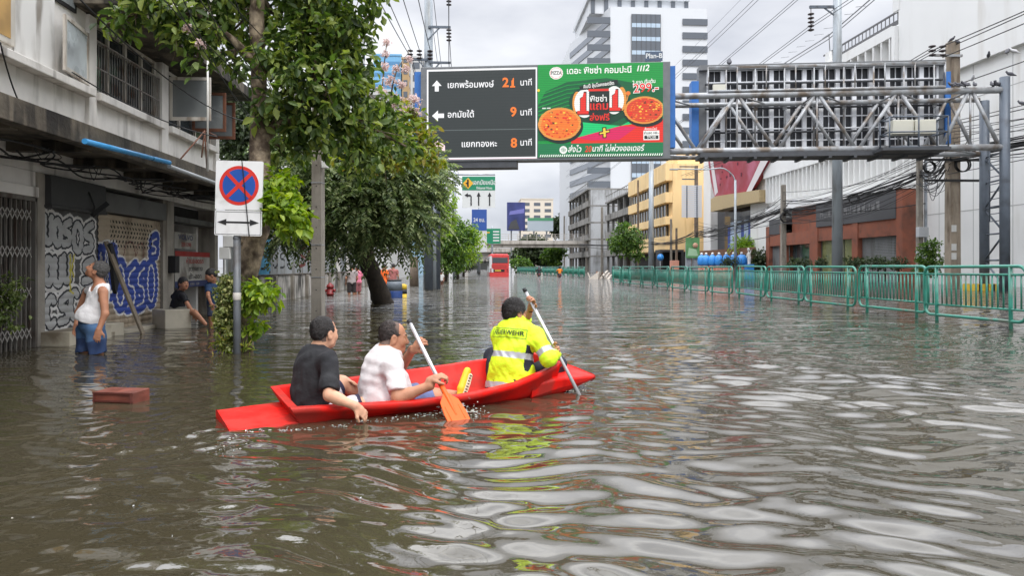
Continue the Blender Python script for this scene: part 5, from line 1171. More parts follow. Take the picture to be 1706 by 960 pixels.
def clump_leaves(g, c, R, twigs, per, L, W, droop=.5, mode='simple', rach=.35, shell=2.2):
    R = np.array(R if not np.isscalar(R) else (R, R, R*.85)); u = g.normal(size=(twigs, 3)); u /= np.linalg.norm(u, axis=1)[:, None]
    q = g.random(twigs)**(1/shell); T = np.array(c)+u*q[:, None]*R*(1+.18*g.normal(size=(twigs, 1)))
    out = []
    if mode == 'simple':
        B = np.repeat(T, per, 0)+g.normal(size=(twigs*per, 3))*L*.35; U = np.repeat(u, per, 0)
        D = U*.6+g.normal(size=B.shape)*.75+np.array((0, 0, -droop)); N = g.normal(size=B.shape)*.55+np.array((0, 0, 1.))+U*.3
        s = g.uniform(.45, 1.4, len(B)); return _leaves(B, D, N, L*s, W*s*g.uniform(.85, 1.15, len(B)))
    D = u*np.array((1, 1, .4))+g.normal(size=u.shape)*.35+np.array((0, 0, -.1)); D /= np.linalg.norm(D, axis=1)[:, None]
    S_ = np.cross(D, (0, 0, 1.)); S_ /= np.linalg.norm(S_, axis=1)[:, None]+1e-9; k = per//2
    for i in range(k):
        f = (i+.6)/k; P = T+D*rach*f-np.array((0, 0, 1.))*rach*droop*f*f
        for sg in (-1, 1):
            dd = S_*sg+D*.55+np.array((0, 0, -.35-.5*droop*f))+g.normal(size=D.shape)*.12; N = np.array((0, 0, 1.))+g.normal(size=D.shape)*.25
            s = g.uniform(.75, 1.15, twigs)*(1-.35*abs(f-.45)); out.append(_leaves(P, dd, N, L*s, W*s))
    return np.concatenate(out)
BARK = M('pale_flaking_bark', S(158,142,120), .9, var=.3, vs=14, stain=S(72,58,46), ss=11, sa=1.4, bump=.9, bs=22, bstretch=(1,1,.5))
BARKD = M('dark_bark', S(62,54,46), .95, var=.25, vs=8, bump=.8, bs=16, bstretch=(1,1,.4))
LF_MAIN = leaf_mat('broad_leaf', [S(46,62,32), S(70,92,42), S(94,118,54), S(138,150,72), S(112,130,84)], .4)
LF_SPR = leaf_mat('fresh_leaf', [S(92,122,40), S(126,152,52), S(158,174,66)], .4)
LF_DARK = leaf_mat('dusky_pinnate_leaf', [S(66,82,52), S(92,110,68), S(118,132,86), S(150,158,112)], .36)
LF_YEL = leaf_mat('yellow_green_leaf', [S(78,96,36), S(112,128,48), S(138,146,60), S(150,128,66)], .4)
LF_MID = leaf_mat('street_leaf', [S(48,74,32), S(74,104,42), S(108,134,56)], .35)
LF_LIME = leaf_mat('lime_leaf', [S(96,132,42), S(136,164,56), S(160,184,80)], .4)
LF_OLIVE = leaf_mat('olive_leaf', [S(40,52,32), S(56,70,42), S(74,86,52)], .3)
PINK = leaf_mat('pink_blossom', [S(206,182,180), S(222,206,202), S(186,166,160)], .3, .7)
def clean(cl): return [(C(px, py, d), r) for px, py, d, r in cl]
def tree(name, label, trunk, rad, clumps, mat, twigs, per, L, W, bark=BARK, mode='simple', droop=.5, rach=.35, seed=1, group=None, limbs=(), cat='tree', sprouts=(), fork=None, extra=None):
    g = np.random.default_rng(seed); P = np.array(trunk, float); b = np.array((P[0][0], P[0][1], 0))
    t = thing(name, label, cat, b, group=group); m = MB(); S_ = smooth_path(P, 6); k = len(S_)
    R = np.interp(np.linspace(0, 1, k), np.linspace(0, 1, len(rad)), rad)*(1+.06*g.normal(size=k)); m.tube(S_, R, 12); m.build('trunk', bark, t)
    for pts, r0, r1 in limbs:
        m = MB(); q = smooth_path(pts, 6); m.tube(q, np.linspace(r0, r1, len(q))*(1+.06*g.normal(size=len(q))), 9); m.build('limb', bark, t)
    cl = [(np.array(c), r) for c, r in clumps]
    if cl:
        m = MB(); top = S_[len(S_)//2:]
        if limbs: top = np.vstack([top]+[smooth_path(p, 6)[2:] for p, _, _ in limbs])
        for c, r in cl:
            o = top[np.argmin(np.linalg.norm(top-c, axis=1)+g.random(len(top))*.3)]; rr = r if np.isscalar(r) else min(r); mid = (o+c)/2+g.normal(size=3)*.12*rr; e = c+g.normal(size=3)*.3*rr
            m.tube(smooth_path([o, mid, e], 4), np.linspace(.05*rr+.008, .012, 9)*1.2, 5)
            for _ in range(3): m.tube([mid, (mid+c)/2+g.normal(size=3)*.2*rr, c+g.normal(size=3)*.5*rr], [.03*rr+.003, .015*rr+.003, .004], 4)
        m.build('branch', bark, t)
        V = np.concatenate([clump_leaves(g, c, r, max(4, int(twigs*(r if np.isscalar(r) else np.prod(r)**(1/3))**2)), per, L, W, droop, mode, rach) for c, r in cl])
        _foliage('crown', V, mat, t)
    if sprouts:
        V = np.concatenate([clump_leaves(g, np.array(c), r, int(150*r*r*9), 6, L*.82, W*.82, .7) for c, r in sprouts]); _foliage('sprout', V, LF_SPR, t)
    if extra:
        V = np.concatenate([clump_leaves(g, np.array(c), r, int(420*r), 4, .045, .04, .2) for c, r in extra]); _foliage('blossom', V, PINK, t)
    return t
# the big leafy tree behind the traffic sign
D0 = 9.55
main_cl = clean([(190,32,9.0,.2),(225,15,9.0,.26),(265,15,9.0,.3),(310,20,9.1,.36),(350,50,9.2,.36),(300,60,9.0,.2),(325,95,9.0,.22),(395,30,10.5,.55),(395,100,10.4,.3),(470,40,10.3,.5),(470,110,9.4,.5),(505,60,9.5,.5),(530,10,9.6,.55),(560,55,9.7,.5),(590,25,9.9,.4),(598,85,10,.36),(520,130,9.4,.5),(565,150,9.8,.48),(600,150,10.2,.4),(470,180,9.6,.45),(520,205,9.7,.5),(570,215,10,.48),(612,215,10.4,.42),(440,-40,10.6,.8),(560,-50,9.7,.8),(330,-60,9.2,.7),(230,-50,8.9,.4),(370,-90,9.8,.8),(490,-110,9.6,.8),(645,190,10.8,.35),(655,235,10.9,.4),(480,245,9.8,.3),(600,255,10.5,.4)])
spr = clean([(462,325,9.2,.2),(478,352,9.1,.24),(492,375,9.1,.16),(455,345,9.2,.2),(425,483,9.15,.16),(440,492,9.1,.14),(418,500,9.2,.16),(422,545,9.2,.1),(470,300,9.3,.16)])
tree('street_tree', 'big broad leaved street tree with flaking trunk behind the traffic sign', [C(407,600,D0),C(409,540,D0),C(411,480,D0),C(420,420,D0),C(434,350,D0),C(433,280,D0),C(432,200,D0),C(431,110,D0),C(428,20,D0),C(440,-80,D0)], [.12,.112,.125,.148,.165,.15,.11,.1,.095,.09],
     main_cl, LF_MAIN, 180, 8, .145, .072, seed=3, limbs=[([C(431,250,D0),C(452,215,9.6),C(486,190,9.7),C(520,150,9.8),C(560,90,9.9)], .1, .04), ([C(415,385,D0),C(405,400,9.5),C(392,408,9.45)], .09, .03), ([C(430,110,D0),C(380,60,9.4),C(320,30,9.2),C(240,15,9.0)], .06, .02)], sprouts=spr, extra=clean([(312,46,8.8,.035),(334,72,8.8,.035)]))
# pale flowering tree just behind it
tree('flowering_tree', 'tree with pale pink flower spikes between the leafy tree and the screen', [C(622,500,23),C(618,440,23),C(622,330,20),C(640,240,17)], [.1,.09,.08,.05], clean([(640,215,16,.6),(680,225,16,.55),(700,250,16,.5),(650,255,16,.7),(610,250,16.2,.7),(715,265,16,.35),(690,200,16.2,.4)]), LF_YEL, 150, 7, .17, .075, seed=5,
     extra=clean([(640,110,16,.1),(648,135,16,.12),(660,165,16,.14),(668,140,16,.1),(676,115,16,.08),(682,98,16,.06),(642,90,16,.07),(644,70,16,.05),(690,165,16,.12),(676,185,16,.14),(650,190,16,.12),(694,185,16,.1),(660,115,16,.08),(636,150,16,.1),(654,175,16,.1)]),
     limbs=[([C(645,230,16.5),C(650,170,16.2),C(660,120,16),C(682,85,16)], .03, .008), ([C(640,240,16.5),C(636,170,16.2),C(640,110,16),C(645,65,16)], .03, .008), ([C(650,230,16.5),C(676,190,16.2),C(692,160,16)], .03, .008)])
# dark feathery tree leaning over the water
dk = clean([(470,300,19,1.0),(520,270,19,1.1),(500,350,18.6,1.0),(560,300,18.5,1.1),(600,285,18.5,1.1),(640,300,18.6,1.1),(680,300,19,1.0),(700,320,19.3,.8),(560,360,18.4,1.1),(610,350,18.3,1.1),(655,360,18.6,1.1),(690,370,19,.8),(540,380,18.8,.7),(590,378,18.8,.7),(640,380,18.8,.7),(675,385,19.2,.5),(470,370,19,.7),(450,330,19.4,.8),(715,290,19.5,.6),(620,255,19.4,1.0),(560,250,19.6,1.0),(500,235,19.8,1.0),(690,265,19.5,.8),(560,408,19,.4),(540,340,20.5,1.2),(620,330,20.5,1.3),(670,335,20.5,1.0),(480,400,19,.35)])
tree('leaning_tree', 'dark feathery leaved tree leaning over the water behind the concrete pole', [C(640,512,21.5),C(630,480,21.3),C(618,450,21),C(606,425,20.6),C(600,390,20),C(595,340,19.6)], [.34,.27,.25,.24,.2,.12], dk, LF_DARK, 88, 16, .17, .072, BARKD, mode='pinnate', rach=.6, droop=.35, seed=9, limbs=[([C(604,425,20.6),C(640,385,20),C(670,345,19.5)], .12, .05), ([C(604,420,20.6),C(560,380,20),C(520,330,19.5)], .12, .05)])
tree('garden_tree', 'dense dark tree standing behind the end wall of the shophouse', [C(395,470,26),C(393,350,26),C(395,250,26)], [.2,.17,.1], clean([(385,200,24,1.2),(405,240,24,1.2),(380,250,24.5,1.0),(395,165,24,1.0),(420,200,24.5,1.2),(372,215,25,.9),(440,250,25,1.3),(400,290,25,1.2),(430,300,25,1.2),(450,200,25,1.2),(460,330,24.5,1.0)]), LF_OLIVE, 70, 8, .2, .1, BARKD, seed=12)
# smaller trees along the left pavement
side = [('slender lime green street tree just right of the pale poles', 728, 478, 44, [(722,340,43,.9),(738,330,43,.8),(730,370,43,1.0),(742,360,43,.8),(726,310,43,.6)], LF_LIME, 3),
        ('bushy green street tree beyond the pale poles', 742, 470, 54, [(738,400,52,1.6),(755,405,52,1.4),(765,385,53,1.1),(742,430,52,1.4),(758,435,53,1.1),(775,392,53,.8)], LF_MID, 4),
        ('bright street tree farther along the pavement, half over the green signs', 762, 466, 66, [(765,400,64,1.6),(780,390,64,1.3),(772,420,64,1.6),(790,400,64,.9),(758,425,64,1.4)], LF_LIME, 6),
        ('small dusky street tree nearest the bus', 772, 462, 84, [(768,430,82,1.6),(776,420,82,1.4),(764,410,82,1.4),(778,440,82,1.0)], LF_OLIVE, 7)]
for lab, px, py, d, cl, mat, sd in side:
    tree('street_tree', lab, [C(px, py+4, d), C(px+1, 430, d), C(px, 390, d)], [.16,.13,.07], clean(cl), mat, 75, 6, .26, .12, BARKD, seed=sd, group='street trees along the pavement')
tree('street_tree', 'round green street tree before the ochre block, its trunk behind the barriers', [C(1047,470,74), C(1047,430,74), C(1046,400,74)], [.22,.19,.1], clean([(1030,400,73,1.1),(1050,395,73,1.3),(1040,385,73,1.0),(1058,408,73,1.0),(1026,412,73,.8),(1064,425,74,.7),(1044,414,73,1.1)]), LF_MID, 70, 6, .3, .14, BARKD, seed=21)
tree('street_tree', 'large dark green tree on the far right side past the footbridge', [C(888,452,165), C(888,430,165), C(889,415,165)], [.5,.4,.25], clean([(878,425,163,3),(890,415,163,3.4),(900,425,163,3),(884,410,163,2.4),(870,432,163,2.2),(908,430,164,2.2)]), LF_OLIVE, 30, 6, .8, .4, BARKD, seed=22)
tree('street_tree', 'lighter small tree beside the large dark one past the footbridge', [C(923,450,158), C(923,430,158), C(922,420,158)], [.3,.25,.15], clean([(922,425,156,2),(930,420,156,1.8),(914,428,156,1.8),(925,435,156,1.6)]), LF_MID, 30, 6, .7, .35, BARKD, seed=23)
tree('street_tree', 'tree crown rising behind the footbridge by the grey apartments', [C(942,450,260), C(942,400,260), C(942,380,260)], [.5,.4,.3], clean([(938,376,255,4),(948,372,255,4),(930,380,255,3),(955,380,255,3.5)]), LF_OLIVE, 18, 6, 1.3, .6, BARKD, seed=24)
tree('street_tree', 'low green tree at the far kerb beside the bus', [C(865,455,130), C(865,445,130)], [.2,.15], clean([(862,438,128,1.4),(870,440,128,1.3),(878,444,128,1.0)]), LF_MID, 40, 6, .5, .25, BARKD, seed=25)

def shrub(name, label, cat, clumps, mat, twigs, per, L, W, stems=(), stemmat=BARKD, group=None, seed=1, droop=.3):
    g = np.random.default_rng(seed); b = clumps[0][0]; t = thing(name, label, cat, (b[0], b[1], 0), group=group)
    m = MB()
    for p, r in stems: m.tube(smooth_path(p, 4), r, 6)
    if stems: m.build('stem', stemmat, t)
    _foliage('foliage', np.concatenate([clump_leaves(g, np.array(c), r, max(6, int(twigs*(r if np.isscalar(r) else np.prod(r)**(1/3))**2)), per, L, W, droop) for c, r in clumps]), mat, t); return t
cr = clean([(382,470,9.1,.15),(378,490,9.1,.16),(386,510,9.1,.15),(376,530,9.1,.15),(384,550,9.1,.15),(378,570,9.1,.13),(390,480,9.1,.13),(372,510,9.1,.12)])
shrub('creeper', 'leafy creeper clothing the kerb post between the tree and the sign', 'creeper', cr, leaf_mat('creeper_leaf', [S(70,84,42), S(104,116,60), S(140,146,86), S(168,166,110)], .3), 4200, 6, .042, .028, stems=[([C(380,600,9.2), C(381,520,9.2), C(383,465,9.2)], .05)], stemmat=BARK, seed=2, droop=.6)
shrub('grass_tuft', 'thin weeds in the water at the foot of the creeper', 'weed', clean([(368,568,9.0,.12),(374,585,9.0,.1),(408,580,9.0,.07),(366,545,9.05,.1)]), LF_YEL, 900, 5, .1, .018, seed=4, droop=-.5)
shrub('hanging_plant', 'small leaved hanging plant at the edge of the folding gate', 'plant', clean([(12,478,8.6,.2),(22,500,8.6,.14),(5,520,8.6,.2),(15,540,8.6,.12),(0,490,8.6,.2)]), leaf_mat('fern_leaf', [S(58,74,34), S(82,98,46), S(112,122,66)], .3), 1100, 6, .045, .03, stems=[([C(2,440,8.6), C(6,480,8.6)], .01)], seed=6, droop=.6)
# clipped ball shrubs before the shop, palms and bushes by the showroom
k = 0
for px, rr in ((1322,.0),(1340,.5),(1366,.5),(1420,.55),(1438,.5),(1462,.55),(1474,.45),(1496,.55)):
    d = 52-(px-1322)/174*9
    if not rr: rr = .5
    lab = ['first clipped ball shrub beside the junction pole', 'clipped ball shrub before the first terracotta pier', 'clipped ball shrub before the shop entrance', 'clipped ball shrub just past the tall steel pole', 'clipped ball shrub under the papered shop window', 'taller clipped ball shrub before the second pier', 'small clipped ball shrub before the grey shutter', 'clipped ball shrub at the corner of the shop'][k]
    shrub('ball_shrub', lab, 'shrub', [(C(px, 438, d), (rr*1.15, rr*1.15, rr*.7))], LF_OLIVE, 260, 7, .14, .08, stems=[([C(px, 470, d), C(px+1, 450, d), C(px, 440, d)], .06)], group='clipped ball shrubs before the shop', seed=30+k); k += 1
shrub('round_shrub', 'dense round green shrub beside the slim concrete pole', 'shrub', clean([(1548,415,41,.6),(1550,432,41,.7),(1544,425,41,.6),(1552,408,41,.45),(1546,446,41,.7)]), LF_MID, 150, 8, .14, .08, seed=41)
shrub('palm_bush', 'bright palm like bush beside the white figurine', 'palm', clean([(1248,412,76,1.0),(1240,408,76,.8),(1262,414,76,.9),(1255,425,76,1.0),(1230,410,76,.6)]), LF_LIME, 60, 6, .7, .1, seed=42, droop=.4)
shrub('low_bush', 'dark low bush in a planter before the blue drums', 'shrub', clean([(1208,436,66,.6),(1216,437,66,.6),(1224,437,66,.5)]), LF_OLIVE, 150, 6, .16, .08, seed=43)
shrub('roadside_bush', 'dark overgrown bush between the white figurine and the shop', 'shrub', clean([(1265,430,70,1.2),(1275,440,70,1.2),(1258,442,70,1.0)]), LF_OLIVE, 60, 6, .3, .15, seed=44)
# ------------------------------------------------------------------ rescue boat
def nrm(v): v = np.array(v, float); return v/np.linalg.norm(v)
def boat():
    t = thing('rowing_boat', 'bright red plastic rowing boat with raised well, carrying three men', 'boat', BS+np.array((0, 0, .03)), math.atan2(BAX[1], BAX[0]))
    t.rotation_euler = (.12, -.028, math.atan2(BAX[1], BAX[0]))
    RED = M('red_boat_plastic', (.76, .010, .006), .5, var=.1, vs=4, stain=(.40,.03,.022), ss=6, sa=1.0, spec=.18, bump=.03, bs=30)
    # flat lower hull, blunt at both ends
    st = [(0, .25), (.5, .27), (1.6, .28), (2.7, .27), (3.27, .24)]; m = MB(); V = []
    def ring(s, hw, zt, e=0., zb=-.17): return [(s, -hw*.8, zb), (s, -hw*.97, min(zb+.1, (zb+zt-e)/2)), (s, -hw, zt-.012-e), (s, -hw+.015, zt-e), (s, hw-.015, zt-e*.3), (s, hw, zt-.012-e*.3), (s, hw*.97, min(zb+.1, (zb+zt)/2)), (s, hw*.8, zb)]
    for s, w in ((-.05, .25), (-.03, .255), (.25, .262), (.6, .27)): V += ring(s, w, 0)
    k = 8; f = [(i*k+j, i*k+(j+1) % k, (i+1)*k+(j+1) % k, (i+1)*k+j) for i in range(3) for j in range(k)]+[tuple(range(k)), tuple(reversed(range(3*k, 4*k)))]
    m.add(V, f, 0); m.build('stern_platform', RED, t, world=False, bevel=.012)
    m = MB(); V = []
    for s, w in ((2.35, .29), (2.6, .285), (2.85, .27), (3.03, .25), (3.06, .245)): V += ring(s, w, float(np.interp(s, [2.35,2.6,3.06], [.13,.125,.035])), float(np.interp(s, [2.35,3.06], [.09,0])), float(np.interp(s, [2.35,2.62,3.06], [-.17,-.12,-.02])))
    f = [(i*k+j, i*k+(j+1) % k, (i+1)*k+(j+1) % k, (i+1)*k+j) for i in range(4) for j in range(k)]+[tuple(range(k)), tuple(reversed(range(4*k, 5*k)))]
    m.add(V, f, 0); m.build('bow_deck', RED, t, world=False, bevel=.012)
    # the well: flared sides with a rolled rim
    S_ = np.linspace(.41, 2.64, 22); gw = np.interp(S_, [.41,.7,1.2,1.7,2.1,2.4,2.64], [.30,.345,.415,.435,.40,.32,.22]); gz = np.interp(S_, [.41,.7,1.2,1.7,2.1,2.4,2.64], [.115,.11,.10,.105,.12,.15,.19])
    pw = np.interp(S_, [.41,2.0,2.4,2.64], [.26,.28,.26,.2]); off = np.interp(S_, [.41,.8,1.5,2.64], [.01,-.02,-.05,0]); V = []
    for s, g_, z, p, o in zip(S_, gw, gz, pw, off):
        rk = lambda zz: s-.55*max(0, .42-(s-.41))/.42*zz if s < .83 else s+.5*max(0, (s-2.3)/.35)*max(zz-.03, 0)
        half = [(p*.8, -.15), (p, -.04), (p+.02, .0), (g_-.012, z-.05), (g_, z-.04), (g_+.004, z-.006), (g_-.008, z), (g_-.05, z), (g_-.058, z-.008), (max(p-.05, .05), -.07), (max(p-.09, .03), -.09)]
        V += [(rk(b), -a+o, b) for a, b in half]+[(rk(b), a+o, b) for a, b in reversed(half)]
    k = 22; n = len(S_); m = MB()
    f = [(i*k+j, i*k+(j+1) % k, (i+1)*k+(j+1) % k, (i+1)*k+j) for i in range(n-1) for j in range(k)]
    m.add(V, f, 0, True); m.build('hull', RED, t, world=False)
    hull = bpy.data.objects[t.children[-1].name] if t.children else None
    def plate(i, d, name):
        a = V[i*k:(i+1)*k]; outer = a[0:6]+a[16:22]; q = [(x+d, y*.985, z) for x, y, z in outer]; m = MB(); c = len(outer)
        m.add([(x-d*.08, y, z) for x, y, z in outer]+q, [tuple(range(c)), tuple(reversed(range(c, 2*c)))]+[(j, j+c, (j+1) % c+c, (j+1) % c) for j in range(c)], 0); return m
    plate(0, .055, 'transom').build('transom', RED, t, world=False, bevel=.008)
    plate(n-1, -.055, 'transom').build('bow_bulkhead', RED, t, world=False, bevel=.008)
    return t
BOAT = boat()

# ------------------------------------------------------------------ figures: one continuous surface each
class Sdf:
    def __init__(s, h): s.h = h; s.p = []
    def rc(s, a, b, ra, rb, k=.02, op='u', keep=None): s.p.append(('rc', np.array(a, float), np.array(b, float), ra, rb, k, op, keep)); return s
    def el(s, c, R, rad, k=.02, op='u', keep=None): s.p.append(('el', np.array(c, float), np.array(R, float), np.array(rad, float), None, k, op, keep)); return s
    def cut(s, n, d): s.p.append(('cut', nrm(n), d)); return s            # keep n.p < d
    def ripple(s, amp, fs, seed): s.p.append(('rip', amp, fs, seed)); return s
    def mesh(s):
        lo = np.full(3, 9e9); hi = -lo; B = []
        for q in s.p:
            if q[0] == 'rc': r = max(q[3], q[4]); b = (np.minimum(q[1], q[2])-r, np.maximum(q[1], q[2])+r)
            elif q[0] == 'el': r = q[3].max(); b = (q[1]-r, q[1]+r)
            else: B.append(None); continue
            B.append(b)
            if q[6] == 'u': lo = np.minimum(lo, b[0]); hi = np.maximum(hi, b[1])
        h = s.h; lo -= 3*h; n = np.ceil((hi+3*h-lo)/h).astype(int)+1
        ax = [lo[i]+h*np.arange(n[i]) for i in range(3)]; Fv = np.full(n, 1e3, np.float32)
        for q, b in zip(s.p, B):
            if b is None:
                X, Y, Z = ax[0][:, None, None], ax[1][None, :, None], ax[2][None, None, :]
                if q[0] == 'cut': np.maximum(Fv, X*q[1][0]+Y*q[1][1]+Z*q[1][2]-q[2], out=Fv)
                else:
                    g = np.random.default_rng(q[3])
                    for fq in q[2]:
                        v = nrm(g.normal(size=3))*fq; Fv += q[1]*60/(fq+30)*np.sin(X*v[0]+Y*v[1]+Z*v[2]+g.uniform(0, 6)+1.5*np.sin((X*v[1]+Y*v[2]-Z*v[0])*.6))
                continue
            pad = q[5]*1.1+3*h; i0 = np.maximum(((b[0]-pad-lo)/h).astype(int), 0); i1 = np.minimum(((b[1]+pad-lo)/h).astype(int)+2, n); sl = tuple(slice(a, c) for a, c in zip(i0, i1))
            P = np.stack(np.meshgrid(*[ax[i][sl[i]] for i in range(3)], indexing='ij'), -1)
            if q[0] == 'rc':
                ab = q[2]-q[1]; t = np.clip(((P-q[1])@ab)/(ab@ab+1e-12), 0, 1); d = np.linalg.norm(P-q[1]-t[..., None]*ab, axis=-1)-(q[3]+(q[4]-q[3])*t)
            else:
                L_ = (P-q[1])@q[2].T; k0 = np.linalg.norm(L_/q[3], axis=-1); k1 = np.linalg.norm(L_/q[3]**2, axis=-1); d = k0*(k0-1)/(k1+1e-9)
            if q[7] is not None:
                for nn, dd in q[7]: d = np.maximum(d, P@nn-dd)
            f = Fv[sl]; k = q[5]
            if q[6] == 'u': hh = np.clip(.5+.5*(f-d)/k, 0, 1); Fv[sl] = f+(d-f)*hh-k*hh*(1-hh)
            else: hh = np.clip(.5-.5*(f+d)/k, 0, 1); Fv[sl] = f+(-d-f)*hh+k*hh*(1-hh)
        return surface_nets(Fv, lo, h)
def surface_nets(Fv, lo, h):
    s = Fv < 0; n = np.array(Fv.shape)-1
    cnt = np.zeros(n, np.int16); acc = np.zeros((*n, 3), np.float32)
    for a in range(3):
        for b in (0, 1):
            for c in (0, 1):
                i0 = [slice(0, -1)]*3; o = [q for q in range(3) if q != a]
                i0[o[0]] = slice(b, b+n[o[0]]); i0[o[1]] = slice(c, c+n[o[1]]); i1 = list(i0); i0[a] = slice(0, n[a]); i1[a] = slice(1, n[a]+1)
                f0, f1 = Fv[tuple(i0)], Fv[tuple(i1)]; m = (f0 < 0) != (f1 < 0); t = np.where(m, f0/np.where(m, f0-f1, 1), 0)
                cnt += m; acc[..., a] += t*m; acc[..., o[0]] += b*m; acc[..., o[1]] += c*m
    on = cnt > 0; idx = np.full(n, -1); idx[on] = np.arange(on.sum()); V = (np.argwhere(on)+acc[on]/cnt[on][:, None])*h+lo; Q = []
    for a in range(3):
        o = [(a+1) % 3, (a+2) % 3]; i0 = [slice(None)]*3; i0[a] = slice(0, n[a]); i0[o[0]] = slice(1, n[o[0]]); i0[o[1]] = slice(1, n[o[1]]); i1 = list(i0); i1[a] = slice(1, n[a]+1)
        f0, f1 = s[tuple(i0)], s[tuple(i1)]
        for sg, mm in ((0, f0 & ~f1), (1, ~f0 & f1)):
            w = np.argwhere(mm)
            if not len(w): continue
            w[:, o[0]] += 1; w[:, o[1]] += 1; q = []
            for d0, d1 in ((-1, -1), (0, -1), (0, 0), (-1, 0)): ww = w.copy(); ww[:, o[0]] += d0; ww[:, o[1]] += d1; q.append(idx[ww[:, 0], ww[:, 1], ww[:, 2]])
            q = np.stack(q, 1); Q.append(q if sg == 0 else q[:, ::-1])
    return V, np.concatenate(Q)
def relax(V, Q, it=1, lam=.5):
    e = np.concatenate([Q[:, [0, 1]], Q[:, [1, 2]], Q[:, [2, 3]], Q[:, [3, 0]]])
    for _ in range(it):
        acc = np.zeros_like(V); c = np.zeros(len(V)); np.add.at(acc, e[:, 0], V[e[:, 1]]); np.add.at(acc, e[:, 1], V[e[:, 0]]); np.add.at(c, e[:, 0], 1); np.add.at(c, e[:, 1], 1); V = V+lam*(acc/np.maximum(c, 1)[:, None]-V)
    return V
def sdf_part(sd, name, mats, parent, pick=None, it=1, extra=None):
    V, Q = sd.mesh(); V = relax(V, Q, it); m = MB(); c = V[Q].mean(1)
    m.add(V, Q.tolist(), 0 if pick is None else pick(c).astype(int).tolist(), True)
    if extra: extra(m, V, Q)
    return m.build(name, mats, parent)
SKIN = [M('skin_light', S(200,152,124), .55, var=.08, vs=11, spec=.3, bump=.15, bs=40), M('skin_tan', S(172,122,95), .55, var=.09, vs=11, spec=.3, bump=.15, bs=40), M('skin_brown', S(136,92,70), .5, var=.06, vs=14, spec=.4)]
HAIR = M('black_hair', S(36,32,30), .6, var=.45, vs=45, bump=.6, bs=120); HAIRG = M('grey_hair', S(88,86,84), .6, var=.4, vs=70, bump=.6, bs=120); EYE = M('dark_eye', S(24,18,16), .2); LIP = M('lip', S(156,92,82), .5); FADE = M('cropped_hair_skin', S(92,72,62), .7, var=.3, vs=60)
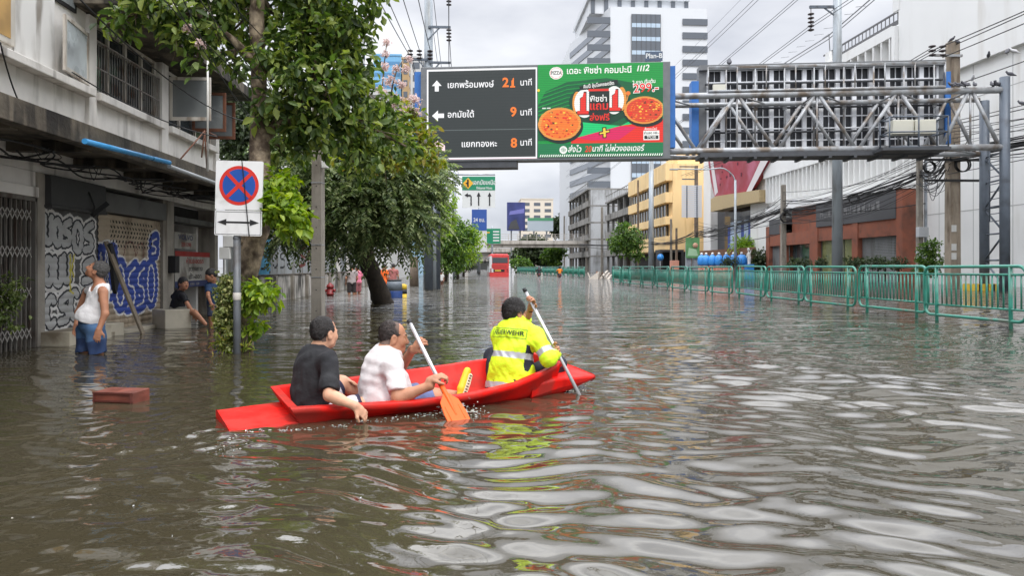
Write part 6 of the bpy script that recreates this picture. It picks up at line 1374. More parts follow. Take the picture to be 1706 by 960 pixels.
class Fig:
    def __init__(s, J, face, up=(0, 0, 1), w=1., belly=0., sc=1., headsc=1., bow=0., bodyfwd=None):
        s.J = {k: np.array(v, float) for k, v in J.items()}; J = s.J; s.w, s.sc, s.hs = w, sc, headsc
        s.u = nrm(J['neck']-J['pelvis']); r = J['shR']-J['shL']; r = nrm(r-s.u*(r@s.u)); s.r = r; s.f = np.cross(s.u, r); s.len = np.linalg.norm(J['neck']-J['pelvis'])
        s.R = np.array([s.r, s.f, s.u]); s.belly, s.bow, s.fade = belly, bow, False
        f = nrm(face); ru = nrm(np.cross(f, up)); s.HR = np.array([ru, f, np.cross(ru, f)]); s.hc = J['head']
    def hp(s, x, y, z): return s.hc+s.hs*(np.array((x, y, z))@s.HR)
    def torso(s, d, o=0., k=.05):
        P, u, f, w, b, L_, q = s.J['pelvis'], s.u, s.f, s.w, s.belly, s.len, s.sc
        d.el(P+u*.01*q, s.R, np.array((.165*w, .125*w, .13))*q+o, k); d.el(P+u*.30*L_+f*(b*.6-s.bow), s.R, np.array((.15*w, .112*w+b*.7, .17))*q+o, k)
        d.el(P+u*.64*L_-f*s.bow*.8, s.R, np.array((.163*w, .112*w, .20))*q+o, k)
        a = s.J['neck']-u*.05*q; 
        for S_ in ('shR', 'shL'): e = s.J[S_]; d.rc(a, e-(e-a)*.08+0*u, (.068)*q+o, .054*w*q+o, k)
    def head(s, d, k=.012):
        h = s.hs; R = s.HR; E3 = lambda c, r, op='u', kk=k: d.el(s.hp(*c), R, np.array(r)*h, kk*h, op); C3 = lambda a, b, ra, rb, kk=k: d.rc(s.hp(*a), s.hp(*b), ra*h, rb*h, kk*h)
        E3((0,-.012,.03), (.074,.094,.086)); E3((0,.028,-.03), (.061,.062,.085), kk=.03); C3((-.036,.02,-.072), (.036,.02,-.072), .03, .03, .025); E3((0,.066,-.09), (.028,.024,.022), kk=.025)
        for x in (-1, 1):
            E3((x*.038,.056,-.028), (.026,.028,.028), kk=.03); E3((x*.032,.1,.002), (.017,.02,.011), 'd', .014); E3((x*.031,.076,.001), (.0135,.0135,.0125), kk=.004)
            C3((x*.012,.088,.022), (x*.048,.07,.02), .009, .008, .012); E3((x*.080,-.008,-.012), (.012,.025,.038), kk=.006); E3((x*.091,-.003,-.010), (.006,.012,.019), 'd', .005); E3((x*.012,.096,-.036), (.009,.010,.008), kk=.006)
        C3((0,.086,.008), (0,.108,-.03), .010, .0135, .01); C3((-.019,.086,-.06), (.019,.086,-.06), .008, .008, .006); C3((-.015,.086,-.07), (.015,.086,-.07), .009, .009, .005)
        d.rc(s.hp(0,-.025,-.055), s.J['neck']-s.u*.03, .056*h*min(s.w, 1.15), .064*s.sc*s.w, .03)
    def limb(s, d, pts, rad, k=.02):
        for a, b, ra, rb in zip(pts[:-1], pts[1:], rad[:-1], rad[1:]): d.rc(a, b, ra*s.sc, rb*s.sc, k)
    def hand(s, d, w, dirn, palm, side, curl=.4, sc=1., thumb=.5):
        q = sc*s.sc; D = nrm(dirn); n = np.array(palm, float); n = nrm(n-D*(n@D)); a = np.cross(D, n)*side; w = np.array(w)
        d.el(w+D*.05*q, np.array([a, D, n]), np.array((.042, .056, .017))*q, .015); d.rc(w, w+D*.04*q, .028*q, .026*q, .02)
        for i, L_ in enumerate((.072, .080, .074, .058)):
            b = w+D*(.092-.004*abs(i-1.2))*q+a*(.030-.0205*i)*q; ang = 0; cu = curl*(1+.08*i)
            for j, (fr, bd) in enumerate(((.45, .75), (.31, 1.0), (.24, .7))):
                ang += cu*bd; dd = D*math.cos(ang)+n*math.sin(ang)+a*(.06-.04*i)*(1-curl*.5); e = b+dd*L_*fr*q; d.rc(b, e, (.0098-.001*j)*q, (.0092-.0013*j)*q, .005); b = e
        b = w+D*.028*q+a*.032*q; dd = nrm(D*.75+a*.75+n*.25*thumb); e = b+dd*.042*q; d.rc(b, e, .014*q, .0115*q, .012); e2 = e+nrm(D*.8+a*.15+n*.6*thumb)*.036*q; d.rc(e, e2, .0115*q, .009*q, .006)
    def faces(s):       # eyes, brows and lips coloured on the one skin surface
        def pick(c):
            L_ = (c-s.hc)@s.HR.T/s.hs; m = np.zeros(len(c)); ax = np.abs(L_[:, 0])
            m[(np.hypot(ax-.031, (L_[:, 2]-.001)*1.4) < .009) & (L_[:, 1] > .07)] = 1
            m[(np.abs(L_[:, 2]-.026-.1*(ax-.03)) < .0045) & (ax > .012) & (ax < .05) & (L_[:, 1] > .05)] = 1
            m[(np.abs(L_[:, 2]+.065) < .0075) & (ax < .021) & (L_[:, 1] > .08)] = 2
            if s.fade: m[(L_[:, 1] < .012+.25*np.minimum(L_[:, 2], .05)) & (L_[:, 2] > -.06-.1*np.minimum(L_[:, 1]+.05, 0)) & (ax < .079) & (np.linalg.norm(L_, axis=1) < .14) & ((L_[:, 1] < -.03) | (L_[:, 2] > .012))] = 3
            return m
        return pick
    def tufts(s, length, n, seed=1):
        def ex(m, V, Q):
            g = np.random.default_rng(seed); c = V[Q]; N_ = np.cross(c[:, 2]-c[:, 0], c[:, 3]-c[:, 1]); N_ /= np.linalg.norm(N_, axis=1)[:, None]+1e-9; ce = c.mean(1)
            hd, up = s.HR[1], s.HR[2]; pick = g.integers(0, len(ce), n)
            for i in pick:
                p, nn = ce[i], N_[i]; fl = -up*.8-hd*.2+g.normal(size=3)*.45+hd*(.9 if (p-s.hc)@up > .07 else 0); fl -= nn*(fl@nn); fl /= np.linalg.norm(fl)+1e-9
                d = fl*.85+nn*g.uniform(.15, .6); L_ = length*g.uniform(.5, 1.2); w = np.cross(nn, fl)*.0028
                m.add([p-w, p+w, p+d*L_*.6+w*.6+nn*.001, p+d*L_-nn*L_*.12], [(0, 1, 2, 3)], 0, True)
        return ex
    def hair(s, d, bald=0., thick=.012, low=-.06, k=.01):
        h = s.hs; b = bald; d.el(s.hp(0,-.026-b*.5,.040), s.HR, np.array((.0735+thick,.0865+thick-b*.45,.081+thick*1.3-b*.12))*h, k); d.el(s.hp(0,-.058,-.004), s.HR, np.array((.060+thick*.6,.048+thick,.040-low*.3))*h, .02)
        for x in (-1, 1): d.el(s.hp(x*.05,-.012,.028), s.HR, np.array((.026+thick*.6,.055,.036))*h, .02)
        d.ripple(.0020*h, (120, 170, 240, 300), 3)
def person(label, base): return thing('person', label, 'person', base, group=None)
def cloth(h): return Sdf(h)
COTB = M('black_cotton', S(30,30,33), .9, var=.15, vs=5, bump=.7, bs=13); COTW = M('pale_pink_cotton', S(204,198,197), .9, var=.03, vs=4, bump=.5, bs=15); COTV = M('white_cotton', S(224,222,222), .9, var=.03, bump=.8, bs=12)
SHW = M('white_shorts_cloth', S(206,200,204), .85, var=.04, bump=.15, bs=120); NAVY = M('navy_trim', S(38,36,60), .8); DENIM = M('blue_denim', S(92,104,142), .9, var=.2, vs=12, bump=.3, bs=200); DENIMD = M('wet_blue_denim', S(42,62,100), .8, var=.15, vs=12, bump=.3, bs=200); DENIMM = M('mid_blue_denim', S(70,100,136), .9, var=.15, vs=12, bump=.3, bs=200)
HIV = M('hi_vis_yellow', (.60, .86, .015), .65, var=.06, vs=5, bump=.9, bs=13); REF = M('reflective_tape', S(176,180,184), .35, metal=.2); NVC = M('navy_workwear', S(28,30,42), .85, var=.12, bump=.2, bs=120)

def man_black():
    J = dict(pelvis=C(524,684,5.29), neck=C(529,584,5.32), head=C(541,555,5.33), shR=C(548,603,5.14), shL=C(513,597,5.5), elR=C(549,659,5.0), wrR=C(592,677,4.9), elL=C(541,648,5.66), wrL=C(563,632,5.6), hipR=C(531,690,5.2), hipL=C(518,681,5.36), knR=C(610,674,5.4), knL=C(570,639,5.6), anR=C(650,692,5.62), anL=C(618,676,5.8))
    fwd = nrm(.72*np.array(BAX)+.1*np.array(BLT)); fg = Fig(J, nrm(BAX*.86+BLT*.30+np.array((0,0,-.04))), w=1.05, bow=.045, belly=.04); J = fg.J; fg.fade = True
    t = person('man in black T-shirt and white shorts sitting in the boat stern, hand on the rim', (*J['pelvis'][:2], 0)); h = .0062
    b = Sdf(h); fg.torso(b); fg.head(b)
    fg.limb(b, [J['shR'], J['elR'], J['wrR']], [.054, .042, .029]); fg.limb(b, [J['shL'], J['elL'], J['wrL']], [.052, .04, .029])
    b.rc(J['elR']+(J['wrR']-J['elR'])*.25, J['elR']+(J['wrR']-J['elR'])*.4, .044, .04, .02)
    fg.limb(b, [J['hipR'], J['knR'], J['anR']], [.085, .058, .04]); fg.limb(b, [J['hipL'], J['knL'], J['anL']], [.085, .058, .04])
    for a, k in (('anR', 'knR'), ('anL', 'knL')): b.rc(J[a]+(J[k]-J[a])*.6, J[a]+(J[k]-J[a])*.8, .054, .056, .02); b.rc(J[a]-np.array((0,0,.02)), J[a]+fwd*.16-np.array((0,0,.03)), .035, .03, .02)
    fg.hand(b, J['wrR'], C(606,690,4.93)-J['wrR'], (-.2,.5,-.6), -1, .42, .98); fg.hand(b, J['wrL'], C(592,636,5.62)-J['wrL'], (0,-.2,-1), 1, .3, 1.0)
    sdf_part(b, 'body', [SKIN[0], EYE, LIP, FADE], t, fg.faces())
    hb = Sdf(.0055); fg.hair(hb, 0, .004, -.045); sdf_part(hb, 'hair', HAIR, t, extra=fg.tufts(.014, 2600))
    s = Sdf(h); fg.torso(s, .014, .06)
    for S_, E_, fr in (('shR', 'elR', .86), ('shL', 'elL', .86)):
        a, e = J[S_], J[E_]; n = nrm(e-a); c = a+(e-a)*fr; s.rc(a, e, .066, .064, .035, keep=[(n, n@c)])
    s.rc(J['pelvis']-fg.u*.03+fg.f*.04, J['pelvis']+fg.u*.1, .125, .135, .06)
    n = fg.u; s.cut(-n, -(n@(J['pelvis']-n*.07))); s.el(J['neck']+fg.u*.045+fg.f*.02, fg.R, (.075, .085, .06), .012, 'd'); s.ripple(.0042, (24, 38, 55, 80), 5)
    sdf_part(s, 'shirt', COTB, t)
    p = Sdf(h); p.el(J['pelvis']+fg.u*0+fg.f*.02, fg.R, (.165, .115, .12), .04); cuts = []
    for H_, K_ in (('hipR', 'knR'), ('hipL', 'knL')):
        a, e = J[H_], J[K_]; n = nrm(e-a); c = a+(e-a)*.86; cuts.append((c, n)); p.rc(a, e, .105, .082, .03, keep=[(n, n@c)])
    p.ripple(.003, (30, 45, 70), 8)
    def pk(c): m = np.zeros(len(c)); [m.__setitem__((np.linalg.norm(c-q, axis=1) < .13) & ((c-q)@n > -.035), 1) for q, n in cuts]; return m
    sdf_part(p, 'shorts', [SHW, NAVY], t, pk)
man_black()

def paddle(label, top, bot, blade_len, blade_ax, blade_col, cap=True, shaft_to=None):
    t = thing('paddle', label, 'paddle', top); d = nrm(bot-top); q = shaft_to if shaft_to is not None else bot-d*blade_len
    m = MB(); m.tube([top+d*.03, q], .0155, 12); m.build('shaft', M('pale_alloy_tube', S(206,206,208), .25, metal=.5), t)
    m = MB(); m.tube([top, top+d*.035], .018, 12); m.build('end_cap', BLACK, t)
    if blade_len:
        ax = np.array(blade_ax, float); ax = nrm(ax-d*(ax@d)); n = np.cross(ax, d); m = MB(); L_ = blade_len
        m.tube([q-d*.07, q+d*.02, q+d*L_*.75], [.02, .021, .010], 10)
        o = [(-.02,.03),(-.075,.10),(-.088,.2),(-.088,L_),(.088,L_),(.088,.2),(.075,.10),(.02,.03)]
        m.plate(o, q-n*.006, ax, d, .012, 0)
        for x in (-.055, .055): m.tube([q+ax*x+d*.14+n*.006, q+ax*x+d*(L_-.03)+n*.006], .005, 6); m.tube([q+ax*x+d*.14-n*.006, q+ax*x+d*(L_-.03)-n*.006], .005, 6)
        m.build('blade', blade_col, t, bevel=.003)
    return t
ORG = M('orange_blade_plastic', (.84,.11,.012), .45, var=.05, spec=.3)
pt2, ph2, pq2 = C(681,534,5.62), C(731,634,5.28), C(737,651,5.22)
d2_ = nrm(ph2-pt2); pb2 = pt2+d2_*(np.linalg.norm(pq2-pt2)+.30)
paddle('paddle with pale shaft and orange blade held by the man in pale shirt', pt2, pb2, .30, (.75, .35, 0), ORG, shaft_to=pt2+d2_*np.linalg.norm(pq2-pt2))
pt3, pb3 = C(873,481,6.36), C(961,650,6.08)
paddle('pale shafted paddle held upright by the man in yellow jacket', pt3, pb3+nrm(pb3-pt3)*.52, .36, BAX, ORG, shaft_to=pb3+nrm(pb3-pt3)*.16)

def man_pale():
    d_ = d2_; on = lambda px, py, d: C(px, py, d)
    J = dict(pelvis=C(637,674,5.5), neck=C(648,586,5.62), head=C(656,562,5.62), shR=C(655,610,5.38), shL=C(640,603,5.82), elR=C(664,664,5.26), wrR=C(716,643,5.27), elL=C(665,618,5.92), wrL=C(687,583,5.72), hipR=C(646,679,5.42), hipL=C(634,670,5.66), knR=C(724,664,5.62), knL=C(700,655,5.95), anR=C(768,676,5.98), anL=C(764,660,6.1))
    fg = Fig(J, nrm(BAX*.84-BLT*.22+np.array((0,0,-.1))), w=1.16, bow=.05, belly=.075, headsc=1.06); J = fg.J; fg.fade = True
    t = person('balding man in pale pink T-shirt and denim shorts paddling amidships', (*J['pelvis'][:2], 0)); h = .0062
    b = Sdf(h); fg.torso(b); fg.head(b); b.rc(fg.hp(-.03,-.05,-.07), fg.hp(.03,-.05,-.07), .045, .045, .04); b.el(fg.hp(0,.04,-.095), fg.HR, (.05,.05,.03), .03)
    fg.limb(b, [J['shR'], J['elR'], J['wrR']], [.062, .05, .033]); fg.limb(b, [J['shL'], J['elL'], J['wrL']], [.06, .048, .033]); b.rc(J['elR'], J['elR']+(J['wrR']-J['elR'])*.35, .05, .047, .02)
    fg.limb(b, [J['hipR'], J['knR'], J['anR']], [.095, .062, .042]); fg.limb(b, [J['hipL'], J['knL'], J['anL']], [.095, .062, .042])
    hr = pt2+d2_*np.linalg.norm(C(729,634,5.28)-pt2); hl = pt2+d2_*np.linalg.norm(C(700,572,5.5)-pt2)
    fw = nrm(J['wrR']-J['elR'])
    fg.hand(b, hr-fw*.07-np.array((0,0,-.022)), fw, (.15,.35,-1), -1, .95, 1.08, 1.); fl = nrm(J['wrL']-J['elL']); wl = hl-fl*.10+np.array(BLT)*.01
    b.rc(J['wrL'], wl, .033, .03, .02); b.rc(J['wrR'], hr-fw*.06+np.array((0,0,.01)), .033, .03, .02)
    fg.hand(b, wl, fl, np.cross(d2_, fl)*-1, -1, .95, 1.06, .9)
    sdf_part(b, 'body', [SKIN[1], EYE, LIP, FADE], t, fg.faces())
    hb = Sdf(.0055); fg.hair(hb, .028, .003, -.03); sdf_part(hb, 'hair', M('thin_dark_hair', S(48,38,34), .6, var=.35, vs=60, bump=.6, bs=120), t, extra=fg.tufts(.014, 2200))
    s = Sdf(h); fg.torso(s, .014, .06)
    for S_, E_ in (('shR', 'elR'), ('shL', 'elL')):
        a, e = J[S_], J[E_]; n = nrm(e-a); c = a+(e-a)*.80; s.rc(a, e, .074, .074, .035, keep=[(n, n@c)])
    s.rc(J['pelvis']-fg.u*.05, J['pelvis']+fg.u*.12+fg.f*.05, .16, .16, .06); n = fg.u; s.cut(-n, -(n@(J['pelvis']-n*.09))); s.el(J['neck']+fg.u*.05+fg.f*.02, fg.R, (.08, .09, .06), .012, 'd'); s.ripple(.0046, (24, 36, 52, 78), 15)
    sdf_part(s, 'shirt', COTW, t)
    p = Sdf(h); p.el(J['pelvis'], fg.R, (.19, .155, .13), .05)
    for H_, K_ in (('hipR', 'knR'), ('hipL', 'knL')):
        a, e = J[H_], J[K_]; n = nrm(e-a); c = a+(e-a)*.93; p.rc(a, e, .112, .083, .03, keep=[(n, n@c)])
    p.ripple(.003, (30, 45, 70), 18); sdf_part(p, 'shorts', DENIM, t)
    # clogs: yellow uppers, pale treaded soles turned to the stern
    for k, (heel, toe) in enumerate(((C(768,664,6.02), C(782,620,6.12)), (C(770,672,6.2), C(790,636,6.3)))):
        u = nrm(toe-heel); bk = nrm(np.array(BAX)-u*(np.array(BAX)@u)); sd = np.cross(u, bk); c = Sdf(.007); off = -bk*.028
        c.rc(heel+off*.7, heel+u*.08+off*.8, .026, .03, .02); c.rc(heel+u*.08+off*.9, toe+off*.8, .036, .032, .02)
        fo = c; tt = sdf_part(fo, 'clog', M('yellow_clog_foam', S(222,184,36), .6), t)
        m = MB(); pr = [(-.033,-.035),(.033,-.035),(.04,.05),(.045,.13),(.035,.215),(0,.235),(-.035,.215),(-.045,.13),(-.04,.05)]
        m.plate(pr, heel-bk*.012, sd, u, .036, 0)
        for q in np.linspace(-.01, .2, 8): 
            for x in (-.02, .02): m.plate([(x-.011,q),(x+.011,q),(x+.011,q+.011),(x-.011,q+.011)], heel+bk*.027, sd, u, .004, 1)
        for q in np.linspace(0, .2, 9):
            for sx_ in (-1, 1): m.beam(heel+u*q+sd*sx_*(.034 if q < .03 else .045)+bk*.004, heel+u*(q+.009)+sd*sx_*(.034 if q < .03 else .045)+bk*.004, .006, .022, 1, up=bk)
        m.build('clog_sole', [M('pale_sole', S(206,198,170), .7), M('sole_tread', S(60,52,44), .8)], t, bevel=.003)
        break
man_pale()

def fireman():
    J = dict(pelvis=C(852,632,6.12), neck=C(862,546,6.2), head=C(858,527,6.22), shR=C(891,564,6.08), shL=C(832,566,6.26), elR=C(914,602,5.98), wrR=C(925,592,6.2), elL=C(866,560,6.5), wrL=C(880,530,6.42), hipR=C(872,640,6.1), hipL=C(834,638,6.2), knR=C(928,612,6.42), knL=C(822,600,6.55), anR=C(905,632,6.6), anL=C(840,630,6.75))
    for q in J: J[q] = J[q]+np.array((0, 0, .025))
    hf = nrm(np.array((.80*CY+.60*SY, .60*CY-.80*SY, -.12))); fg = Fig(J, hf, w=1.02, bow=.03, headsc=1.02); J = fg.J
    t = person('man in yellow high visibility jacket paddling from the boat bow, back turned', (*J['pelvis'][:2], 0)); h = .0065
    b = Sdf(h); fg.torso(b); fg.head(b); fg.limb(b, [J['shR'], J['elR'], J['wrR']], [.05, .04, .03]); fg.limb(b, [J['shL'], J['elL'], J['wrL']], [.05, .04, .03])
    dp = nrm(pb3-pt3); hr = pt3+dp*((C(929,588,6.2)-pt3)@dp); hl = pt3+dp*((C(884,503,6.32)-pt3)@dp)
    fr = nrm(hr-J['wrR']); b.rc(J['wrR'], hr-fr*.06, .03, .028, .02); fg.hand(b, hr-fr*.075-np.array(GE)*.0+np.array((0,0,.02)), fr, np.cross(dp, fr), -1, .9, 1.05)
    fl = nrm(hl-J['wrL']); wl = hl-fl*.07+nrm(np.cross(dp, fl))*(-.018); b.rc(J['wrL'], wl, .03, .028, .02); fg.hand(b, wl, fl, np.cross(dp, fl), 1, .9, 1.05)
    for H_, K_, A_ in (('hipR', 'knR', 'anR'), ('hipL', 'knL', 'anL')): fg.limb(b, [J[H_], J[K_], J[A_]], [.085, .055, .04])
    sdf_part(b, 'body', [SKIN[1], EYE, LIP], t, fg.faces())
    hb = Sdf(.0065); fg.hair(hb, -.012, .009, -.075); hb.ripple(.003, (90, 120), 9); sdf_part(hb, 'hair', HAIR, t, extra=fg.tufts(.026, 3000))
    s = Sdf(h); fg.torso(s, .026, .06)
    for S_, E_, W_ in (('shR', 'elR', 'wrR'), ('shL', 'elL', 'wrL')):
        a, e, w = J[S_], J[E_], J[W_]; s.rc(a, e, .078, .068, .04); n = nrm(w-e); c = e+(w-e)*.92; s.rc(e, w, .068, .054, .03, keep=[(n, n@c)])
    P = J['pelvis']; s.rc(P-fg.u*.09+fg.r*.04, P+fg.u*.1, .17, .165, .06); s.rc(P-fg.u*.09-fg.r*.05, P+fg.u*.1, .17, .165, .06); s.cut(-fg.u, -(fg.u@(P-fg.u*.13)))
    s.rc(J['neck']-fg.u*.03, J['neck']+fg.u*.035, .08, .075, .02); s.ripple(.0044, (24, 38, 52, 74), 25)
    eR, sR = J['elR'], J['shR']; wv = nrm(J['wrR']-J['elR']); av = nrm(eR-sR)
    def pk(c):
        z = (c-P)@fg.u; L_ = fg.len; m = np.zeros(len(c)); side = np.abs((c-P)@fg.r)
        onT = side < .20
        m[onT & (np.abs(z-.175) < .026)] = 1; m[onT & (z < -.062) & (z > -.118)] = 1; m[(z < -.118)] = 2
        ta = (c-sR)@av; dA = np.linalg.norm(c-sR-np.clip(ta, 0, 1)[:, None]*av, axis=1); La = np.linalg.norm(eR-sR); m[(np.abs(ta-La*.72) < .024) & (dA < .12) & ((c-P)@fg.r > .15)] = 1
        # dark side panel under the arm
        x = (c-P)@fg.r; y = (c-P)@fg.f; m[(m == 0) & (x > .135) & (x < .2) & (z > .05) & (z < .27) & (y > -.1) & (dA > .095)] = 2; return m
    def letters(m, V, Q):
        tri = [tuple(q) for q in Q]; bv = BVHTree.FromPolygons([tuple(v) for v in V], tri)
        ctr = P+fg.u*fg.len*.80; out = -fg.f; o = ctr+out*.5
        v, f = text_mesh('FEUERWEHR', .015); W = v[:, 0].max()-v[:, 0].min(); sc = .29/W; vv = []
        def proj(x, z, lift):
            p = o+fg.r*x+fg.u*z; hit = bv.ray_cast(Vector(p), Vector(-out)); q = np.array(hit[0]) if hit[0] is not None else p-out*.4; return q+out*lift
        vv = [proj(x*sc, y*sc*1.1, .009) for x, y, _ in v]; m.add(vv, f, 3, False)
        for (x0, z0, x1, z1) in ((-.165,.036,.165,.040), (-.165,-.042,.165,-.038), (.161,-.04,.165,.04), (-.165,-.04,-.161,.04)):
            n = 24; xs = np.linspace(x0, x1, n) if x1-x0 > .1 else np.array((x0, x1)); zs = np.array((z0, z1)) if x1-x0 > .1 else np.linspace(z0, z1, 8)
            G_ = [proj(x, z, .007) for x in xs for z in zs]; nz = len(zs); m.add(G_, [(i*nz+j, (i+1)*nz+j, (i+1)*nz+j+1, i*nz+j+1) for i in range(len(xs)-1) for j in range(nz-1)], 3)
    sdf_part(s, 'jacket', [HIV, REF, NVC, M('jacket_lettering', S(30,32,36), .7)], t, pk, extra=letters)
    p = Sdf(h); p.el(P-fg.u*.04, fg.R, (.2, .17, .14), .05)
    for H_, K_, A_ in (('hipR', 'knR', 'anR'), ('hipL', 'knL', 'anL')):
        p.rc(J[H_], J[K_], .12, .085, .03); p.rc(J[K_], J[A_], .085, .065, .03)
    p.ripple(.004, (26, 40, 60), 28); sdf_part(p, 'trousers', NVC, t)
fireman()

def man_standing():
    J = dict(pelvis=C(152,543,9.02), neck=C(169,474,9.02), head=C(161,450,9.0), shL=C(172,487,8.86), shR=C(146,486,9.2), elL=C(175,523,8.8), wrL=C(165,549,8.76), elR=C(131,520,9.26), wrR=C(128,540,9.2), hipL=C(159,552,8.94), hipR=C(143,552,9.12), knL=C(164,590,8.94), knR=C(142,588,9.1), anL=C(166,640,8.98), anR=C(144,640,9.14))
    face = nrm(np.array((-.80*CY, .80*SY, 0))+np.array((-.25*SY, -.25*CY, 0))+np.array((0,0,.50))); bk = np.array((.5*CY, -.5*SY, .86)); fg = Fig(J, face, up=bk, w=1.0, belly=.022, headsc=1.05, sc=1.0); J = fg.J
    t = person('grey haired man in white vest and blue shorts standing in water looking up', (*J['pelvis'][:2], 0)); h = .009
    b = Sdf(h); fg.torso(b); fg.head(b); fg.limb(b, [J['shL'], J['elL'], J['wrL']], [.055, .043, .03]); fg.limb(b, [J['shR'], J['elR'], J['wrR']], [.055, .043, .03])
    fg.hand(b, J['wrL'], C(161,566,8.74)-J['wrL'], (-.3,.9,0), 1, .3, 1.05); fg.hand(b, J['wrR'], C(126,556,9.2)-J['wrR'], (.6,-.6,0), -1, .3, 1.05)
    fg.limb(b, [J['hipL'], J['knL'], J['anL']], [.085, .058, .042]); fg.limb(b, [J['hipR'], J['knR'], J['anR']], [.085, .058, .042])
    sdf_part(b, 'body', [SKIN[1], EYE, LIP], t, fg.faces())
    hb = Sdf(.007); fg.hair(hb, -.0, .009, -.07); sdf_part(hb, 'hair', HAIRG, t, extra=fg.tufts(.024, 2000))
    s = Sdf(h); fg.torso(s, .013, .06); s.rc(J['pelvis']-fg.u*.02, J['pelvis']+fg.u*.1+fg.f*.04, .16, .165, .06); s.cut(-fg.u, -(fg.u@(J['pelvis']+fg.u*.055)))
    for S_ in ('shL', 'shR'): e = J[S_]; o = nrm(e-J['neck']); s.rc(e+o*.01+fg.u*.05, e-fg.u*.10+o*.02, .085, .08, .02, 'd')
    s.el(J['neck']+fg.u*.0+fg.f*.07, fg.R, (.085, .09, .12), .015, 'd'); s.el(J['neck']+fg.u*.05, fg.R, (.075,.075,.06), .015, 'd'); s.ripple(.003, (24, 36, 50), 35)
    sdf_part(s, 'vest', COTV, t)
    p = Sdf(h); p.el(J['pelvis']+fg.u*.01, fg.R, (.168, .135, .13), .05); p.rc(J['pelvis']+fg.u*.02-fg.r*.05, J['pelvis']+fg.u*.02+fg.r*.05, .13, .13, .05)
    for H_, K_ in (('hipL', 'knL'), ('hipR', 'knR')):
        a, e = J[H_], J[K_]; n = nrm(e-a); c = a+(e-a)*.97; p.rc(a, e, .115, .105, .03, keep=[(n, n@c)])
    p.ripple(.004, (22, 34, 50), 38); zc = C(0, 566, 9)[2]; sdf_part(p, 'shorts', [DENIMM, DENIMD], t, lambda c: (c[:, 2] < zc+.02*np.sin(c[:, 0]*20)).astype(float))
man_standing()

def plain_person(label, J, face, top, bottom, h=.012, skin=1, sc=1., w=1., hair=HAIR, long=False, bare_arm=.6, leg=.9, robe=None, headsc=1., extra=None, topname='shirt', botname='shorts'):
    fg = Fig(J, face, w=w, sc=sc, headsc=headsc); J = fg.J; t = person(label, (*J['pelvis'][:2], 0)); b = Sdf(h); fg.torso(b); fg.head(b)
    for q in 'LR':
        fg.limb(b, [J['sh'+q], J['el'+q], J['wr'+q]], [.05, .04, .028]); d = nrm(J['wr'+q]-J['el'+q]); fg.hand(b, J['wr'+q], d, (0, -1, -.3), 1 if q == 'L' else -1, .4, 1.1)
        fg.limb(b, [J['hip'+q], J['kn'+q], J['an'+q]], [.08, .055, .04])
    sdf_part(b, 'body', [SKIN[skin], EYE, LIP], t, fg.faces())
    hb = Sdf(h*.8); fg.hair(hb, -.01, .012, -.09)
    if long: hb.rc(fg.hp(0,-.08,.0), fg.hp(0,-.11,-.16), .06, .05, .03)
    sdf_part(hb, 'hair', hair, t)
    s = Sdf(h); fg.torso(s, .016, .06)
    for q in 'LR': a, e = J['sh'+q], J['el'+q]; n = nrm(e-a); c = a+(e-a)*bare_arm; s.rc(a, e, .068*sc, .064*sc, .03, keep=[(n, n@c)])
    if robe is not None: s.rc(J['pelvis'], np.array((*J['pelvis'][:2], robe)), .19*sc, .17*sc, .05)
    else: s.cut(-fg.u, -(fg.u@(J['pelvis']-fg.u*.06)))
    s.el(J['neck']+fg.u*.045, fg.R, (.07,.075,.055), .015, 'd'); s.ripple(.004, (24, 40), 4); sdf_part(s, topname, top, t)
    if bottom is not None:
        p = Sdf(h); p.el(J['pelvis'], fg.R, np.array((.18, .145, .13))*sc, .04)
        for q in 'LR': a, e = J['hip'+q], J['kn'+q]; n = nrm(e-a); c = a+(e-a)*leg; p.rc(a, e, .105*sc, .088*sc, .03, keep=[(n, n@c)])
        sdf_part(p, botname, bottom, t)
    if extra: extra(t, J, fg)
    return t
# the two by the doorway
d = 13.3
plain_person('dark haired woman in black top and pale shorts sitting on a tiled block', dict(pelvis=C(294,516,d), neck=C(300,488,d), head=C(306,473,d-.05), shR=C(291,494,d+.2), shL=C(305,494,d-.2), elL=C(316,513,d-.3), wrL=C(323,524,d-.32), elR=C(300,512,d+.1), wrR=C(318,522,d-.1), hipL=C(299,520,d-.1), hipR=C(293,520,d+.1), knL=C(325,521,d-.35), knR=C(322,519,d-.1), anL=C(342,540,d-.4), anR=C(340,538,d-.2)), (.8,-.6,.0), COTB, M('pale_shorts', S(170,168,150), .9), long=True, skin=1, sc=.9, w=.95, bare_arm=.5, leg=.75)
plain_person('young person in navy blue T-shirt and patterned shorts standing at the doorway', dict(pelvis=C(359,507,d+.2), neck=C(357,473,d+.2), head=C(351,459,d+.1), shR=C(346,478,d+.1), shL=C(369,478,d+.3), elL=C(374,497,d+.3), wrL=C(368,510,d+.1), elR=C(347,494,d-.05), wrR=C(352,507,d-.1), hipL=C(364,512,d+.25), hipR=C(354,512,d+.15), knL=C(366,530,d+.2), knR=C(352,530,d+.1), anL=C(367,552,d+.2), anR=C(352,552,d+.1)), (-.75,-.45,-.3), M('navy_tshirt', S(34,62,98), .85, var=.1), M('patterned_shorts', S(72,84,108), .85, var=.4, vs=12), sc=.88, skin=1)
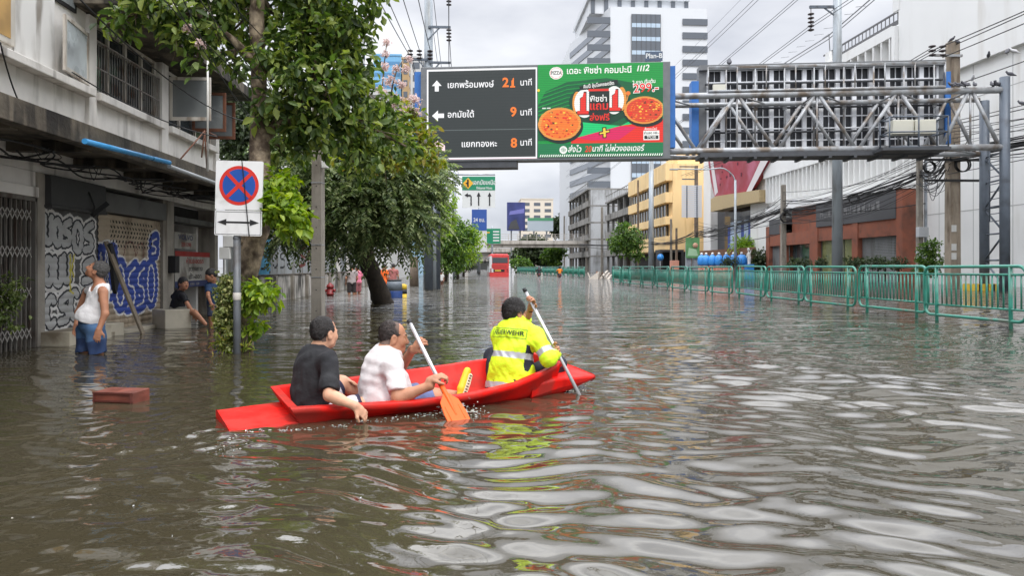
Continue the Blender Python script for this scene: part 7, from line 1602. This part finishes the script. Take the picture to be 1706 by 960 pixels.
# people wading far along the left pavement
def standing(px, pyw, d, hgt, ang, lean=0.):
    b = C(px, 445, d); b[2] = 0; f = np.array((math.cos(ang), math.sin(ang), 0)); r = np.array((f[1], -f[0], 0)); z0 = -.42; k = hgt/1.7
    pt = lambda x, y, z: b+r*x*k+f*y*k+np.array((0, 0, z0+z*k))
    return dict(pelvis=pt(0,0,.92), neck=pt(0,lean,1.42), head=pt(0,lean+.03,1.57), shR=pt(.18,lean,1.36), shL=pt(-.18,lean,1.36), elR=pt(.24,lean,1.1), elL=pt(-.24,lean,1.1), wrR=pt(.2,.14+lean,.92), wrL=pt(-.2,.14+lean,.92), hipR=pt(.09,0,.88), hipL=pt(-.09,0,.88), knR=pt(.1,.03,.48), knL=pt(-.1,.03,.48), anR=pt(.1,0,.06), anL=pt(-.1,0,.06)), (*f[:2], -.1), k
for (px, d, hg, ang, lab, top, bot, kw) in (
    (586, 28.5, 1.64, 2.0, 'person in grey top with a dark bag wading by the hoarding, beside the pink top', M('grey_top', S(158,148,146), .9), M('dark_shorts', S(52,46,46), .9), {}),
    (596, 29.5, 1.6, 2.4, 'person in bright pink top wading by the hoarding', M('pink_top', S(216,120,146), .9), M('rose_trousers', S(150,92,96), .9), {}),
    (640, 30, 1.66, .8, 'person in long orange robe standing in the flood behind the leaning trunk', M('orange_robe', S(232,104,36), .85, var=.1), None, dict(robe=-.2, topname='robe', bare_arm=.5)),
    (655, 33, 1.68, 1.4, 'person in dull red shirt standing behind the blue barrel', M('dull_red_shirt', S(156,96,92), .9), M('grey_trousers', S(110,106,104), .9), {}),
    (735, 44, 1.25, -1.4, 'small figure in white shirt wading past the pale poles', M('white_shirt_far', S(214,212,210), .9), M('brown_shorts', S(96,66,52), .9), dict(skin=2))):
    J, f, k = standing(px, 0, d, hg, ang); plain_person(lab, J, f, top, bot, h=.022, sc=k, headsc=k, **kw)
# ------------------------------------------------------------------ vehicles and small things
def bus():
    d = 80; a = C(815.5, 461, d); b = C(848, 423, d); w = b[0]-a[0]; W, z1 = w, b[2]; x0, y0 = a[0], a[1]; L_ = 10
    t = thing('city_bus', 'red and white city bus driving away through the flood', 'bus', (x0+W/2, y0, 0)); RB = M('bus_red', S(204,58,56), .35, var=.05, coat=.3); WB = M('bus_white', S(204,204,206), .35)
    m = MB(); m.bx(x0, x0+W, y0, y0+L_, -.35, z1-.12, 0); m.bx(x0+.1, x0+W-.1, y0+.1, y0+L_-.1, z1-.118, z1, 0); m.build('body', [RB], t, bevel=.06)
    m = MB(); m.add([(x0-.01, y0-.006, .5), (x0+.5, y0-.006, .5), (x0+.3, y0-.006, 1.4), (x0+.28, y0-.006, z1-.25), (x0-.01, y0-.006, z1-.25)], [(4,3,2,1,0)]); m.bx(x0-.012, x0-.004, y0, y0+L_, .5, z1-.3); m.build('white_panel', WB, t)
    m = MB(); m.bx(x0+.32, x0+W-.14, y0-.03, y0-.008, 1.55, z1-.42); m.build('rear_window', DGLASS, t, bevel=.02)
    m = MB(); m.bx(x0-.03, x0-.014, y0+.3, y0+L_-.4, 1.25, z1-.45); m.build('side_window', DGLASS, t)
    m = MB(); m.bx(x0+.45, x0+W-.5, y0-.03, y0-.008, .55, .82); m.bx(x0+.6, x0+1.3, y0-.036, y0-.031, .6, .78, 1); m.build('number_plate', [BLACK, M('plate_amber', S(196,160,60), .5)], t)
    for x in (x0+.16, x0+W-.16):
        m = MB(); m.lathe((x, y0-.01, .62), [(.09, 0), (.08, .03)], 12, 0, axis=(0,-1,0)); m.lathe((x, y0-.01, .85), [(.09, 0), (.08, .03)], 12, 0, axis=(0,-1,0)); m.build('tail_lamp', M('tail_lamp_red', S(150,20,24), .2), t)
    m = MB(); m.bx(x0+.25, x0+W-.25, y0-.02, y0-.008, .95, 1.4)
    for z in (1.0, 1.1, 1.2, 1.3): m.bx(x0+.28, x0+W-.28, y0-.026, y0-.021, z, z+.04, 1)
    m.build('engine_grille', [RB, M('dull_red_slat', S(150,52,48), .5)], t)
    m = MB(); m.tube([(x0+.05, y0+L_-.1, z1-.4), (x0-.3, y0+L_-.1, z1-.4), (x0-.3, y0+L_-.1, z1-.6)], .03, 6); m.bx(x0-.4, x0-.22, y0+L_-.2, y0+L_-.1, z1-1.0, z1-.6); m.build('mirror', BLACK, t)
bus()
def rider(px, d, top, labp, labm, helm):
    J, f, k = standing(px, 0, d, 1.7, PI/2); b = C(px, 445, d); zz = lambda z: np.array((0, 0, z))
    for q in J: J[q] = J[q]+zz(-.12)
    P = J['pelvis']; 
    for s, q in ((1, 'R'), (-1, 'L')): J['kn'+q] = P+np.array((s*.18, .4, -.05)); J['an'+q] = P+np.array((s*.16, .25, -.5)); J['wr'+q] = P+np.array((s*.32, .55, .25)); J['el'+q] = P+np.array((s*.32, .25, .25))
    def ex(t, J, fg): m = MB(); m.blob(fg.hp(0, -.01, .04), .145); m.build('helmet', helm, t)
    plain_person(labp, J, (0, 1, 0), top, M('dark_trousers', S(36,36,42), .9), h=.03, bare_arm=.9, extra=ex, topname='jacket', botname='trousers')
    t = thing('motorcycle', labm, 'motorcycle', (b[0], b[1], 0)); m = MB(); m.blob((b[0], b[1], .12), (.17, .6, .2)); m.blob((b[0], b[1]-.1, .3), (.15, .5, .1)); m.bx(b[0]-.12, b[0]+.12, b[1]-.72, b[1]-.5, .1, .3); m.build('body', M('dark_scooter', S(40,40,46), .4), t)
    m = MB(); m.tube([(b[0]-.35, b[1]+.5, .62), (b[0], b[1]+.45, .6), (b[0]+.35, b[1]+.5, .62)], .02, 6)
    for s in (-1, 1): m.tube([(b[0]+s*.3, b[1]+.5, .62), (b[0]+s*.34, b[1]+.5, .8)], .012, 5); m.blob((b[0]+s*.35, b[1]+.5, .84), (.07, .02, .05))
    m.build('handlebar', BLACK, t)
    m = MB(); m.blob((b[0], b[1]-.73, .24), (.09, .03, .05)); m.build('tail_lamp', M('tail_lamp_red', (0,0,0)), t)
    for y in (-.62, .62):
        m = MB(); m.tube([(b[0], b[1]+y+.26*math.cos(q), -.12+.26*math.sin(q)) for q in np.linspace(0, 2*PI, 17)[:-1]], .06, 6, closed=True); m.build('wheel', BLACK, t)
rider(932.5, 76, M('orange_vest', S(226,130,40), .8), 'motorcyclist in bright orange vest riding through the water', 'dark motorcycle under the rider in the orange vest', BLACK)
rider(898, 84, M('black_jacket', S(38,40,46), .8), 'motorcyclist in dark jacket riding between the bus and the orange vest', 'dark motorcycle under the rider in the dark jacket', M('grey_helmet', S(90,94,100), .3))

# floating wooden box
a = onZ(155, 671); d = np.linalg.norm(a[:2]); m = MB(); u = nrm(onZ(221, 673)-a); w = nrm(onZ(238, 664)-onZ(221, 673)); l1 = np.linalg.norm(onZ(221, 673)-a); z = np.array((0, 0, 1.))
w = np.array((-u[1], u[0], 0))*.9+u*.12; A = a-.1*z; B_ = a+u*l1-.1*z; tp = .085
t = thing('floating_box', 'dark red wooden box lid floating in the murky water', 'box', a, 0); m.hexa([A, B_, B_+w*.20, A+w*.20, a+z*tp, a+u*l1+z*tp, a+u*l1+w*.20+z*(tp+.012), a+w*.20+z*(tp+.012)]); RW = M('old_red_wood', S(112,58,44), .5, var=.25, vs=8, stain=S(66,34,28), ss=3, sa=.8, bump=.2, bs=30)
m.build('body', RW, t, bevel=.006)
m = MB(); n = np.array((u[1], -u[0], 0)); e = .014
for (p, q) in ((a+u*.0+z*.015, a+u*l1+z*.015), (a+z*(tp-.006), a+u*l1+z*(tp-.006)), (a+u*.012, a+u*.012+z*tp), (a+u*(l1-.012), a+u*(l1-.012)+z*tp)): m.beam(p+n*.004, q+n*.004, .012, .014)
m.build('trim', M('dark_red_trim', S(84,40,32), .5, var=.1), t)

def lathed(name, label, cat, px, pyw, d, prof, mats, parts=None, n=20):
    b = C(px, 445, d); t = thing(name, label, cat, (b[0], b[1], 0)); 
    for nm, pr, mt in prof: m = MB(); m.lathe((b[0], b[1], 0), pr, n); m.build(nm, mt, t)
    return t, b
t, b = lathed('fire_hydrant', 'dark red fire hydrant half under water by the concrete pole', 'hydrant', 550, 0, 27, [('body', [(.13,-.5),(.13,.05),(.16,.06),(.16,.1),(.12,.12),(.12,.3)], M('hydrant_red', S(122,34,34), .45, var=.15)), ('cap', [(.145,.302),(.145,.35),(.12,.42),(.05,.47),(.02,.5)], M('hydrant_red', (0,0,0)))], None)
m = MB(); m.lathe((b[0]-.12, b[1]-.02, .2), [(.06,0),(.07,.08)], 10, axis=(-1,0,0)); m.lathe((b[0]+.12, b[1]-.02, .2), [(.06,0),(.07,.08)], 10, axis=(1,0,0)); m.build('outlet', M('hydrant_red', (0,0,0)), t)
t, b = lathed('barrel', 'blue and grey plastic barrel standing in the flood behind the leaning trunk', 'barrel', 657, 0, 25.5, [('body', [(.27,-.5),(.29,-.2),(.29,.22),(.285,.24)], M('barrel_blue', S(36,62,116), .45, var=.12)), ('upper_body', [(.285,.243),(.28,.48),(.25,.6)], M('barrel_grey', S(104,112,120), .5, var=.2)), ('rim', [(.262,.602),(.262,.64),(.22,.64)], BLACK)], None)
t, b = lathed('bollard', 'yellow and black banded bollard beside the blue barrel', 'bollard', 671, 0, 25.8, [('lower_band', [(.15,-.5),(.15,.12)], M('warning_yellow', S(206,172,48), .6)), ('black_band', [(.152,.122),(.152,.28)], PBK), ('upper_band', [(.15,.282),(.15,.44),(.08,.48)], M('warning_yellow', (0,0,0)))], None)
# debris and broken boards at the gap in the barriers
g = np.random.default_rng(77); t = thing('debris_heap', 'heap of pale broken boards at the gap in the green barriers', 'debris', C(1000, 466, 66)); m = MB()
for i in range(16):
    p = C(982+g.uniform(0, 36), 466, 65+g.uniform(0, 3)); p[2] = 0; m.beam(p-np.array((0,0,.3)), p+np.array((g.normal()*.35, g.normal()*.3, g.uniform(.1, .7))), .14, .05, int(i % 3))
m.hexa([C(976,468,64.5), C(996,468,64.5), C(1000,466,67), C(984,466,67), C(982,464,64.8), C(998,452,64.8), C(1001,452,67), C(988,460,67)], 0)
m.build('broken_board', [M('pale_board', S(164,156,146), .8, var=.15), M('brown_board', S(128,96,76), .8, var=.15), M('grey_board', S(150,146,142), .8)], t)
m = MB()
for i in range(3): p = C(1012+i*3, 458, 67); q = C(998+i*7, 467, 66); m.beam(p+np.array((0,0,.4-i*.2)), q, .22, .06)
solo(m, 'white_board', M('pale_board', (0,0,0)), 'white sheets of board leaning up behind the debris heap', 'boards', C(1010, 466, 66.5))

# blue drums with white knobs, blue pillar with figurine, green poster
BD = M('blue_drum_plastic', S(52,134,208), .4, var=.06); KN = M('white_knob', S(214,214,212), .4); PKB = M('salmon_plinth', S(204,146,126), .7, var=.06)
xs = (1169, 1176.5, 1187, 1198, 1210, 1222, 1235.5); labs = ['the shortest, by the brown pole', 'second from the brown pole', 'third from the brown pole', 'fourth from the brown pole', 'behind the low planter bush', 'just before the lamp post', 'the largest, next to the blue pillar']
for i, px in enumerate(xs):
    d = 70-i*.5; b = C(px, 445, d); r = .40 if i < 6 else .52; t = thing('drum', f'blue rounded drum with white knob, {labs[i]}', 'drum', (b[0], b[1], 0), group='blue drums by the showroom'); zb = 1.22
    m = MB(); m.bx(b[0]-.28, b[0]+.28, b[1]-.28, b[1]+.28, -.5, zb); m.build('plinth', PKB, t, bevel=.02)
    m = MB(); m.lathe((b[0], b[1], zb), [(r*.75,0),(r,.2),(r*1.02,.5),(r*.9,.85),(r*.5,1.02),(.1,1.06)], 20); m.build('body', BD, t)
    m = MB(); m.blob((b[0], b[1], zb+1.17), .13); m.build('knob', KN, t)
b = C(1248, 445, 66); t = thing('pillar', 'bright blue square pillar carrying a small white figurine', 'pillar', (b[0], b[1], 0)); m = MB(); m.bx(b[0]-.35, b[0]+.35, b[1]-.35, b[1]+.35, -.5, 1.35); m.build('shaft', BD, t, bevel=.02)
sd = Sdf(.03); q = lambda x, z: np.array((b[0]+x, b[1], z)); sd.rc(q(0,1.36), q(.02,1.9), .13, .16, .05); sd.rc(q(.02,1.9), q(-.03,2.35), .16, .13, .05); sd.rc(q(-.03,2.4), q(-.05,2.6), .06, .07, .03); sd.rc(q(-.05,2.72), q(-.06,2.78), .12, .11, .03); sd.rc(q(-.15,2.35), q(-.25,2.0), .05, .04, .03); sd.rc(q(.08,2.35), q(.18,2.65), .05, .04, .03)
V, Q = sd.mesh(); m = MB(); m.add(V, Q.tolist(), 0, True); o = m.build('figurine', KN, None, True, 0, (b[0], b[1], 1.36)); tag(o, 'small white figurine standing on top of the blue pillar', 'statue')
b = C(1060, 445, 92)
def dposter(m, a, b_): 
    W, Hh = b_[0]-a[0], b_[2]-a[2]; y = a[1]-.02; m.add([(a[0]+.1*W, y, a[2]+.1*Hh), (a[0]+.9*W, y, a[2]+.1*Hh), (a[0]+.75*W, y, a[2]+.42*Hh), (a[0]+.2*W, y, a[2]+.5*Hh)], [(0,1,2,3)], 1); m.lathe((a[0]+.68*W, y, a[2]+.62*Hh), [(.28,0),(.27,.02)], 16, 2, axis=(0,-1,0))
billboard('green poster with a pale figure in a black frame under the slatted board', 1143, 430, 1166, 396, 74, [M('poster_leaf_green', S(84,132,84), .6, var=.3, vs=1), M('poster_pale_green', S(150,184,150), .6), M('poster_skin', S(186,146,122), .6), BLACK], dposter, cat='poster', depth=.15)
m = MB(); a = C(1100, 470, 90); b = C(1140, 416, 90); m.bx(a[0], b[0], a[1], a[1]+2.5, b[2]-.3, b[2]); m.bx(a[0], a[0]+.3, a[1], a[1]+2.5, -.5, b[2]-.302); m.bx(b[0]-.3, b[0], a[1], a[1]+2.5, -.5, b[2]-.302); m.bx(a[0], b[0], a[1]+2.2, a[1]+2.5, -.5, b[2]-.302, 0); solo(m, 'bus_shelter', M('dark_shelter', S(52,52,54), .7), 'dark flat roofed shelter at the foot of the ochre block', 'shelter', a)
m = MB(); a = C(1118, 470, 87); m.bx(a[0], a[0]+1.0, a[1], a[1]+.6, -.5, 1.9); solo(m, 'salmon_kiosk', PKB, 'salmon pink kiosk wall in front of the dark shelter', 'kiosk', a, bevel=.02)
m = MB(); a = C(1100, 470, 88); m.tube([(a[0],a[1],-.5),(a[0],a[1],2.6)], .05, 6, 1); m.lathe((a[0],a[1]-.06,2.3), [(.42,0),(.42,.05)], 20, 0, axis=(0,-1,0)); solo(m, 'round_sign', [BD, STEEL], 'small round blue sign at the foot of the pale steel pole', 'sign', a)

# wet splashes where paddle and hull stir the water
SPL = bpy.data.materials.new('water_splash'); SPL.use_nodes = True; bs_ = SPL.node_tree.nodes['Principled BSDF']; bs_.inputs['Base Color'].default_value = (.75,.76,.74,1); bs_.inputs['Roughness'].default_value = .08; bs_.inputs['Transmission Weight'].default_value = .85; bs_.inputs['IOR'].default_value = 1.33
FOAM = M('water_foam', S(176,172,160), .4)
def splash(name, label, pts, n, seed, spread, up, size):
    g = np.random.default_rng(seed); m = MB(); P_ = [np.array(p) for p in pts]; k = len(P_)-1
    for i in range(n):
        u = g.uniform(0, k); j = min(int(u), k-1); p = P_[j]+(P_[j+1]-P_[j])*(u-j)+g.normal(size=3)*np.array((spread, spread, 0)); p[2] = abs(g.normal())*up*g.random(); s = size*g.uniform(.4, 1.3)
        m.blob(p, (s*g.uniform(.8, 2.2), s*g.uniform(.8, 2.2), s*g.uniform(.4, 1.)), int(g.random() < .3), 5, .12, i)
    o = m.build(name, [SPL, FOAM], None, True, 0, P_[0]); tag(o, label, None, kind='stuff')
splash('splash', 'droplets thrown up around the orange blade', [onZ(735, 690), onZ(765, 693), onZ(800, 690)], 170, 1, .05, .05, .0055)
splash('bow_splash', 'droplets at the tip of the bow paddle', [onZ(950, 652), onZ(975, 648)], 70, 2, .05, .04, .006)
splash('hull_foam', 'thin foam along the near side of the boat', [onZ(400, 722), onZ(520, 716), onZ(640, 700), onZ(730, 690)], 120, 3, .03, .008, .0055)
splash('wake_foam', 'bubbles drifting in the wake behind the boat stern', [onZ(395, 722), onZ(375, 745), onZ(350, 770)], 50, 4, .06, .004, .004)
splash('bubbles', 'scattered bubbles on the murky water', [onZ(120, 860), onZ(260, 780), onZ(420, 850), onZ(600, 920)], 20, 5, .35, .002, .004)
m = MB(); a = onZ(298, 572); m.plate([(0,0),(.14,.02),(.2,.07),(.08,.06)], a+np.array((0,0,.012)), (1,0,0), (0,1,0), .004); solo(m, 'litter_scrap', PWH, 'white scrap of litter floating before the seated woman', 'litter', a)
